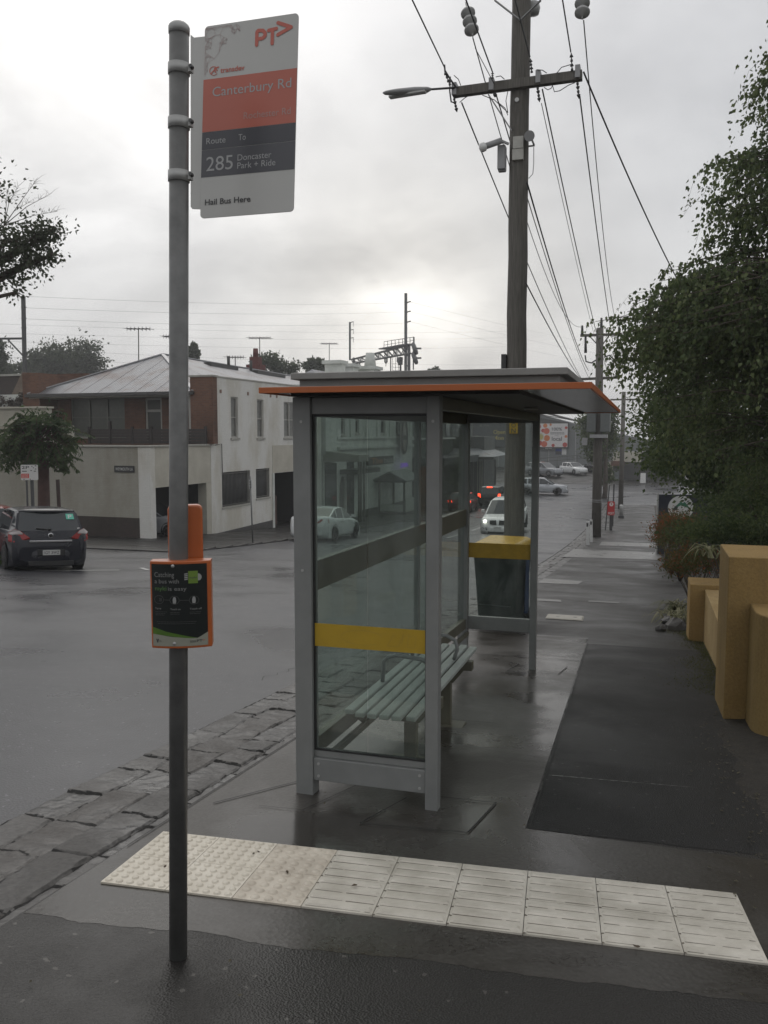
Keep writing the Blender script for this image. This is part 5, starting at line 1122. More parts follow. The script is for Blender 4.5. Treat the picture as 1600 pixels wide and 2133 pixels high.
def wall_holes(mb, P, u0, u1, z0, z1, holes, d=.14):
    """wall in the (u, z) plane with real openings d deep; P(u, z, depth) -> point"""
    us = sorted({u0, u1, *[q for h in holes for q in h[:2]]}); zs = sorted({z0, z1, *[q for h in holes for q in h[2:]]})
    for a, b in zip(us, us[1:]):
        for c, e in zip(zs, zs[1:]):
            um, zm = (a+b)/2, (c+e)/2
            if any(h[0] < um < h[1] and h[2] < zm < h[3] for h in holes): continue
            for dep in (0, .25): mb.quad(P(a, c, dep), P(b, c, dep), P(b, e, dep), P(a, e, dep))
    for a, b, c, e in holes:
        mb.quad(P(a, c, 0), P(a, e, 0), P(a, e, .25), P(a, c, .25)); mb.quad(P(b, c, 0), P(b, e, 0), P(b, e, .25), P(b, c, .25)); mb.quad(P(a, c, 0), P(b, c, 0), P(b, c, .25), P(a, c, .25)); mb.quad(P(a, e, 0), P(b, e, 0), P(b, e, .25), P(a, e, .25))
    for a, b in ((u0, u1),):
        mb.quad(P(a, z1, 0), P(b, z1, 0), P(b, z1, .25), P(a, z1, .25))
    mb.quad(P(u0, z0, 0), P(u0, z1, 0), P(u0, z1, .25), P(u0, z0, .25)); mb.quad(P(u1, z0, 0), P(u1, z1, 0), P(u1, z1, .25), P(u1, z0, .25))
def window(parent, P, u0, u1, z0, z1, split=1, rail=True, dep=.13, fm=None, pm=None, sill=True):
    fm = fm or m_frm; pm = pm or m_curt; w = .07
    def bx(mb, a, b, c, e, d0, d1):
        q = [P(u, z, d) for d in (d0, d1) for u, z in ((a, c), (b, c), (b, e), (a, e))]; mb.add(q, [(0, 1, 2, 3), (7, 6, 5, 4), (0, 4, 5, 1), (1, 5, 6, 2), (2, 6, 7, 3), (3, 7, 4, 0)])
    mb = MB(); d0, d1 = dep-.06, dep+.0
    bx(mb, u0, u0+w, z0, z1, d0, d1); bx(mb, u1-w, u1, z0, z1, d0, d1); bx(mb, u0+w, u1-w, z0, z0+w, d0, d1); bx(mb, u0+w, u1-w, z1-w, z1, d0, d1)
    for i in range(1, split): u = u0+(u1-u0)*i/split; bx(mb, u-w*.7, u+w*.7, z0+w, z1-w, d0, d1)
    if rail: bx(mb, u0+w, u1-w, (z0+z1)/2-.03, (z0+z1)/2+.03, d0+.01, d1-.005)
    f = mb.build('window', fm, parent, fix=True)
    mb = MB(); bx(mb, u0+.02, u1-.02, z0+.02, z1-.02, dep+.012, dep+.03); mb.build('pane', pm, f, fix=True)
    if sill: mb = MB(); bx(mb, u0-.08, u1+.08, z0-.1, z0-.002, -.06, .2); mb.build('sill', m_cap, f, fix=True)
    return f
bh = thing('brick_house', 'two-storey brick house with a rusty iron hip roof, white painted side wall and garage', 'house', BO, -BA)
PX = lambda y, z, d=0.: Vector((-d, y, z))                 # street side wall (faces +x)
PY = lambda yy: (lambda x, z, d=0.: Vector((x, yy+d, z)))  # walls facing us
# street wall, two storeys
h_up = [(6.6, 7.28, 1.37, 3.33), (9.2, 9.9, 1.36, 3.3), (12.2, 13.75, 1.36, 3.28)]
h_lo = [(5.66, 8.39, -1.9, -.25), (8.99, 10.46, -1.72, -.22)]; h_dr = [(10.95, 16.2, -4.0, -.52)]
mb = MB(); wall_holes(mb, PX, 4.72, 17.1, -4.6, 4.16, h_up+h_lo+h_dr); mb.build('side_wall', m_wb, bh, fix=False)
mb = MB(); mb.box(-.28, .03, 4.6, 17.1, 4.161, 4.24); mb.build('parapet_cap', m_cap, bh, bevel=.01)
for k, h in enumerate(h_up): window(bh, PX, *h, split=2 if k == 2 else 1)
for h in h_lo:
    mb = MB(); a, b, c, e = h; mb.box(-.2, -.16, a, b, c, e); f = mb.build('window', m_win, bh)
    mb = MB(); n = int((b-a)/.13)
    for i in range(n+1): y = a+.03+(b-a-.06)*i/n; mb.cyl((-.03, y, c), (-.03, y, e), .012, n=6)
    mb.box(-.045, -.015, a, b, c+.06, c+.1); mb.box(-.045, -.015, a, b, e-.1, e-.06); mb.build('window_bars', m_frmd, f)
    mb = MB(); mb.box(-.1, .04, a-.05, b+.05, c-.09, c-.003); mb.build('sill', m_cap, f)
mb = MB(); mb.box(.004, .02, 10.8, 16.6, -.5, .95); mb.build('rendered_lintel', m_cream, bh)
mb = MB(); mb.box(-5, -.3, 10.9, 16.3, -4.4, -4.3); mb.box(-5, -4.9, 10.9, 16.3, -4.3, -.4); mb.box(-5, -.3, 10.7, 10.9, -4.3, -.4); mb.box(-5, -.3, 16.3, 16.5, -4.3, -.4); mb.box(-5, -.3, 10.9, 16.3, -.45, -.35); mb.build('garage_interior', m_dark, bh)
m_redw = mat('red_timber', (.075, .035, .025), .7, var=.35, scale=5)
mb = MB()
for k in range(6): mb.box(-1.3, -1.24, 11.6+k*.35, 11.92+k*.35, -4.2, -1.9)
mb.build('timber_gate', m_redw, bh)
mb = MB(); mb.box(.005, .05, 10.75, 10.95, -4.4, -.5); mb.build('door_jamb', m_wrend, bh)
mb = MB(); mb.add([(.006, 4.75, -3.08), (.006, 10.75, -2.98), (.006, 10.75, -3.9), (.006, 4.75, -3.6)], [(0, 1, 2, 3)]); mb.build('plinth', mat('plinth_grey', (.07, .068, .064), .8, var=.2), bh)
for y in (5.6, 8.2, 10.6, 11.3): mb = MB(); mb.box(.004, .03, y, y+.14, 3.46, 3.62); mb.build('air_vent', mat('vent_terracotta', (.25, .17, .13), .8), bh)
mb = MB(); mb.tube([(.04, 5.05, 1.05), (.06, 5.6, 1.1), (.06, 5.62, -.3)], .02, 6); mb.build('conduit', m_frmd, bh)
# single-storey garage in front, with the terrace on top
mb = MB(); wall_holes(mb, PX, .0, 4.70, -.66, 1.02, []); mb.build('garage_fascia', m_cream, bh)
mb = MB(); mb.box(-.55, .012, -.012, .36, -3.2, 1.02); mb.build('corner_pillar', m_wb, bh, bevel=.01)
mb = MB(); mb.box(-.45, -.004, 4.3, 4.71, -3.4, -.665); mb.build('garage_jamb', m_cream, bh)
mb = MB(); wall_holes(mb, PY(0.), -9.5, -.552, -1.9, 1.02, []); mb.build('front_wall', m_wb2, bh)
mb = MB(); mb.box(-9.5, -.552, -.02, .2, -3.3, -1.901); mb.build('plinth', m_db, bh)
mb = MB(); mb.box(-9.5, .06, -.06, .3, 1.021, 1.10); mb.box(-.3, .06, .301, 4.72, 1.021, 1.10); mb.build('terrace_cap', m_cap, bh, bevel=.01)
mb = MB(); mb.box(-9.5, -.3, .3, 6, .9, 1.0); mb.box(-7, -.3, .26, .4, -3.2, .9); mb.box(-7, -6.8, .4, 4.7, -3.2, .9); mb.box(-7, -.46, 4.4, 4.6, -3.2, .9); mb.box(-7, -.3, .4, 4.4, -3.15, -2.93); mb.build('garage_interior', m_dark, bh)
# brick front with verandah
FW = 5.9
h_f = [(-8.8, -5.55, 1.42, 3.34), (-4.35, -3.4, 1.1, 3.3)]
mb = MB(); wall_holes(mb, PY(FW), -10.2, -.9, 1.0, 3.75, h_f); mb.build('front_wall', m_rb, bh)
window(bh, PY(FW), *h_f[0], split=3, fm=mat('greenish_frame', (.13, .135, .115), .5), pm=mat('blind_pane', (.10, .105, .092), .4, var=.15))
mb = MB(); P = PY(FW); a, b, c, e = h_f[1]
mb.box(a, a+.1, FW+.05, FW+.14, c, e); mb.box(b-.1, b, FW+.05, FW+.14, c, e); mb.box(a+.1, b-.1, FW+.05, FW+.14, e-.1, e); mb.box(a+.1, b-.1, FW+.05, FW+.14, 2.62, 2.74); dr = mb.build('door', m_frm, bh)
mb = MB(); mb.box(a+.1, b-.1, FW+.10, FW+.13, c, 2.62); mb.box(a+.1, b-.1, FW+.10, FW+.13, 2.74, e-.1); mb.build('door_panel', mat('door_dark', (.045, .045, .04), .4), dr)
mb = MB(); mb.box(-.92, .25, 4.55, 4.95, 1.10, 4.15); mb.box(-.92, -.66, 4.95, 5.9, 1.1, 4.0); mb.build('wing_wall', m_rb, bh)
mb = MB(); mb.box(-.98, .3, 4.5, 5.0, 4.151, 4.23); mb.build('parapet_cap', m_cap, bh)
mb = MB(); mb.box(-10.6, -9.6, 4.6, 8.5, 1.0, 4.55); mb.build('wing_wall', m_rb, bh); mb = MB(); mb.box(-11.4, -9.5, 8.0, 8.5, 3.4, 4.75); mb.build('parapet_wall', m_rb, bh)
mb = MB(); mb.box(-1.15, -1.03, 4.75, 4.87, 1.1, 3.5); mb.build('verandah_post', m_frm, bh)
ev = 3.52; apx = fy(338, 738, 9.2); ap = Vector((apx.x, 9.2, apx.z)); rdg = Vector((apx.x+1.0, 24, 5.35))
el, er = Vector((-10.3, 4.55, ev)), Vector((-.75, 4.55, ev)); bl_, br2 = Vector((-11, 24, ev)), Vector((-.3, 24, 3.95)); er2 = Vector((-.35, 6.0, 3.98))
mb = MB(); mb.quad(el, er, ap); mb.quad(el+Vector((0, 0, -.04)), er+Vector((0, 0, -.04)), ap+Vector((0, 0, -.04))); mb.build('roof_front', m_iron, bh)
mb = MB(); mb.quad(er, er2, br2, rdg, ap); mb.quad(bl_, el, ap, rdg); mb.build('roof_side', m_iron2, bh)
m_rcap = mat('ridge_cap', (.38, .38, .39), .4, metal=.3, var=.1)
up = Vector((0, 0, .03)); mb = MB(); mb.bar(el+up, ap+up, .18, .05); mb.bar(ap+up, rdg+up, .18, .05); mb.bar(er+up, ap+up, .18, .05); mb.build('ridge_cap', m_rcap, bh)
mb = MB()
for k in range(1, 9):
    f = k/9.; b0 = el.lerp(er, f); 
    # a sheet seam runs up the slope until it meets the hip
    t = min((b0.x-el.x)/(ap.x-el.x), (er.x-b0.x)/(er.x-ap.x)); t1 = Vector((b0.x, ev and el.y+(ap.y-el.y)*t, ev+(ap.z-ev)*t)); mb.bar(b0+up*.1, t1+up*.1, .018, .012)
mb.build('sheet_seam', mat('seam_dark', (.13, .12, .12), .5), bh)
mb = MB(); mb.box(-10.35, -.7, 4.42, 4.56, ev-.16, ev-.01); gtr = mb.build('gutter', m_gut, bh); mb = MB(); mb.box(-10.2, -.95, 4.56, 5.9, ev-.22, ev-.17); mb.build('verandah_ceiling', mat('ceiling_pale', (.26, .25, .22), .8), bh)
mb = MB(); s0, s1 = rdg-ap, br2-er2
for a, b, dx in ((.18, .36, .9), (.5, .72, .9)):
    mb = MB(); p, q = ap.lerp(rdg, a)+Vector((dx, 0, -.28)), ap.lerp(rdg, b)+Vector((dx, 0, -.28)); mb.bar(p, q, .5, .22); mb.build('roof_vent', m_gut, bh)
for a in (.36, .52): mb = MB(); p = ap.lerp(rdg, a)+Vector((.5, 0, -.2)); mb.cyl(p, p+Vector((0, 0, .65)), .09, n=8); mb.build('roof_pipe', m_gut, bh)
mb = MB(); q = at_s(415, 853, 37.5); mb.lathe([(.0, 0), (.28, .06), (.42, .16), (.44, .17), (.3, .08), (0, .02)], c=BI @ q, n=18, M=Matrix.Rotation(R(100), 4, 'X')); mb.build('satellite_dish', mat('dish_grey', (.09, .09, .095), .5), bh)
c = BI @ at_d(533, 768, 56); mb = MB(); mb.box(c.x-.5, c.x+.5, c.y-.4, c.y+.4, 3.5, c.z+.25); mb.box(c.x-.3, c.x+.3, c.y-.3, c.y+.3, c.z+.25, c.z+.75); mb.cyl((c.x, c.y, c.z+.75), (c.x, c.y, c.z+1.3), .2, .16, n=10); mb.build('chimney', mat('red_chimney', (.11, .035, .03), .8, var=.2), bh)
# terrace screen
ts_ = thing('terrace_fence', 'dark timber screen fence along the terrace above the garage', 'fence', BM @ Vector((-3.2, 4.3, 1.1)), -BA)
mb = MB()
for k in range(5): mb.box(-3.2, 3.25, -.015, .015, .02+k*.135, .145+k*.135)
mb.build('slat_panel', m_fence, ts_)
for x in (-3.2, -2.0, -.75, .3, 2.0, 3.2): mb = MB(); mb.box(x-.05, x+.05, -.06, .06, 0, .80 if x != -2.0 else 1.05); mb.build('post', m_fence, ts_)
sg = thing('street_sign', 'small black street name plate on the cream painted brick wall', 'sign', BM @ Vector((-1.22, -.03, .12)), -BA)
mb = MB(); mb.box(-.49, .49, -.015, .012, -.135, .135); pl_ = mb.build('plate', mat('sign_black', (.02, .02, .02), .4), sg)
mb = MB(); put_text(mb, 'WEYMOUTH LA', -.43, .43, -.06, .12, lambda u, z: (u, -.0165, z), True); mb.build('lettering', mat('sign_letter_white', (.4, .4, .38), .5), pl_)
# --- shop with parapet at the far left
lh = thing('shop_house', 'low cream weatherboard shop with a deep parapet behind the street tree', 'house', (-27, 31.5, gz(31.5)))
zt = at_s(50, 851, 31.5).z; zb_ = at_s(50, 886, 31.5).z; xr = at_s(100, 860, 31.5).x
mb = MB(); mb.box(-36, xr, 31.4, 31.75, zb_, zt)
mb.build('parapet', m_cream, lh, world=True)
mb = MB()
for k in range(7): z = zb_+(zt-zb_)*(k+.5)/7; mb.box(-36, xr+.01, 31.375, 31.399, z-.04, z+.04)
mb.box(-36, xr+.08, 31.25, 31.8, zt+.001, zt+.08); mb.build('weatherboard', m_cream, lh, world=True)
mb = MB(); wall_holes(mb, lambda u, z, d=0.: Vector((u, 33+d, z)), -36, xr, gz(33)-.3, zb_, [(-36+.5, at_s(45, 960, 33).x, at_s(0, 1028, 33).z, at_s(0, 985, 33).z)]); mb.build('front_wall', m_cream, lh, world=True)
mb = MB(); mb.box(-35.5, at_s(45, 960, 33).x, 33.12, 33.2, at_s(0, 1028, 33).z, at_s(0, 985, 33).z); mb.build('window', m_win, lh, world=True)
mb = MB(); z0, z1 = at_s(0, 982, 32).z, at_s(0, 958, 32).z
for k in range(34): x = -33+k*.21; mb.box(x, x+.09, 31.9, 31.94, z0, z1)
mb.box(-33, xr-.6, 31.95, 32.0, z0+.1, z0+.2); mb.build('picket_valance', mat('valance_red_brown', (.17, .10, .07), .7), lh, world=True)
mb = MB(); x0 = at_s(52, 1000, 32.4).x; mb.box(x0, x0+.35, 32.0, 32.6, gz(32)-.2, zb_); mb.build('verandah_post', m_cream, lh, world=True)
rt_ = thing('brick_house', 'old dark brick house with a steep brown rendered gable behind the weatherboard parapet', 'house', (-33, 44, gz(44)))
zt2 = at_s(20, 786, 46).z; zw = at_s(20, 822, 43).z; xr2 = at_s(54, 800, 45).x
mb = MB(); mb.box(-60, xr2, 45, 52, -3.5, zt2); mb.build('wall', m_db, rt_, world=True); mb = MB(); mb.box(-60, xr2+.1, 44.9, 52, zt2+.001, zt2+.12); mb.build('wall_cap', m_cap, rt_, world=True)
mb = MB(); g = [at_s(22, 826, 43.5), at_s(55, 826, 43.5), at_s(54, 775, 43.5), at_s(46, 775, 43.5)]; mb.add([q for q in g]+[q+Vector((0, .5, 0)) for q in g], [(0, 1, 2, 3), (7, 6, 5, 4), (0, 4, 5, 1), (1, 5, 6, 2), (2, 6, 7, 3), (3, 7, 4, 0)]); mb.build('rendered_gable', mat('brown_render', (.15, .115, .085), .85, var=.25, scale=3), rt_, world=True)
mb = MB(); a = at_s(55, 850, 42).x; mb.box(-50, a, 42, 42.3, -3.5, at_s(10, 822, 42).z); mb.build('garden_wall', m_wrend, rt_, world=True)

# --- white Victorian shop row, seen through the shelter glass
vh = thing('victorian_building', 'white two-storey Victorian shop building with cornices and a verandah behind the shelter glass', 'building', BO, -BA)
Y0, Y1 = 17.35, fb(859, 950).y; ZT = 4.7
def vwin(pa, pb, ya, yb_): a, b = fb(pa, 0).y, fb(pb, 0).y; m = (pa+pb)/2; return (a, b, fb(m, yb_).z, fb(m, ya).z)
vw = [vwin(673, 681, 845, 911), vwin(707, 715, 845, 906), vwin(738, 746, 848, 903), vwin(793, 803, 850, 903), vwin(826, 833, 852, 905)]
ad_ = vwin(702, 716, 992, 1064); dr2 = vwin(733, 742, 990, 1075)
mb = MB(); wall_holes(mb, PX, Y0, Y1, -5, ZT, vw+[ad_]); mb.box(-9, -.252, Y0, Y1, -5, ZT-.2); mb.build('facade', m_wrend, vh)
for h in vw: window(vh, PX, *h, pm=m_win, dep=.16)
mb = MB(); yc = (ad_[0]+ad_[1])/2; hw_ = (ad_[1]-ad_[0])/2; mb.box(-.2, -.14, ad_[0], ad_[1], ad_[2], ad_[3]); mb.build('door', m_frmd, vh)
mb = MB(); n = 8; arc_ = [(yc-hw_-.02+0, ad_[3]-1.0)]+[(yc-hw_*math.cos(k*math.pi/2/n)-.0, ad_[3]-1.0+1.0*math.sin(k*math.pi/2/n)) for k in range(n+1)]+[(yc-hw_-.02, ad_[3]+.02)]
mb.prism(arc_, -.02, .015, 'x'); mb.prism([(2*yc-a, b) for a, b in arc_], -.02, .015, 'x'); mb.build('door_arch', m_wrend, vh, fix=True)
mb = MB()
for py, d, h in ((912, .12, .12), (931, .22, .16), (934, .14, .1)): 
    z = fb(770, py).z; mb.box(.002, d, fb(697, 0).y if py > 915 else Y0+2, Y1, z-h/2, z+h/2)
mb.box(.002, .35, Y0, Y1, ZT-.35, ZT-.15); mb.box(.002, .25, Y0, Y1, ZT-.15, ZT); mb.box(.002, .18, Y0, Y0+1.7, fb(672, 947).z, ZT-.36); mb.build('cornice', m_wrend, vh)
for px in (697, 727, 760, 785, 812, 836, 856): y = fb(px, 0).y; mb = MB(); mb.box(.002, .1, y-.18, y+.18, fb(770, 912).z+.07, ZT-.36); mb.build('pilaster', m_wrend, vh)
ve = fb(767, 0, 2.3).y; m_ver = mat('verandah_fascia', (.24, .24, .21), .6, var=.12)
mb = MB(); za, zb2 = fb(720, 947, 2.3).z-.2, fb(720, 950, 2.3).z-.15; mb.add([(0, Y0, za+.35), (2.3, Y0, zb2+.15), (2.3, ve, zb2+.15), (0, ve, za+.35), (2.3, Y0, zb2-.25), (2.3, ve, zb2-.25), (0, Y0, zb2-.25), (0, ve, zb2-.25)], [(0, 1, 2, 3), (1, 4, 5, 2), (6, 7, 5, 4), (0, 6, 4, 1), (3, 2, 5, 7)]); mb.build('verandah_roof', m_ver, vh)
for y in (Y0+.5, (Y0+ve)/2, ve-.3): mb = MB(); mb.cyl((2.1, y, -5), (2.1, y, zb2-.25), .07, n=8); mb.build('verandah_post', m_frmd, vh)
mb = MB(); mb.box(.01, .05, Y0+.2, fb(695, 0).y, -4.5, zb2-.4); mb.box(.01, .05, fb(718, 0).y, fb(733, 0).y, -4.6, zb2-.4); mb.build('shopfront', m_win, vh)
s0_, s1_ = fb(768, 958, .9), fb(820, 958, .9)
mb = MB(); mb.box(.7, .9, s0_.y, s1_.y, fb(790, 968, .9).z, fb(790, 951, .9).z); sgn = mb.build('sign_box', mat('sign_box_dark', (.02, .022, .02), .5), vh)
mb = MB(); put_text(mb, 'The', s0_.y+.5, s0_.y+2.7, fb(790, 965, .9).z, .38, lambda u, z: (.905, u, z), True); mb.build('orange_lettering', mat('sign_orange_dull', (.30, .12, .03), .5), sgn, fix=False)
mb = MB(); put_text(mb, 'butler', s0_.y+2.9, s0_.y+6.3, fb(790, 965, .9).z, .38, lambda u, z: (.905, u, z), True); mb.build('white_lettering', mat('sign_white_dull', (.3, .3, .29), .5), sgn)
mb = MB(); a, b = fb(742, 0, 1.2).y, fb(792, 0, 1.2).y; mb.box(.01, 1.2, a, b, fb(770, 985, 1.2).z, fb(770, 976, 1.2).z); mb.build('awning', m_gut, vh)
mb = MB(); o = fb(841, 909, .4); mb.lathe([(.0, -.06), (1.0, -.06), (1.0, .06), (0, .06)], c=o, n=28, M=Matrix.Scale(1.35, 4, (0, 0, 1)) @ Matrix.Rotation(R(90), 4, 'Y') @ Matrix.Scale(.62, 4, (0, 1, 0))); ov = mb.build('oval_sign', mat('oval_sign_pale', (.33, .29, .27), .5, var=.1), vh)
mb = MB(); mb.tube([o+Vector((.075, 1.0*.6*math.cos(a), 1.27*math.sin(a))) for a in [2*math.pi*k/28 for k in range(29)]], .06, 5); mb.box(o.x+.07, o.x+.09, o.y-.45, o.y+.45, o.z-.25, o.z+.08); mb.build('sign_rim', m_gut, ov)
mb = MB(); a, b = fb(834, 971, .5), fb(850, 971, .5); put_text(mb, 'OPEN', a.y, b.y, a.z-.1, .3, lambda u, z: (.5, u, z), True); mb.build('neon_sign', emis('neon_violet', (.22, .03, .75), .9), vh)
mb = MB(); mb.box(.004, .1, fb(745, 1060).y, Y1, -5, fb(800, 1052).z); mb.build('plinth', m_gut, vh)
for x, pa, pb, yt, yb3 in ((-4, 690, 706, 750, 782), (-5, 718, 734, 757, 782), (-6, 747, 762, 764, 782), (-4, 762, 780, 762, 782)):
    a, b = fb(pa, yt, x), fb(pb, yt, x); mb = MB(); mb.box(x-.6, x+.6, a.y+.2, b.y-.2, 3.5, a.z-.25); mb.box(x-.75, x+.75, a.y, b.y, a.z-.25, a.z)
    if pa == 762: mb.cyl((x, (a.y+b.y)/2, a.z), (x, (a.y+b.y)/2, a.z+1.1), .5, .35, n=10)
    mb.build('chimney', m_wrend, vh)
mb = MB(); a = fb(650, 772, -6); mb.add([(-10, a.y-3, 3.4), (-2, a.y-3, 3.4), (-6, a.y, a.z+.1), (-10, a.y+6, 3.4), (-2, a.y+6, 3.4), (-6, a.y+4, a.z+.1)], [(0, 1, 2), (1, 4, 5, 2), (3, 0, 2, 5), (4, 3, 5)]); mb.build('roof', m_iron2, vh)

# --- darker shops further down
m_shopd = mat('dark_shopfront', (.045, .046, .044), .5, var=.3, scale=.7); m_shopg = mat('grey_shop_render', (.075, .08, .076), .7, var=.25, scale=.8)
ds = thing('shop_row', 'dark two-storey shops further down the street past the white building', 'building', BO, -BA)
ya, yb4 = Y1+.05, Y1+13
mb = MB(); mb.box(-9, -.3, ya, yb4, -6, 4.2); mb.build('wall', m_shopg, ds)
mb = MB(); mb.box(-.3, .3, ya+.02, yb4-.1, fb(868, 1062).z, fb(868, 968).z); mb.build('shopfront', m_shopd, ds)
mb = MB(); mb.box(-.29, 2.6, ya+.05, yb4-.2, fb(868, 968).z, fb(868, 953).z); mb.build('awning', mat('awning_dark', (.03, .034, .036), .6), ds)
for k in range(4): mb = MB(); y = ya+1.5+k*3; mb.box(-.302, -.25, y, y+1.1, 1.2, 3.0); mb.build('window', m_win, ds)
mb = MB(); mb.box(-.3, -.05, ya, yb4, fb(880, 916).z, fb(880, 912).z); mb.build('string_course', m_wrend, ds)
mb = MB(); q = fb(921, 0).y; mb.box(-.29, -.2, q-.15, q+.35, fb(921, 898).z, fb(921, 876).z); mb.build('sign_strip', m_wht, ds)
# --- corner shop with an iron verandah
cs = thing('corner_shop', 'corner shop with a pale iron verandah roof on posts, beyond the shelter glass', 'building', at_d(990, 1000, 78))
o = at_d(985, 1000, 80); zg = gz(o.y)
mb = MB(); xa, xb2 = at_d(930, 900, 80).x, at_d(1012, 900, 80).x; mb.box(xa-6, xb2, o.y, o.y+6, zg, at_d(985, 936, 80).z+1.2); mb.build('wall', m_shopd, cs, world=True)
zr, ze = at_d(985, 936, 80).z, at_d(985, 951, 77).z; xe = at_d(1035, 950, 78).x
mb = MB(); mb.quad((xa-6, o.y, zr+.1), (xb2-.5, o.y, zr+.1), (xe, o.y-2.8, ze), (xa-6, o.y-2.8, ze)); mb.quad((xb2-.5, o.y, zr+.1), (xb2-.5, o.y+6, zr+.1), (xe, o.y+6, ze), (xe, o.y-2.8, ze)); mb.build('verandah_roof', m_iron2, cs, world=True)
mb = MB(); mb.box(xa-6, xe, o.y-2.85, o.y-2.8, ze-.25, ze-.02); mb.build('verandah_beam', m_gut, cs, world=True)
for px in (985, 998, 1008, 1034): mb = MB(); x = at_d(px, 960, 77).x; mb.box(x-.06, x+.06, o.y-2.75, o.y-2.63, zg-.2, ze-.25); mb.build('verandah_post', m_gut, cs, world=True)
m_sf = mat('pale_door', (.28, .27, .22), .5)
for pa, pb in ((996, 1003), (1005, 1008)): mb = MB(); mb.box(at_d(pa, 960, 80).x, at_d(pb, 960, 80).x, o.y-.04, o.y, zg, at_d(985, 960, 80).z); mb.build('door', m_sf, cs, world=True)
# --- far grey shed wall with two billboards
m_shed = mat('shed_grey', (.17, .18, .178), .7, var=.06, scale=1.2)
SS = 122.
fs = thing('shed', 'long grey shed wall carrying the billboards beyond the car park', 'building', (-10, SS, gz(SS)))
def fs_(px, py, s=SS): return at_s(px, py, s)
zg = gz(SS)-.5
poly = [(fs_(900, 0).x, zg), (fs_(1420, 0).x, zg), (fs_(1420, 0).x, fs_(1300, 925).z), (fs_(1245, 0).x, fs_(1245, 890).z), (fs_(1120, 0).x, fs_(1120, 858).z), (fs_(900, 0).x, fs_(900, 850).z)]
mb = MB(); mb.prism(poly, SS, SS+10, 'y'); mb.build('wall', m_shed, fs, world=True, fix=True)
mb = MB(); mb.bar(fs_(900, 848), fs_(1120, 856), .5, .25); mb.bar(fs_(1120, 856), fs_(1250, 889), .5, .25); mb.bar(fs_(1120, 862, SS-.2), fs_(1212, 879, SS-.2), .12, .1); mb.build('roof_edge', m_gut, fs, world=True)
mb = MB(); mb.add([fs_(1110, 868, SS-.3), fs_(1182, 880, SS-.3), fs_(1110, 881, SS-.3), fs_(1110, 868, SS), fs_(1182, 880, SS), fs_(1110, 881, SS)], [(0, 1, 2), (0, 3, 4, 1), (1, 4, 5, 2)]); mb.build('awning', m_gut, fs, world=True)
for px in (1050, 1160, 1218, 1300): mb = MB(); x = fs_(px, 0).x; mb.box(x-.05, x+.05, SS-.03, SS, zg, fs_(px, 900).z); mb.build('downpipe', m_alu, fs, world=True)
def billboard(name, label, x0, x1, ya, yb_, m, fr):
    a, b = fs_(x0, yb_, SS-.5), fs_(x1, ya, SS-.5)
    t = thing(name, label, 'billboard', (a.x, SS-.5, a.z)); w_, h_ = b.x-a.x, b.z-a.z
    mb = MB(); mb.box(-.15, w_+.15, .03, .3, -.15, h_+.15); mb.build('frame', fr, t)
    mb = MB(); mb.box(0, w_, 0, .028, 0, h_); p = mb.build('face', m, t)
    return t, p, w_, h_
bb, p, w_, h_ = billboard('billboard', 'white billboard with red and orange fruit and black lettering on the grey shed', 1108, 1183, 882, 931, mat('billboard_white', (.60, .58, .57), .5, var=.04), m_gut)
random.seed(3)
fm_ = [mat('fruit_red', (.42, .045, .03), .5), mat('fruit_orange', (.55, .16, .03), .5), mat('fruit_pink', (.52, .11, .055), .5)]
def disc(mb, u, f, r, d): mb.add([(u*w_+r*h_*math.cos(a), d, (1-f)*h_+r*h_*math.sin(a)) for a in [2*math.pi*k/14 for k in range(14)]], [tuple(range(14))])
for u, f, r, q in ((.17, .13, .12, 0), (.37, .06, .09, 1), (.31, .3, .08, 0), (.41, .32, .13, 2), (.42, .62, .13, 1), (.2, .82, .13, 0), (.35, .87, .13, 2), (.97, .18, .06, 0), (.6, .93, .07, 0), (.98, .93, .1, 0), (.1, .5, .1, 0), (.52, .05, .05, 1), (.99, .55, .06, 1)):
    fm, f2, rr = min(max(f, r), 1-r), f, r; u = min(max(u, r*h_/w_+.005), 1-r*h_/w_-.005); mb = MB(); disc(mb, u, fm, rr, -.006-.0003*len(p.children)); mb.build('painted_fruit', fm_[q], p)
mb = MB(); disc(mb, .24, .57, .17, -.010); mb.build('bowl', mat('bowl_white', (.5, .5, .42), .5), p); mb = MB(); disc(mb, .24, .57, .12, -.013); mb.build('bowl_fruit', mat('bowl_yellow', (.42, .35, .09), .5), p)
mb = MB(); put_text(mb, '100%', .56, .84, .70, .13, lambda u, f: (u*w_, -.004, f*h_), True); put_text(mb, 'local', .56, .84, .27, .17, lambda u, f: (u*w_, -.004, f*h_), True); put_text(mb, 'your', .64, .76, .47, .04, lambda u, f: (u*w_, -.004, f*h_))
for k in range(2):
    x = .52
    while x < .88: l = random.uniform(.03, .07); mb.add([(x*w_, -.004, (.60-.055*k)*h_), ((x+l)*w_, -.004, (.60-.055*k)*h_), ((x+l)*w_, -.004, (.625-.055*k)*h_), (x*w_, -.004, (.625-.055*k)*h_)], [(0, 1, 2, 3)]); x += l+.012
mb.build('lettering', m_letk, p)
nb = thing('name_plate', 'small black name plate hanging under the fruit billboard', 'sign', fs_(1142, 934, SS-.4)); mb = MB(); mb.box(-.55, .55, 0, .1, -.2, .2); q = mb.build('plate', m_gut, nb)
mb = MB(); put_text(mb, 'APN', -.45, .45, -.11, .22, lambda u, z: (u, -.006, z), True); mb.build('lettering', m_wht, q)
b2, p, w_, h_ = billboard('billboard', 'dark charcoal billboard with yellow lettering beyond the shelter end glass', 986, 1064, 879, 930, mat('billboard_charcoal', (.05, .052, .058), .5, var=.06), m_gut)
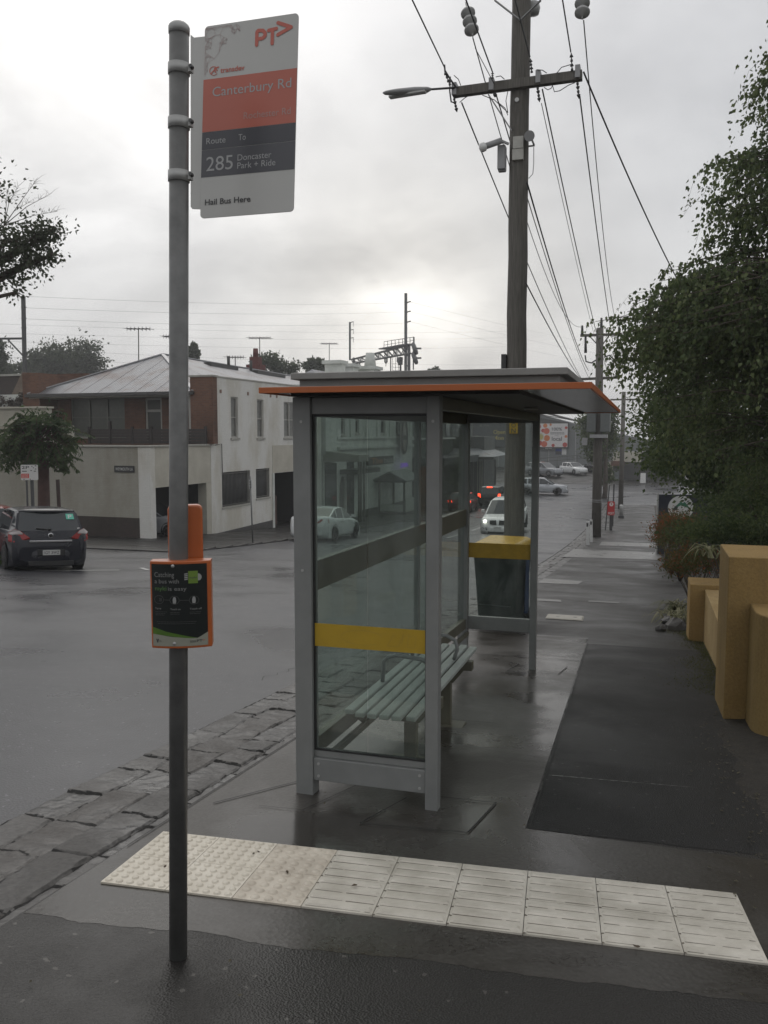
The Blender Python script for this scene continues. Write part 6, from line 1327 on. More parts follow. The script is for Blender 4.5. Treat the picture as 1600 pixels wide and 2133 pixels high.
mb = MB(); put_text(mb, 'Open', .54, .86, .52, .16, lambda u, f: (u*w_, -.004, f*h_), True); put_text(mb, 'Mon', .54, .82, .28, .16, lambda u, f: (u*w_, -.004, f*h_), True); mb.build('lettering', mat('lettering_yellow', (.42, .34, .10), .5), p)
mb = MB(); disc(mb, .2, .14, .055, -.004)
x = .28
for k in range(3): mb.add([((x+.05*k)*w_, -.004, .83*h_), ((x+.04+.05*k)*w_, -.004, .83*h_), ((x+.04+.05*k)*w_, -.004, .88*h_), ((x+.05*k)*w_, -.004, .88*h_)], [(0, 1, 2, 3)])
for k in range(14): disc(mb, .06+.4*random.random(), .55+.4*random.random(), .07, -.004-.0005*k)
mb.build('picture', mat('picture_pale', (.18, .175, .15), .5, var=.4, scale=2), p)
n2 = thing('notice_board', 'blue and white notice fixed low on the grey shed wall under the billboard', 'notice', fs_(1157, 947, SS-.1)); a, b, c, d = fs_(1157, 947, SS-.1), fs_(1170, 934, SS-.1), fs_(1170.5, 947, SS-.1), fs_(1180, 933, SS-.1)
mb = MB(); mb.box(0, b.x-a.x, 0, .06, 0, b.z-a.z); q = mb.build('board', mat('notice_blue', (.03, .06, .25), .5), n2); mb = MB(); mb.box(.02, b.x-a.x-.02, -.006, 0, .02, (b.z-a.z)*.55); mb.build('dark_half', m_gut, q); mb = MB(); mb.box(c.x-a.x, d.x-a.x, 0, .06, 0, b.z-a.z); mb.build('white_board', m_wht, n2)
# ramp rail by the car park
rl = thing('ramp_railing', 'thin steel railing on a sloping retaining wall behind the parked cars', 'railing', (-9, 117, gz(117)))
mb = MB(); a, b = fs_(1040, 985, 117), fs_(1245, 962, 117); mb.add([Vector((a.x, 117, gz(117)-.3)), Vector((b.x+8, 117, gz(117)-.3)), Vector((b.x+8, 117, b.z+.4)), a, Vector((a.x, 117.4, gz(117)-.3)), Vector((b.x+8, 117.4, gz(117)-.3)), Vector((b.x+8, 117.4, b.z+.4)), a+Vector((0, .4, 0))], [(0, 1, 2, 3), (7, 6, 5, 4), (3, 2, 6, 7)]); mb.build('retaining_wall', m_shopg, rl, world=True)
mb = MB(); a, b = fs_(1100, 957, 116.9), fs_(1245, 945, 116.9)
for k in (0, .45): mb.tube([a-Vector((0, 0, k)), b-Vector((0, 0, k))], .035, 5)
for k in range(8): q = a.lerp(b, k/7); mb.tube([q, q-Vector((0, 0, 1.3))], .035, 5)
mb.build('rail', m_gut, rl, world=True)
# --- corner shop right of the transformer pole
rs = thing('corner_shop', 'small shop with a cream fascia and red brick front across the intersection', 'building', (0, 104, gz(104)))
def rp_(px, py, s=104.): return at_s(px, py, s)
a, b = rp_(1276, 1022), rp_(1420, 942)
mb = MB(); mb.box(a.x, b.x, 104, 112, gz(104)-.5, rp_(1300, 942).z); mb.build('wall', m_shopd, rs, world=True)
mb = MB(); mb.box(a.x, rp_(1362, 0).x, 103.9, 103.998, rp_(1300, 962).z, rp_(1300, 941).z); mb.box(a.x, rp_(1280, 0).x, 103.9, 103.998, rp_(1300, 1004).z, rp_(1300, 962).z-.003); mb.build('fascia', m_cream, rs, world=True)
mb = MB(); mb.box(rp_(1280, 0).x+.003, rp_(1289, 0).x, 103.85, 103.997, rp_(1300, 985).z, rp_(1300, 961).z-.003); mb.box(rp_(1296, 0).x, rp_(1326, 0).x, 103.4, 103.997, rp_(1300, 970).z, rp_(1300, 960).z-.003); mb.build('brick_front', m_rb, rs, world=True)
mb = MB(); mb.box(rp_(1280, 0).x+.003, rp_(1291, 0).x, 103.86, 103.997, gz(104)-.3, rp_(1300, 985).z-.003); mb.build('tan_panel', mat('tan_panel', (.16, .12, .06), .7), rs, world=True)
mb = MB(); mb.box(rp_(1296, 0).x, rp_(1319, 0).x, 103.93, 103.997, rp_(1300, 1004).z, rp_(1300, 981).z); mb.build('window', mat('shop_window_pale', (.15, .17, .165), .3, var=.5, scale=1.5), rs, world=True)
mb = MB(); mb.box(rp_(1296, 0).x, rp_(1321, 0).x, 103.9, 103.997, rp_(1300, 1016).z, rp_(1300, 1005).z); mb.build('brick_stallboard', m_db, rs, world=True)
af = thing('sandwich_board', 'white sandwich board standing outside the small cream shop', 'sandwich board', rp_(1339, 1019, 101)); q = rp_(1339, 1019, 101); zz = rp_(1339, 1002, 101).z-gz(101)
af.location = (q.x, 101, gz(101)); WM[af.name] = Matrix.Translation(af.location)
for sx in (-1, 1): mb = MB(); mb.add([(-.3, .3*sx, 0), (.3, .3*sx, 0), (.28, .03*sx, 1.1), (-.28, .03*sx, 1.1), (-.3, .34*sx, 0), (.3, .34*sx, 0), (.28, .07*sx, 1.1), (-.28, .07*sx, 1.1)], [(0, 1, 2, 3), (7, 6, 5, 4), (0, 4, 5, 1), (1, 5, 6, 2), (2, 6, 7, 3), (3, 7, 4, 0)]); mb.build('panel', m_wht, af, fix=True)

# --- little gabled tram-stop style shelter across the road
hs = 57.0; hp = at_s(832, 1068, hs); hz = gz(hs)+.07
ht = thing('waiting_shelter', 'small gabled timber waiting shelter with a pale low wall across the road', 'shelter', (hp.x-.6, hs, hz))
zE, zA = at_s(790, 1000, hs).z-hz, at_s(800, 981, hs).z-hz
m_htr = mat('shelter_roof_green', (.12, .135, .125), .5, var=.15); m_hpost = mat('shelter_post_dark', (.03, .036, .03), .6)
rw = 1.25; Lh = 3.6
mb = MB()
for a, b in (((-rw, zE), (0, zA)), ((0, zA), (rw, zE))):
    mb.add([(a[0], -.5, a[1]), (b[0], -.5, b[1]), (b[0], Lh+.5, b[1]), (a[0], Lh+.5, a[1])]+[(a[0], -.5, a[1]-.09), (b[0], -.5, b[1]-.09), (b[0], Lh+.5, b[1]-.09), (a[0], Lh+.5, a[1]-.09)], [(0, 1, 2, 3), (7, 6, 5, 4), (0, 4, 5, 1), (1, 5, 6, 2), (2, 6, 7, 3), (3, 7, 4, 0)])
mb.build('roof', m_htr, ht, fix=True)
mb = MB(); mb.prism([(-rw*.86, zE-.02), (rw*.86, zE-.02), (0, zA-.14)], -.32, -.28, 'y'); mb.box(-rw*.9, rw*.9, -.3, -.2, zE-.14, zE-.02); mb.build('gable', m_hpost, ht, fix=True)
for x in (-.85, .95):
    for y in (.0, Lh): mb = MB(); mb.box(x-.06, x+.06, y-.06, y+.06, -.6, zE-.02); mb.build('post', m_hpost, ht)
mb = MB(); mb.box(.97, 1.05, .07, Lh-.07, .1, 1.0); mb.box(-.78, .88, -.05, .02, .15, .62); mb.build('low_wall', mat('pale_panel', (.36, .38, .34), .6), ht)
mb = MB(); mb.box(-.9, 1.1, -.1, Lh+.1, -.5, .1); mb.build('base', m_blue, ht)

# ================================================================== SIGNS, BOLLARDS AND SMALL STREET FURNITURE
# 2P parking sign
ps = at_d(62, 1000, 25.0); pg = gz(ps.y)
pk = thing('parking_sign', 'white and red parking time-limit sign on a thin post left of the navy hatchback', 'sign', (ps.x, ps.y, pg-.05), R(30))
zt = at_d(63, 968, 25.0).z-pg+.05; zb_ = at_d(63, 1000, 25.0).z-pg+.05
mb = MB(); mb.tube([(-.09, .02, -.1), (-.09, .02, zb_+.3)], .028, 8); mb.tube([(.05, .05, -.1), (.05, .05, zb_+.2)], .05, 8); mb.build('post', m_dkst, pk)
mb = MB(); mb.prism(rrect(-.235, .235, zb_, zt, .03), -.012, .0, 'y'); pn = mb.build('sign_panel', m_wht, pk, fix=True)
H_ = zt-zb_
mb = MB(); put_text(mb, '2P', -.21, .0, zb_+H_*.74, H_*.18, lambda u, z: (u, -.0135, z), True); mb.build('dark_lettering', m_letk, pn)
mb = MB()
for x, z, w2 in ((-.2, .58, .13), (.06, .9, .03), (.1, .8, .03), (.15, .93, .05), (.15, .72, .04), (.03, .62, .04), (.12, .58, .06), (-.17, .06, .03), (0, .06, .03)): mb.box(x, x+w2, -.0135, -.0125, zb_+H_*z-.012, zb_+H_*z+.012)
mb.build('small_print', m_dkst, pn)
mb = MB(); mb.box(-.225, -.015, -.0135, -.0125, zb_+H_*.13, zb_+H_*.42); q = mb.build('red_field', mat('sign_red_field', (.55, .05, .03), .5), pn)
mb = MB(); put_text(mb, 'ZONE', -.2, -.04, zb_+H_*.3, H_*.075, lambda u, z: (u, -.0145, z), True); put_text(mb, 'ENDS', -.2, -.04, zb_+H_*.17, H_*.075, lambda u, z: (u, -.0145, z), True); mb.build('lettering', m_wht, q)
st2 = at_d(122, 1050, 27); bp_ = thing('post', 'leaning dark steel post beside the cream wall behind the navy hatchback', 'post', (st2.x, st2.y, gz(st2.y)))
mb = MB(); mb.bar(Vector((st2.x+.05, st2.y, gz(st2.y)-.2)), at_d(120, 999, 27)+Vector((0, 0, 0)), .09, .07); mb.build('shaft', mat('rusty_post', (.06, .04, .035), .8, var=.3), bp_, world=True)
# leaning no-standing sign in front of the white wall
b_ = at_d(527, 1130, 34.1); tp_ = at_d(521, 992, 34.1); ns_ = thing('parking_sign', 'thin leaning grey sign post with a narrow white plate before the barred windows', 'sign', b_)
mb = MB(); mb.tube([b_-Vector((0, 0, .2)), tp_], .03, 8); mb.build('post', m_galv, ns_, world=True)
mb = MB(); c = tp_.lerp(b_, .06); e = tp_.lerp(b_, .19); d = Vector((.08, -.03, 0)); mb.add([e-d, e+d, c+d, c-d, e-d+Vector((.01, .02, 0)), e+d+Vector((.01, .02, 0)), c+d+Vector((.01, .02, 0)), c-d+Vector((.01, .02, 0))], [(0, 1, 2, 3), (7, 6, 5, 4), (0, 4, 5, 1), (1, 5, 6, 2), (2, 6, 7, 3), (3, 7, 4, 0)]); pn = mb.build('sign_panel', m_wht, ns_, world=True)
mb = MB(); y_ = Vector((0, -.035, 0))
for k in range(3): q = c.lerp(e, .2+.3*k)+y_; mb.add([q-d*.5-Vector((0, 0, .03)), q+d*.5-Vector((0, 0, .03)), q+d*.5+Vector((0, 0, .03)), q-d*.5+Vector((0, 0, .03))], [(0, 1, 2, 3)])
mb.build('small_print', m_dkst, pn, world=True)
# two white guide posts by the transformer pole
for k, (px, py, pt_, d, lb) in enumerate(((1225, 1126, 1076, 36.5, 'white guide post nearer the road of the pair by the transformer pole'), (1232.5, 1121, 1074, 38.5, 'white guide post touching the transformer pole, the further of the pair'))):
    a, b = at_d(px, py, d), at_d(px-2.5, pt_, d); g = gz(a.y); t = thing('guide_post', lb, 'guide post', (a.x, a.y, g), 0, 'white guide posts')
    h_ = b.z-a.z; mb = MB(); mb.add([(x+dx, y, z) for z, dx in ((-.2, 0), (h_, -.04)) for x, y in ((-.06, -.05), (.06, -.05), (.06, .05), (-.06, .05))], [(0, 1, 2, 3), (7, 6, 5, 4), (0, 4, 5, 1), (1, 5, 6, 2), (2, 6, 7, 3), (3, 7, 4, 0)]); mb.build('shaft', m_wht, t, fix=True)
    mb = MB(); mb.box(-.075, -.0, -.056, -.05, h_*.78, h_*.93); mb.build('reflector', m_letk, t)
# red post sign
q = at_d(1272, 1094, 47); g = gz(q.y); rp = thing('post_sign', 'red post office sign with white lettering on a dark stand by the kerb', 'sign', (q.x, q.y, g), PHI)
zz = lambda py: at_d(1273, py, 47).z-g
mb = MB(); mb.box(-.05, .09, -.02, .06, -.1, zz(1070)); mb.bar((-.28, .0, 0), (-.1, .04, zz(1010)), .05); mb.bar((.14, .1, 0.2), (.16, .1, zz(1008)), .06); mb.build('stand', m_dkst, rp)
mb = MB(); mb.prism(rrect(-.20, .19, zz(1073), zz(1044), .06), -.06, -.021, 'y'); pn = mb.build('sign_panel', mat('post_red', (.42, .02, .022), .4, var=.05), rp, fix=True)
mb = MB(); put_text(mb, 'POST', -.16, .15, zz(1071), .12, lambda u, z: (u, -.062, z), True); c_ = zz(1050)
mb.add([(.0+.11*math.cos(a), -.062, c_+.11*math.sin(a)) for a in [2*math.pi*k/18 for k in range(18)]], [tuple(range(18))]); mb.build('lettering', m_wht, pn)
mb = MB(); mb.add([(-.03, -.064, c_-.05), (.05, -.064, c_+.0), (.03, -.064, c_+.06), (-.04, -.064, c_+.05), (-.01, -.064, c_)], [(0, 1, 2, 3, 4)]); mb.build('emblem', MATS['post_red'], pn)
# silver bollard
q = at_d(1294.5, 1062, 58); g = gz(q.y); bo = thing('bollard', 'silver round bollard on a dark base further along the footpath', 'bollard', (q.x, q.y, g))
mb = MB(); mb.lathe([(.13, .15), (.13, .80), (.12, .86), (.07, .90), (0, .91)], n=18); mb.build('body', m_galvl, bo); mb = MB(); mb.box(-.19, .19, -.19, .19, -.1, .15); mb.build('base', m_dkst, bo, bevel=.02)
# hoarding with round white sign
q0, q1 = at_d(1369, 1150, 32), at_d(1480, 1150, 31); g = gz(q0.y)
hb = thing('hoarding', 'dark navy hoarding with a round white mountain sign at the footpath edge', 'hoarding', (q0.x, q0.y, g), PHI*.55)
zt = at_d(1400, 1030, 31.8).z-g
mb = MB(); mb.box(0, 4.2, 0, .05, -.5, zt); pnl = mb.build('panel', mat('navy_hoarding', (.018, .022, .034), .4, var=.1), hb)
mb = MB(); mb.box(-.05, -.001, -.03, .08, -.5, zt+.05); mb.build('edge_post', m_galvl, hb)
cx_ = .80; cz_ = at_d(1411, 1058, 31.8).z-g
mb = MB(); mb.add([(cx_+.46*math.cos(a), -.012, cz_+.46*math.sin(a)) for a in [2*math.pi*k/36 for k in range(36)]]+[(cx_+.46*math.cos(a), 0, cz_+.46*math.sin(a)) for a in [2*math.pi*k/36 for k in range(36)]], [tuple(range(36))]+[(k, 36+k, 36+(k+1) % 36, (k+1) % 36) for k in range(36)]); dsc = mb.build('round_sign', m_wht, pnl, fix=True)
mb = MB(); mb.add([(cx_+x, -.0135, cz_+z) for x, z in ((-.30, -.04), (-.12, .14), (.0, .26), (.06, .18), (.13, .24), (.32, .0), (.1, .06), (-.02, .1), (-.14, .02))], [tuple(range(9))]); mb.build('mountain_emblem', mat('emblem_green', (.04, .16, .09), .5), dsc)
mb = MB(); mb.add([(cx_+x, -.0142, cz_+z) for x, z in ((-.30, -.08), (-.2, .06), (-.1, .04), (-.13, -.08))], [tuple(range(4))]); mb.build('emblem_dark', m_letk, dsc)

# ================================================================== RAILWAY AND SKYLINE
m_rst = mat('railway_steel', (.11, .11, .108), .6, metal=.3, var=.15)
rg = thing('railway_gantry', 'grey lattice railway signal gantry with a tall mast above the rooftops', 'gantry', at_d(850, 800, 120))
def gd(px, py): return at_d(px, py, 138-22*(px-733)/(860-733))
mb = MB(); 
for dy in (-.35, .35):
    o = Vector((0, dy, 0)); n = 13
    A_ = [gd(733+(855-733)*k/n, 749-(749-718)*k/n)+o for k in range(n+1)]; B2 = [gd(737+(855-737)*k/n, 757-(757-736)*k/n)+o for k in range(n+1)]
    for k in range(n):
        mb.bar(A_[k], A_[k+1], .16); mb.bar(B2[k], B2[k+1], .16); mb.bar(B2[k], A_[k+1] if k % 2 else A_[k], .09); mb.bar(A_[k], B2[k+1], .08)
mb.build('lattice_beam', m_rst, rg, world=True)
mb = MB(); mb.bar(gd(845, 900), gd(845.5, 611), .34); mb.bar(gd(852, 900), gd(852, 716), .34); mb.bar(gd(737, 900), gd(737, 745), .32); mb.bar(gd(814, 900), gd(814, 742), .14); mb.bar(gd(729, 750), gd(729, 671), .26)
for y in (722, 740, 762): mb.bar(gd(845, y), gd(852, y), .2)
mb.build('mast', m_rst, rg, world=True)
for y in (629, 649, 670): mb = MB(); mb.bar(gd(845, y+2), gd(855, y-1), .14); mb.build('bracket_arm', m_rst, rg, world=True)
for y in (671, 687, 704): mb = MB(); mb.bar(gd(729, y+1), gd(736, y-1), .1); mb.bar(gd(736, y-1), gd(736, y+9), .06); mb.build('bracket_arm', m_rst, rg, world=True)
mb = MB(); mb.bar(gd(798, 727), gd(855, 717), 1.4, .18); mb.build('walkway', m_rst, rg, world=True)
mb = MB(); top_, mid = [], []
for k in range(9): x = 800+62*k/8; b0 = gd(x, 727-.17*(x-798)); mb.tube([b0, gd(x, 712-.16*(x-798))], .045, 5); top_.append(gd(x, 712-.16*(x-798))); mid.append(gd(x, 719-.16*(x-798)))
mb.tube(top_, .045, 5); mb.tube(mid, .035, 5); mb.tube([gd(862, 702), gd(862, 722)], .12, 5); mb.build('handrail', m_rst, rg, world=True)
mb = MB()
for x in (818, 824, 830, 836): mb.tube([gd(x, 744), gd(x, 772)], .035, 4)
for y in (758, 765, 772): mb.tube([gd(818, y), gd(836, y)], .035, 4)
for x, y in ((804, 745), (747, 757), (830, 744)): mb.tube([gd(x-2, y), gd(x-2, y+9), gd(x, y+11), gd(x+2, y+9), gd(x+2, y)], .13, 5); mb.tube([gd(x, y+11), gd(x, y+18)], .05, 5)
mb.build('cage', m_rst, rg, world=True)
for y in (726, 746):
    p = gd(864, y); mb = MB(); mb.lathe([(.0, -.25), (.55, -.2), (.6, 0), (.55, .2), (0, .25)], c=p, n=14, M=Matrix.Rotation(R(70), 4, 'Y') @ Matrix.Scale(1.5, 4, (1, 0, 0))); mb.bar(p, p+Vector((.9, 0, 0)), .22); mb.tube([gd(861, y-6), gd(861, y+24)], .09, 5); mb.build('signal_head', m_rst, rg, world=True)
mb = MB(); p = gd(834, 752); mb.lathe([(0, -.6), (.35, -.5), (.4, .5), (0, .6)], c=p, n=10); mb.tube([gd(834, 745), gd(834, 774)], .12, 5); mb.build('signal_head', m_rst, rg, world=True)
# overhead-line stanchion at the left
sd_ = 62.; stn = thing('railway_stanchion', 'dark steel railway stanchion with a braced arm rising behind the left rooftops', 'stanchion', at_d(52, 900, sd_))
mb = MB(); mb.bar(at_d(54, 900, sd_), at_d(48.5, 617, sd_), .22); mb.build('mast', m_dkst, stn, world=True)
mb = MB(); mb.bar(at_d(50, 705, sd_), at_d(-60, 706, sd_), .14); mb.bar(at_d(17, 708, sd_), at_d(51, 744, sd_), .09); mb.build('arm', m_dkst, stn, world=True)
for y in (640, 663, 683): mb = MB(); mb.bar(at_d(44, y, sd_), at_d(55, y, sd_), .06); mb.build('bracket', m_dkst, stn, world=True)
m_wire2 = mat('far_wire', (.09, .09, .09), .6)
for k, (y0, y1, y2) in enumerate(((617, 635, 630), (641, 654, 650), (664, 678, 671))):
    wire(at_d(50, y0, sd_), gd(845, y1-5), .4, .008, ('highest', 'middle', 'lowest')[k]+' of three thin rail wires from the left stanchion to the gantry mast', 'rail wires', m_wire2)
    wire(gd(855, y2-1), at_d(1300, y2+95, 200), .5, .010, ('highest', 'middle', 'lowest')[k]+' thin rail wire running right from the gantry mast arms', 'rail wires', m_wire2)
for k, (y0, y1) in enumerate(((674, 690), (693, 703), (710, 722), (722, 760), (742, 772))):
    wire(at_d(-20, y0, 80), at_d(1060, y1, 150), .5, .008, ('upper', 'second', 'third', 'fourth', 'lowest')[k]+' of five faint lineside wires crossing the sky above the roofs', 'rail wires', m_wire2)
# television aerials
def aerial(px, yt, yb_, d, hw, lb, tilt=0):
    a = at_d(px, yb_, d); t = thing('tv_antenna', lb, 'antenna', a); b = at_d(px, yt, d)
    mb = MB(); mb.tube([a-Vector((0, 0, .6)), b], .03, 5); mb.build('mast', m_dkst, t, world=True)
    mb = MB(); l, r = at_d(px-hw, yt+2, d), at_d(px+hw, yt+2+tilt, d); mb.tube([l, r], .03, 5)
    for k in range(7): q = l.lerp(r, k/6); mb.tube([q-Vector((.0, .45, 0)), q+Vector((0, .45, 0))], .014, 4); mb.tube([q-Vector((.0, 0, .12)), q+Vector((0, 0, .12))], .014, 4)
    mb.build('boom', m_dkst, t, world=True)
aerial(288.5, 683, 748, 50, 24, 'tall television aerial on the ridge left of the sign pole')
aerial(541, 702, 745, 58, 22, 'television aerial above the red chimney')
aerial(490, 742, 757, 54, 17, 'short television aerial on the roof right of the sign pole')
aerial(686, 714, 765, 72, 16, 'television aerial beside the white chimneys')
aerial(357, 699, 740, 52, 16, 'television aerial partly hidden behind the sign pole')
# ================================================================== TREES AND PLANTS
def leaf_obj(name, m, pos, dirs, size, parent=None, world=True, aspect=.62, seed=0, fold=.18):
    g = np.random.default_rng(seed); n = len(pos); pos = np.asarray(pos, float); d = np.asarray(dirs, float)
    d /= np.linalg.norm(d, axis=1, keepdims=True)+1e-9
    r = g.normal(size=(n, 3)); s = np.cross(d, r); s /= np.linalg.norm(s, axis=1, keepdims=True)+1e-9; nn = np.cross(s, d)
    L_ = (size*g.uniform(.65, 1.3, n))[:, None]; W_ = L_*aspect*.5
    v = np.empty((n, 5, 3)); v[:, 0] = pos; v[:, 1] = pos+d*L_*.35+s*W_-nn*L_*fold*.5; v[:, 2] = pos+d*L_; v[:, 3] = pos+d*L_*.35-s*W_-nn*L_*fold*.5; v[:, 4] = pos+d*L_*.45
    if parent is not None:
        inv = np.array(WM[parent.name].inverted()); v = v @ inv[:3, :3].T+inv[:3, 3]
    me = bpy.data.meshes.new(name); me.vertices.add(n*5); me.vertices.foreach_set('co', v.reshape(-1))
    idx = np.arange(n)[:, None]*5
    f = np.stack([idx+np.array([[0, 1, 4]]), idx+np.array([[1, 2, 4]]), idx+np.array([[2, 3, 4]]), idx+np.array([[3, 0, 4]])], 1).reshape(-1)
    me.loops.add(n*12); me.loops.foreach_set('vertex_index', f.astype(np.int32))
    me.polygons.add(n*4); me.polygons.foreach_set('loop_start', np.arange(n*4, dtype=np.int32)*3); me.polygons.foreach_set('loop_total', np.full(n*4, 3, np.int32))
    me.materials.append(m); me.update(calc_edges=True); o = bpy.data.objects.new(name, me); C.objects.link(o)
    if parent is not None: o.parent = parent
    return o
m_bark = mat('bark', (.07, .055, .042), .85, var=.35, scale=8, bump=.8, bscale=25)
m_birchb = mat('birch_bark', (.20, .19, .17), .75, col2=(.42, .40, .37), scale=6, bump=.4, bscale=25)
m_birch = leaf_mat('birch_leaf', (.046, .068, .031), (.098, .13, .056), (.15, .18, .078))
m_dkl = leaf_mat('dark_leaf', (.036, .056, .024), (.08, .112, .045), (.125, .155, .06))
m_dkl2 = leaf_mat('far_leaf', (.036, .048, .03), (.07, .088, .052), (.095, .115, .065))
m_plane = leaf_mat('plane_leaf', (.04, .05, .03), (.075, .088, .055))
m_ail = leaf_mat('street_tree_leaf', (.034, .054, .026), (.07, .105, .045), (.105, .145, .06))
m_red = leaf_mat('red_shrub_leaf', (.05, .08, .024), (.115, .10, .036), (.30, .07, .028))
m_strap = leaf_mat('strap_leaf', (.10, .12, .05), (.22, .22, .12), (.36, .34, .22))
def unit(g, n): q = g.normal(size=(n, 3)); return q/np.linalg.norm(q, axis=1, keepdims=True)
def clump_tree(name, label, base, trunk_top, r0, clumps, nleaf, size, lm, group=None, seed=1, bark=None, cat='tree', nsub=26, spread=.34, fill=.55, bare=0, twigs=True):
    g = np.random.default_rng(seed); random.seed(seed); base = Vector(base); t = thing(name, label, cat, base, 0, group); top = Vector(trunk_top)
    mb = MB(); k = 7; mb.tube([base.lerp(top, i/k)+Vector((random.uniform(-1, 1)*r0*.25, random.uniform(-1, 1)*r0*.25, -.1 if i == 0 else 0)) for i in range(k+1)], r0, 10, r0*.6)
    pos, dr = [], []
    vol = np.array([c[1][0]*c[1][1]*c[1][2] for c in clumps])**.75; share = vol/vol.sum()
    for (c, rad), w_ in zip(clumps, share):
        c = np.array(c, float); rad = np.array(rad, float); ns = max(5, int(nsub*(1+w_*len(clumps))/2))
        u = unit(g, ns); sub = c+u*rad*(fill+(1-fill)*g.random((ns, 1)))
        m = Vector(c); j = top.lerp(m, .45)+Vector((0, 0, .1*max(rad))); mb.tube([top-Vector((0, 0, .1)), j, m], r0*.42, 7, r0*.16)
        if twigs:
            for q in sub[::2]: mb.tube([m, m.lerp(Vector(q), .55)+Vector((0, 0, .06*max(rad))), Vector(q)], r0*.12, 5, r0*.03)
        nl = int(nleaf*w_); which = g.integers(0, ns, nl); off = g.normal(size=(nl, 3))*rad.mean()*spread*g.uniform(.55, 1.25, (ns, 1))[which]
        off[:, 2] *= .75; p = sub[which]+off; pos.append(p); d = unit(g, nl)*.8+(p-c)/rad*.5; d[:, 2] -= .25; dr.append(d)
    for i in range(bare):
        c, rad = clumps[i % len(clumps)]; m = Vector(c); a = random.uniform(.2, 1.35); e = m+Vector((random.uniform(-1, 1)*rad[0]*1.25, random.uniform(-1, 1)*rad[1]*.8, rad[2]*1.25*random.uniform(.7, 1.1)))
        q = m.lerp(e, .5)+Vector((random.uniform(-.1, .1), 0, .1)); mb.tube([m, q, e], r0*.10, 5, r0*.02)
        for _ in range(4): f = random.uniform(.4, .95); s_ = q.lerp(e, f); mb.tube([s_, s_+Vector((random.uniform(-.5, .5), random.uniform(-.3, .3), random.uniform(.1, .5)))*max(rad)*.35], r0*.03, 4, r0*.012)
    mb.build('trunk', bark or m_bark, t, world=True)
    leaf_obj('crown', lm, np.concatenate(pos), np.concatenate(dr), size, t, seed=seed)
    return t
# ---------------------------------------------------------------- weeping birch beside the footpath
TB = Vector((3.7, 13.2, gz(13.2)))
outl = [(10, 1640), (70, 1600), (180, 1556), (235, 1572), (285, 1505), (330, 1490), (420, 1446), (470, 1440), (500, 1462), (535, 1398), (585, 1378), (610, 1330), (630, 1262), (650, 1242), (700, 1255), (740, 1262), (790, 1282), (830, 1285), (880, 1320), (930, 1345), (1000, 1390), (1060, 1420), (1120, 1480)]
tab = sorted(((at_s(x, y, 12.4).z, TB.x-at_s(x, y, 12.4).x) for y, x in outl))
tab = tab+[(9.2, 1.7), (11, .3)]
def rad_b(z): return np.interp(z, [q[0] for q in tab], [q[1] for q in tab])
bt_ = thing('birch_tree', 'weeping birch with fine hanging leaves overhanging the footpath above the ochre walls', 'tree', TB)
g = np.random.default_rng(12); random.seed(12)
mb = MB(); mb.tube([TB-Vector((0, 0, .2)), TB+Vector((.05, 0, 2)), TB+Vector((-.05, .05, 5)), TB+Vector((.05, 0, 8.5)), TB+Vector((0, 0, 11.5))], .17, 12, .03)
pos, dr = [], []
def spray(z, a, reach, nt, rise):
    """one side limb carrying a fan of hanging twigs"""
    R_ = float(rad_b(z)); out = Vector((math.cos(a), math.sin(a)*.85, 0)); tan_ = Vector((-math.sin(a), math.cos(a), 0)); r1 = R_*reach
    h = TB+Vector((0, 0, z-TB.z-.22*R_-.25)); e = Vector((TB.x, TB.y, z))+out*r1; bend = tan_*random.uniform(-.25, .25)
    m1 = h.lerp(e, .35)+Vector((0, 0, .14*R_+rise))+bend*.5; m2 = h.lerp(e, .75)+Vector((0, 0, .10*R_+rise))+bend
    mb.cm = 1; mb.tube([h, m1, m2, e], .016+.006*R_/3, 5, .004); mb.cm = 0
    def P(f): return h.lerp(m1, f/.35) if f < .35 else (m1.lerp(m2, (f-.35)/.4) if f < .75 else m2.lerp(e, (f-.75)/.25))
    for k in range(nt):
        f = random.uniform(.34, 1.0)**.85; b = P(f); sd_ = tan_*random.gauss(0, .20+.16*f)+out*random.gauss(.05, .12); ln = random.uniform(.22, .62); n = int(6+ln*26)
        t_ = np.linspace(0, 1, n)[:, None]; dirn = np.array(sd_+out*.12); p0 = np.array(b)
        path = p0+dirn*(t_**.7)*1.0+np.array([0, 0, -1.])*ln*(.1*t_+.9*t_**1.8)+np.array([0, 0, .07])*np.sin(t_*math.pi)
        if path[-1][0] > .128*path[-1][1]+1.1 and k % 2: continue
        lf = path[1:]+g.normal(size=(n-1, 3))*.024; pos.append(lf); dr.append(g.normal(size=(n-1, 3))*.5+np.array([0, 0, -1.])+np.array(out)*.3)
        if k % 2 == 0: mb.cm = 1; mb.tube([Vector(path[0]), Vector(path[n//2]), Vector(path[-1])], .0028, 3, .0012); mb.cm = 0
for i in range(290):
    z = (g.uniform(4.2, 9.4) if i % 2 else g.uniform(1.0, 6)) if i % 4 else g.uniform(1.2, 4.4)
    a = math.pi+random.gauss(0, 1.15)
    spray(z, a, random.uniform(.80, 1.03), random.randint(17, 30) if z > 4.3 else random.randint(11, 22), random.uniform(.0, .15))
for i in range(46): spray(g.uniform(2.7, 3.75), math.pi+random.gauss(.1, .33), random.uniform(.86, 1.0), random.randint(14, 24), .12)
for i in range(120):                      # shorter inner limbs
    spray(g.uniform(.8, 8.5), random.uniform(0, 6.28), random.uniform(.4, .72), random.randint(12, 22), .05)
for i in range(70):                       # the side over the garden
    spray(g.uniform(1.5, 9), random.gauss(0, .8), random.uniform(.6, 1.), 24, .1)
mb.build('trunk', [m_birchb, m_bark], bt_, world=True)
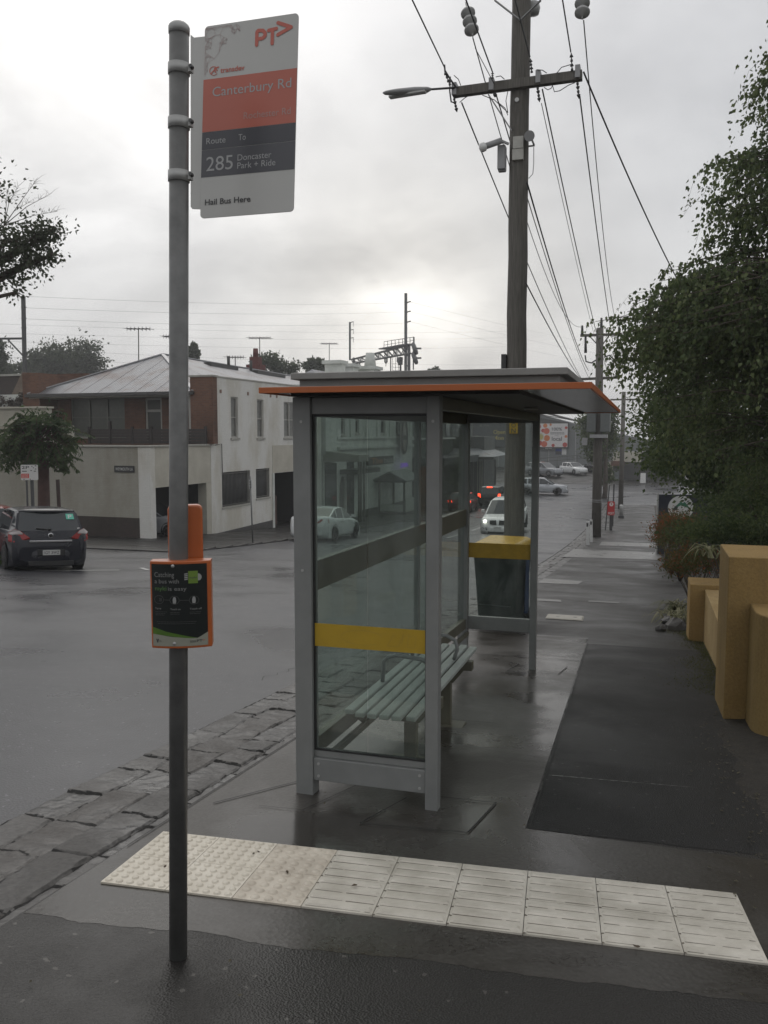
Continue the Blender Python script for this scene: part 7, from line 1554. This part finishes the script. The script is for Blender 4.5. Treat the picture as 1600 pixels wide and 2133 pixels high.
leaf_obj('crown', m_birch, np.concatenate(pos), np.concatenate(dr), .064, bt_, aspect=.72, seed=3)
# ---------------------------------------------------------------- dense dark trees behind it
def tree_at(px_list, d): return [(tuple(at_d(px, py, dd)), r) for px, py, dd, r in px_list]
clump_tree('broadleaf_tree', 'dense dark green tree overhanging the footpath behind the birch', (3.6, 19.5, gz(19.5)), (3.4, 19.5, .6), .2,
  [(tuple(at_d(1400, 840, 17.6)), (.75, 1.0, .7)), (tuple(at_d(1480, 760, 18.5)), (1.2, 1.2, 1.0)), (tuple(at_d(1420, 940, 17.2)), (.75, 1.0, .6)), (tuple(at_d(1500, 930, 17.4)), (1.0, 1.0, .9)), (tuple(at_d(1570, 860, 18)), (1.3, 1.2, 1.3)), (tuple(at_d(1560, 1020, 17.4)), (1.1, 1.0, .7)), (tuple(at_d(1500, 1000, 17.4)), (.5, .8, .36)), (tuple(at_d(1620, 700, 19)), (1.4, 1.4, 1.4)), (tuple(at_d(1400, 740, 18.6)), (.6, .8, .6))], 26000, .085, m_dkl, seed=5, nsub=40, spread=.3, fill=.35)
clump_tree('broadleaf_tree', 'dark hedge-like tree behind the navy hoarding, filling the gap under the birch', (4.6, 30, gz(30)), (4.4, 30, -.5), .2,
  [(tuple(at_d(1390, 900, 28)), (.9, 1.5, 1.2)), (tuple(at_d(1385, 965, 28)), (.6, 1.2, .5)), (tuple(at_d(1480, 975, 26)), (.9, 1.5, .7)), (tuple(at_d(1590, 1060, 24)), (1.4, 1.2, 1.0)), (tuple(at_d(1600, 1000, 25)), (1.6, 1.4, 1.6)), (tuple(at_d(1470, 880, 27)), (1.6, 1.5, 1.5))], 17000, .13, m_dkl, seed=8, nsub=36, spread=.3, fill=.3)
clump_tree('broadleaf_tree', 'low leafy shrub tree on the bank just above the tall ochre pillar', (3.4, 15.5, gz(15.5)), (3.2, 15.4, .1), .1,
  [(tuple(at_d(1570, 1075, 13.5)), (.75, .8, .42)), (tuple(at_d(1500, 1085, 14.5)), (.55, .7, .35)), (tuple(at_d(1630, 1010, 14)), (.8, .8, .6)), (tuple(at_d(1560, 1110, 12.5)), (.5, .4, .2)), (tuple(at_d(1610, 1115, 11.5)), (.5, .4, .2))], 8000, .06, m_dkl, seed=9, nsub=30, spread=.34)
clump_tree('conifer_tree', 'dark upright tree beside the transformer boxes across the intersection', (-3.4, 84, gz(84)), (-3.4, 84, 1), .25,
  [(tuple(at_d(1222, 885, 82)), (.8, 1, 1.5)), (tuple(at_d(1238, 930, 82)), (1.2, 1, 1.5)), (tuple(at_d(1262, 925, 82)), (1.2, 1, 1.4)), (tuple(at_d(1268, 880, 82)), (1.3, 1, 1.6)), (tuple(at_d(1262, 985, 82)), (.8, .8, 1.2)), (tuple(at_d(1248, 965, 82)), (.5, .8, .8))], 5000, .3, m_dkl, seed=14, spread=.3, fill=.35, twigs=False)
# ---------------------------------------------------------------- shrubs in the garden bed
def shrub(name, label, c, rad, n, size, lm, seed, cat='shrub'):
    c = Vector(c); g = np.random.default_rng(seed); random.seed(seed); b = Vector((c.x, c.y, gz(c.y)-.05)); t = thing(name, label, cat, b)
    mb = MB(); ns = 36; u = unit(g, ns); u[:, 2] = np.abs(u[:, 2])*.9-.15; sub = np.array(c)+u*np.array(rad)*g.uniform(.5, 1, (ns, 1))
    for q in sub: mb.tube([b, b.lerp(Vector(q), .5)+Vector((0, 0, .05)), Vector(q)], .012, 4, .003)
    mb.build('stem', m_bark, t, world=True); w_ = g.integers(0, ns, n); p = sub[w_]+g.normal(size=(n, 3))*np.array(rad)*.22; d = unit(g, n)+(p-np.array(c))*.8; d[:, 2] += .35
    leaf_obj('foliage', lm, p, d, size, t, seed=seed, aspect=.42)
shrub('shrub', 'red-tipped green shrub covering the lower part of the round white sign', at_d(1420, 1105, 21), (.62, .8, .5), 6500, .06, m_red, 21)
shrub('shrub', 'low reddish shrub in the bed directly behind the short ochre pillar', at_d(1452, 1180, 14.5), (.55, .8, .34), 6000, .05, m_red, 22)
shrub('shrub', 'small dull green shrub at the left end of the bed over the planter wall', at_d(1400, 1130, 23), (.5, .7, .35), 3000, .06, m_red, 23)
shrub('shrub', 'dark green shrub behind the tall ochre pillar under the trees', at_d(1540, 1120, 12), (.8, .6, .3), 4000, .06, m_dkl, 24)
def straps(name, label, c, n, L_, seed):
    c = Vector(c); g = np.random.default_rng(seed); mb = MB()
    for i in range(n):
        a = g.uniform(0, 6.28); l = L_*g.uniform(.6, 1.15); o = c+Vector((g.normal()*.07, g.normal()*.09, 0)); d = Vector((math.cos(a), math.sin(a), 0)); w = .011; nrm = Vector((-math.sin(a), math.cos(a), 0)); pts = []
        for k in range(7):
            f = k/6; p = o+d*l*(.75*f**1.3)+Vector((0, 0, l*(1.0*f-1.0*f*f*g.uniform(.9, 1.15)))); ww = w*(1-f**3)+.001; pts += [p-nrm*ww, p+nrm*ww]
        mb.add(pts, [(2*k, 2*k+1, 2*k+3, 2*k+2) for k in range(6)])
    tag(mb.build(name, m_strap), label, 'plant')
q = (.55, 13.6, gz(13.6)); straps('strap_plant', 'pale strap-leaved plant spilling onto the footpath by the short ochre pillar', q, 70, .62, 31)
straps('strap_plant', 'pale strap-leaved plant further back along the bed edge', (.62, 15.3, gz(15.3)), 60, .6, 32)
straps('strap_plant', 'tuft of pale blades showing above the tall ochre pillar', at_d(1486, 1160, 9.5), 20, .5, 33)
# leaf litter and moss along the wall foot
mb = MB(); random.seed(8)
for i in range(620):
    s = random.uniform(3.6, 16); e = .66+random.gauss(0, .05); v = e-abs(random.gauss(0, .17 if s > 8 else .12)); litter(mb, v, s, random.uniform(.005, .015), .011)
for i in range(160): litter(mb, random.uniform(-2.1, .6), random.uniform(2.2, 20), random.uniform(.005, .011), .013)
tag(mb.build('leaf_litter', mat('litter', (.03, .027, .015), .7, col2=(.075, .062, .03), scale=8)), 'scatter of dead leaves and grit along the foot of the ochre walls', 'leaf litter', kind='stuff')
mb = MB()
for i in range(2600):
    s = random.uniform(8.0, 12.6); v = (.66 if s < 7.95 or s > 11.5 else .79)-abs(random.gauss(0, .13))*(1+.8*math.sin(s*3.1)*math.sin(s*1.7)); a = random.random()*6.28; h = random.uniform(.008, .025); w = .003; z = gz(s)+.006
    mb.add([(v-w, s, z), (v+w, s, z), (v+.02*math.cos(a), s+.02*math.sin(a), z+h)], [(0, 1, 2)])
tag(mb.build('moss_grass', leaf_mat('moss_blade', (.045, .05, .018), (.11, .115, .045))), 'patch of mossy grass at the foot of the low ochre wall', 'grass', kind='stuff')
mb = MB()
for i in range(1500):
    v, s = -15.9+random.gauss(0, .5), 17.6+random.gauss(0, .5); a = random.random()*6.28; z = gz(s)-.03
    mb.add([(v-.01, s, z), (v+.01, s, z), (v+.05*math.cos(a), s+.05*math.sin(a), z+random.uniform(.04, .1))], [(0, 1, 2)])
tag(mb.build('kerb_grass', leaf_mat('kerb_blade', (.05, .09, .02), (.10, .16, .04))), 'strip of grass by the wheels of the navy hatchback', 'grass', kind='stuff')
# ---------------------------------------------------------------- trees on the far side
clump_tree('plane_tree', 'tall plane tree with dark leaves and bare twigs high above the navy hatchback', (-16.3, 16.0, gz(16)), (-15.9, 16.0, 4.2), .22,
  [(tuple(at_d(20, 500, 19)), (.55, .7, .5)), (tuple(at_d(75, 490, 19)), (.5, .6, .42)), (tuple(at_d(110, 480, 19)), (.3, .5, .3)), (tuple(at_d(60, 545, 19)), (.5, .6, .35)), (tuple(at_d(10, 580, 19)), (.3, .5, .3)), (tuple(at_d(110, 530, 19)), (.26, .4, .22)), (tuple(at_d(30, 610, 19)), (.1, .3, .14)), (tuple(at_d(-60, 520, 19)), (.7, .8, .8)), (tuple(at_d(-90, 400, 19)), (.9, .8, .9))], 5200, .095, m_plane, seed=41, nsub=22, spread=.38, fill=.4, bare=0)
# bare twigs standing above that branch belong to it
def bare_twigs(parent, start, ends, r):
    mb = MB(); s = Vector(start)
    for e in ends:
        e = Vector(e); q = s.lerp(e, .5)+Vector((random.uniform(-.08, .08), 0, .06)); mb.tube([s, q, e], r, 5, r*.25)
        for _ in range(12): f = random.uniform(.25, .95); b = q.lerp(e, f); dd = .8*Vector((random.uniform(-.35, .5), random.uniform(-.2, .2), random.uniform(.05, .35))); mb.tube([b, b+dd*.5, b+dd*.8+Vector((0, 0, -.03))], r*.3, 4, r*.1)
    mb.build('bare_branch', m_bark, parent, world=True)
pt_ = [o for o in bpy.data.objects if o.name == 'plane_tree'][0]; random.seed(6)
bare_twigs(pt_, at_d(8, 470, 19), [at_d(78, 372, 19), at_d(40, 385, 19), at_d(108, 402, 19), at_d(15, 398, 19), at_d(120, 440, 19), at_d(62, 420, 19)], .011)
# street tree with long compound leaves
ab = at_d(89, 1085, 27.3); sb_ = Vector((ab.x, ab.y, gz(ab.y)-.03)); at_ = thing('street_tree', 'small street tree with long feathery drooping leaves behind the parking sign', 'tree', sb_); random.seed(15); g = np.random.default_rng(15)
tp2 = at_d(90, 960, 27.3); mb = MB(); mb.tube([sb_-Vector((0, 0, .2)), sb_.lerp(tp2, .5)+Vector((.02, 0, 0)), tp2], .2, 12, .17)
hub = at_d(80, 915, 27.3); mb.tube([tp2-Vector((0, 0, .2)), hub], .13, 8, .08); pos, dr = [], []
for i in range(105):
    aa = random.uniform(0, 6.28); rr_ = random.uniform(.55, 1.12); px = 85+86*rr_*math.cos(aa)*random.uniform(.7, 1.05); py = 915-57*rr_*math.sin(aa)+random.uniform(-8, 14)
    e = at_d(px, py, 27.3+random.uniform(-.9, .7)); st_ = hub.lerp(e, random.uniform(.15, .4)); d0 = e-st_; mid = st_.lerp(e, .55)+Vector((random.uniform(-.1, .1), random.uniform(-.1, .1), .08+.1*d0.length)); tipd = Vector((d0.x, d0.y, 0)).normalized() if d0.length > .1 else Vector((1, 0, 0))
    end = e+tipd*.25-Vector((0, 0, random.uniform(-.05, .3))); pts = [st_, mid, e, end]; mb.tube(pts, .022, 4, .005)
    for k in range(26):
        f = k/25; p = mid.lerp(e, f*2) if f < .5 else e.lerp(end, f*2-1); ax_ = (e-mid if f < .5 else end-e).normalized(); sd2 = ax_.cross(Vector((0, 0, 1))); sd2 = sd2.normalized() if sd2.length > .01 else Vector((1, 0, 0))
        for sg_ in (-1, 1): pos.append(tuple(p)); dr.append(tuple(sd2*sg_+ax_*.45+Vector((random.uniform(-.2, .2), random.uniform(-.2, .2), -.35+random.uniform(-.2, .2)))))
for (px, py, r1, r2, n_) in ((52, 896, .45, .3, 330), (118, 886, .4, .28, 300), (22, 926, .4, .3, 240), (142, 925, .34, .24, 170), (72, 872, .36, .22, 230), (88, 925, .6, .36, 420), (15, 958, .3, .3, 170), (60, 950, .35, .22, 160), (125, 958, .3, .22, 120)):
    c = at_d(px, py, 27.2); u = unit(g, 16)*np.array([r1, r1, r2])*g.uniform(.5, 1, (16, 1)); w_ = g.integers(0, 16, n_); p = np.array(c)+u[w_]+g.normal(size=(n_, 3))*.13
    d = unit(g, n_)*.5+u[w_]*.9+np.array([0, 0, -.45]); pos += [tuple(q) for q in p]; dr += [tuple(q) for q in d]
    mb.tube([hub, hub.lerp(c, .6)+Vector((0, 0, .1)), c], .045, 5, .015)
mb.build('trunk', mat('red_brown_bark', (.075, .04, .033), .85, var=.3, scale=6, bump=.6), at_, world=True); leaf_obj('crown', m_ail, pos, dr, .17, at_, seed=15, aspect=.34)
clump_tree('shrub', 'bright green bush beside the weatherboard shop below the street tree', (-25.2, 27.4, gz(27.4)), (-25.0, 27.4, -1.0), .06, [(tuple(at_d(-8, 935, 35)), (.4, .4, .5))], 900, .12, m_ail, seed=44, cat='shrub')
iv = at_s(32, 838, 41.8); clump_tree('ivy', 'dead ivy clinging to the white wall behind the left parapet', (iv.x, 41.9, iv.z-.5), (iv.x, 41.9, iv.z-.2), .04, [((iv.x, 41.75, iv.z), (.45, .15, .25)), ((iv.x-.9, 41.75, iv.z+.1), (.12, .1, .3)), ((iv.x+.5, 41.75, iv.z+.25), (.15, .1, .3))], 900, .12, m_bark, seed=45, cat='ivy')
# skyline trees far behind the roofs
far = [('rounded gum tree on the skyline touching the iron hip roof, the darker of two', 165, 795, 120, [(150, 750, 3.0, 2.6), (178, 748, 2.6, 2.6), (170, 772, 3.2, 2.0), (197, 764, 1.3, 1.6)], 51),
       ('rounded gum tree on the skyline beside the railway stanchion, the paler of two', 100, 795, 118, [(100, 750, 2.6, 2.2), (85, 768, 2.6, 1.8), (118, 765, 2.6, 2.2), (65, 772, 1.8, 1.6)], 52),
       ('small dark tree low on the skyline under the railway stanchion arm', 10, 800, 110, [(8, 778, 1.3, 1.0), (18, 782, .8, .7)], 53),
       ('dark tree standing beyond the braced arm of the railway stanchion', -5, 800, 90, [(-6, 735, 1.0, 1.6), (-4, 760, 1.0, 1.0)], 54),
       ('pale green tree behind the red chimney', 570, 800, 95, [(555, 755, 1.5, 1.0), (572, 762, 1.4, 1.0), (593, 772, 1.3, .8), (606, 764, 1.0, .8)], 55),
       ('small pale tree left of the white chimneys', 655, 800, 110, [(655, 763, 1.0, .8), (668, 772, .6, .5)], 56),
       ('slim conifer tip behind the sign pole above the roof', 402, 780, 100, [(402, 730, .35, .8), (402, 742, .6, .7)], 57),
       ('faint tree top above the shelter roof right of the gantry', 905, 800, 160, [(905, 775, 1.2, .5), (893, 777, .8, .4)], 58)]
for lb, px, py, d, cl, sd3 in far:
    b = at_d(px, 905, d); clump_tree('gum_tree' if 'gum' in lb else 'conifer_tree' if 'conifer' in lb else 'broadleaf_tree', lb, b, at_d(px, py-10, d), .25, [(tuple(at_d(x, y, d)), (a, a, c)) for x, y, a, c in cl], 7000 if 'gum' in lb else 2600, .42 if d > 100 else .32, m_dkl2, seed=sd3, spread=.26, fill=.45, group='trees along the far skyline', twigs=False)
# ================================================================== RAIN MIST
hz_ = bpy.data.materials.new('rain_mist'); hz_.use_nodes = True; t = hz_.node_tree; t.nodes.clear()
o = t.nodes.new('ShaderNodeOutputMaterial'); pv = t.nodes.new('ShaderNodeVolumePrincipled'); pv.inputs['Color'].default_value = (.93, .94, .95, 1); pv.inputs['Density'].default_value = .0012; pv.inputs['Anisotropy'].default_value = .3
t.links.new(pv.outputs[0], o.inputs['Volume'])
mb = MB(); mb.box(-520, 520, -50, 620, -8, 26); hz = mb.build('haze', hz_); hz['kind'] = 'stuff'; tag(hz, 'thin rain mist filling the street', 'haze')
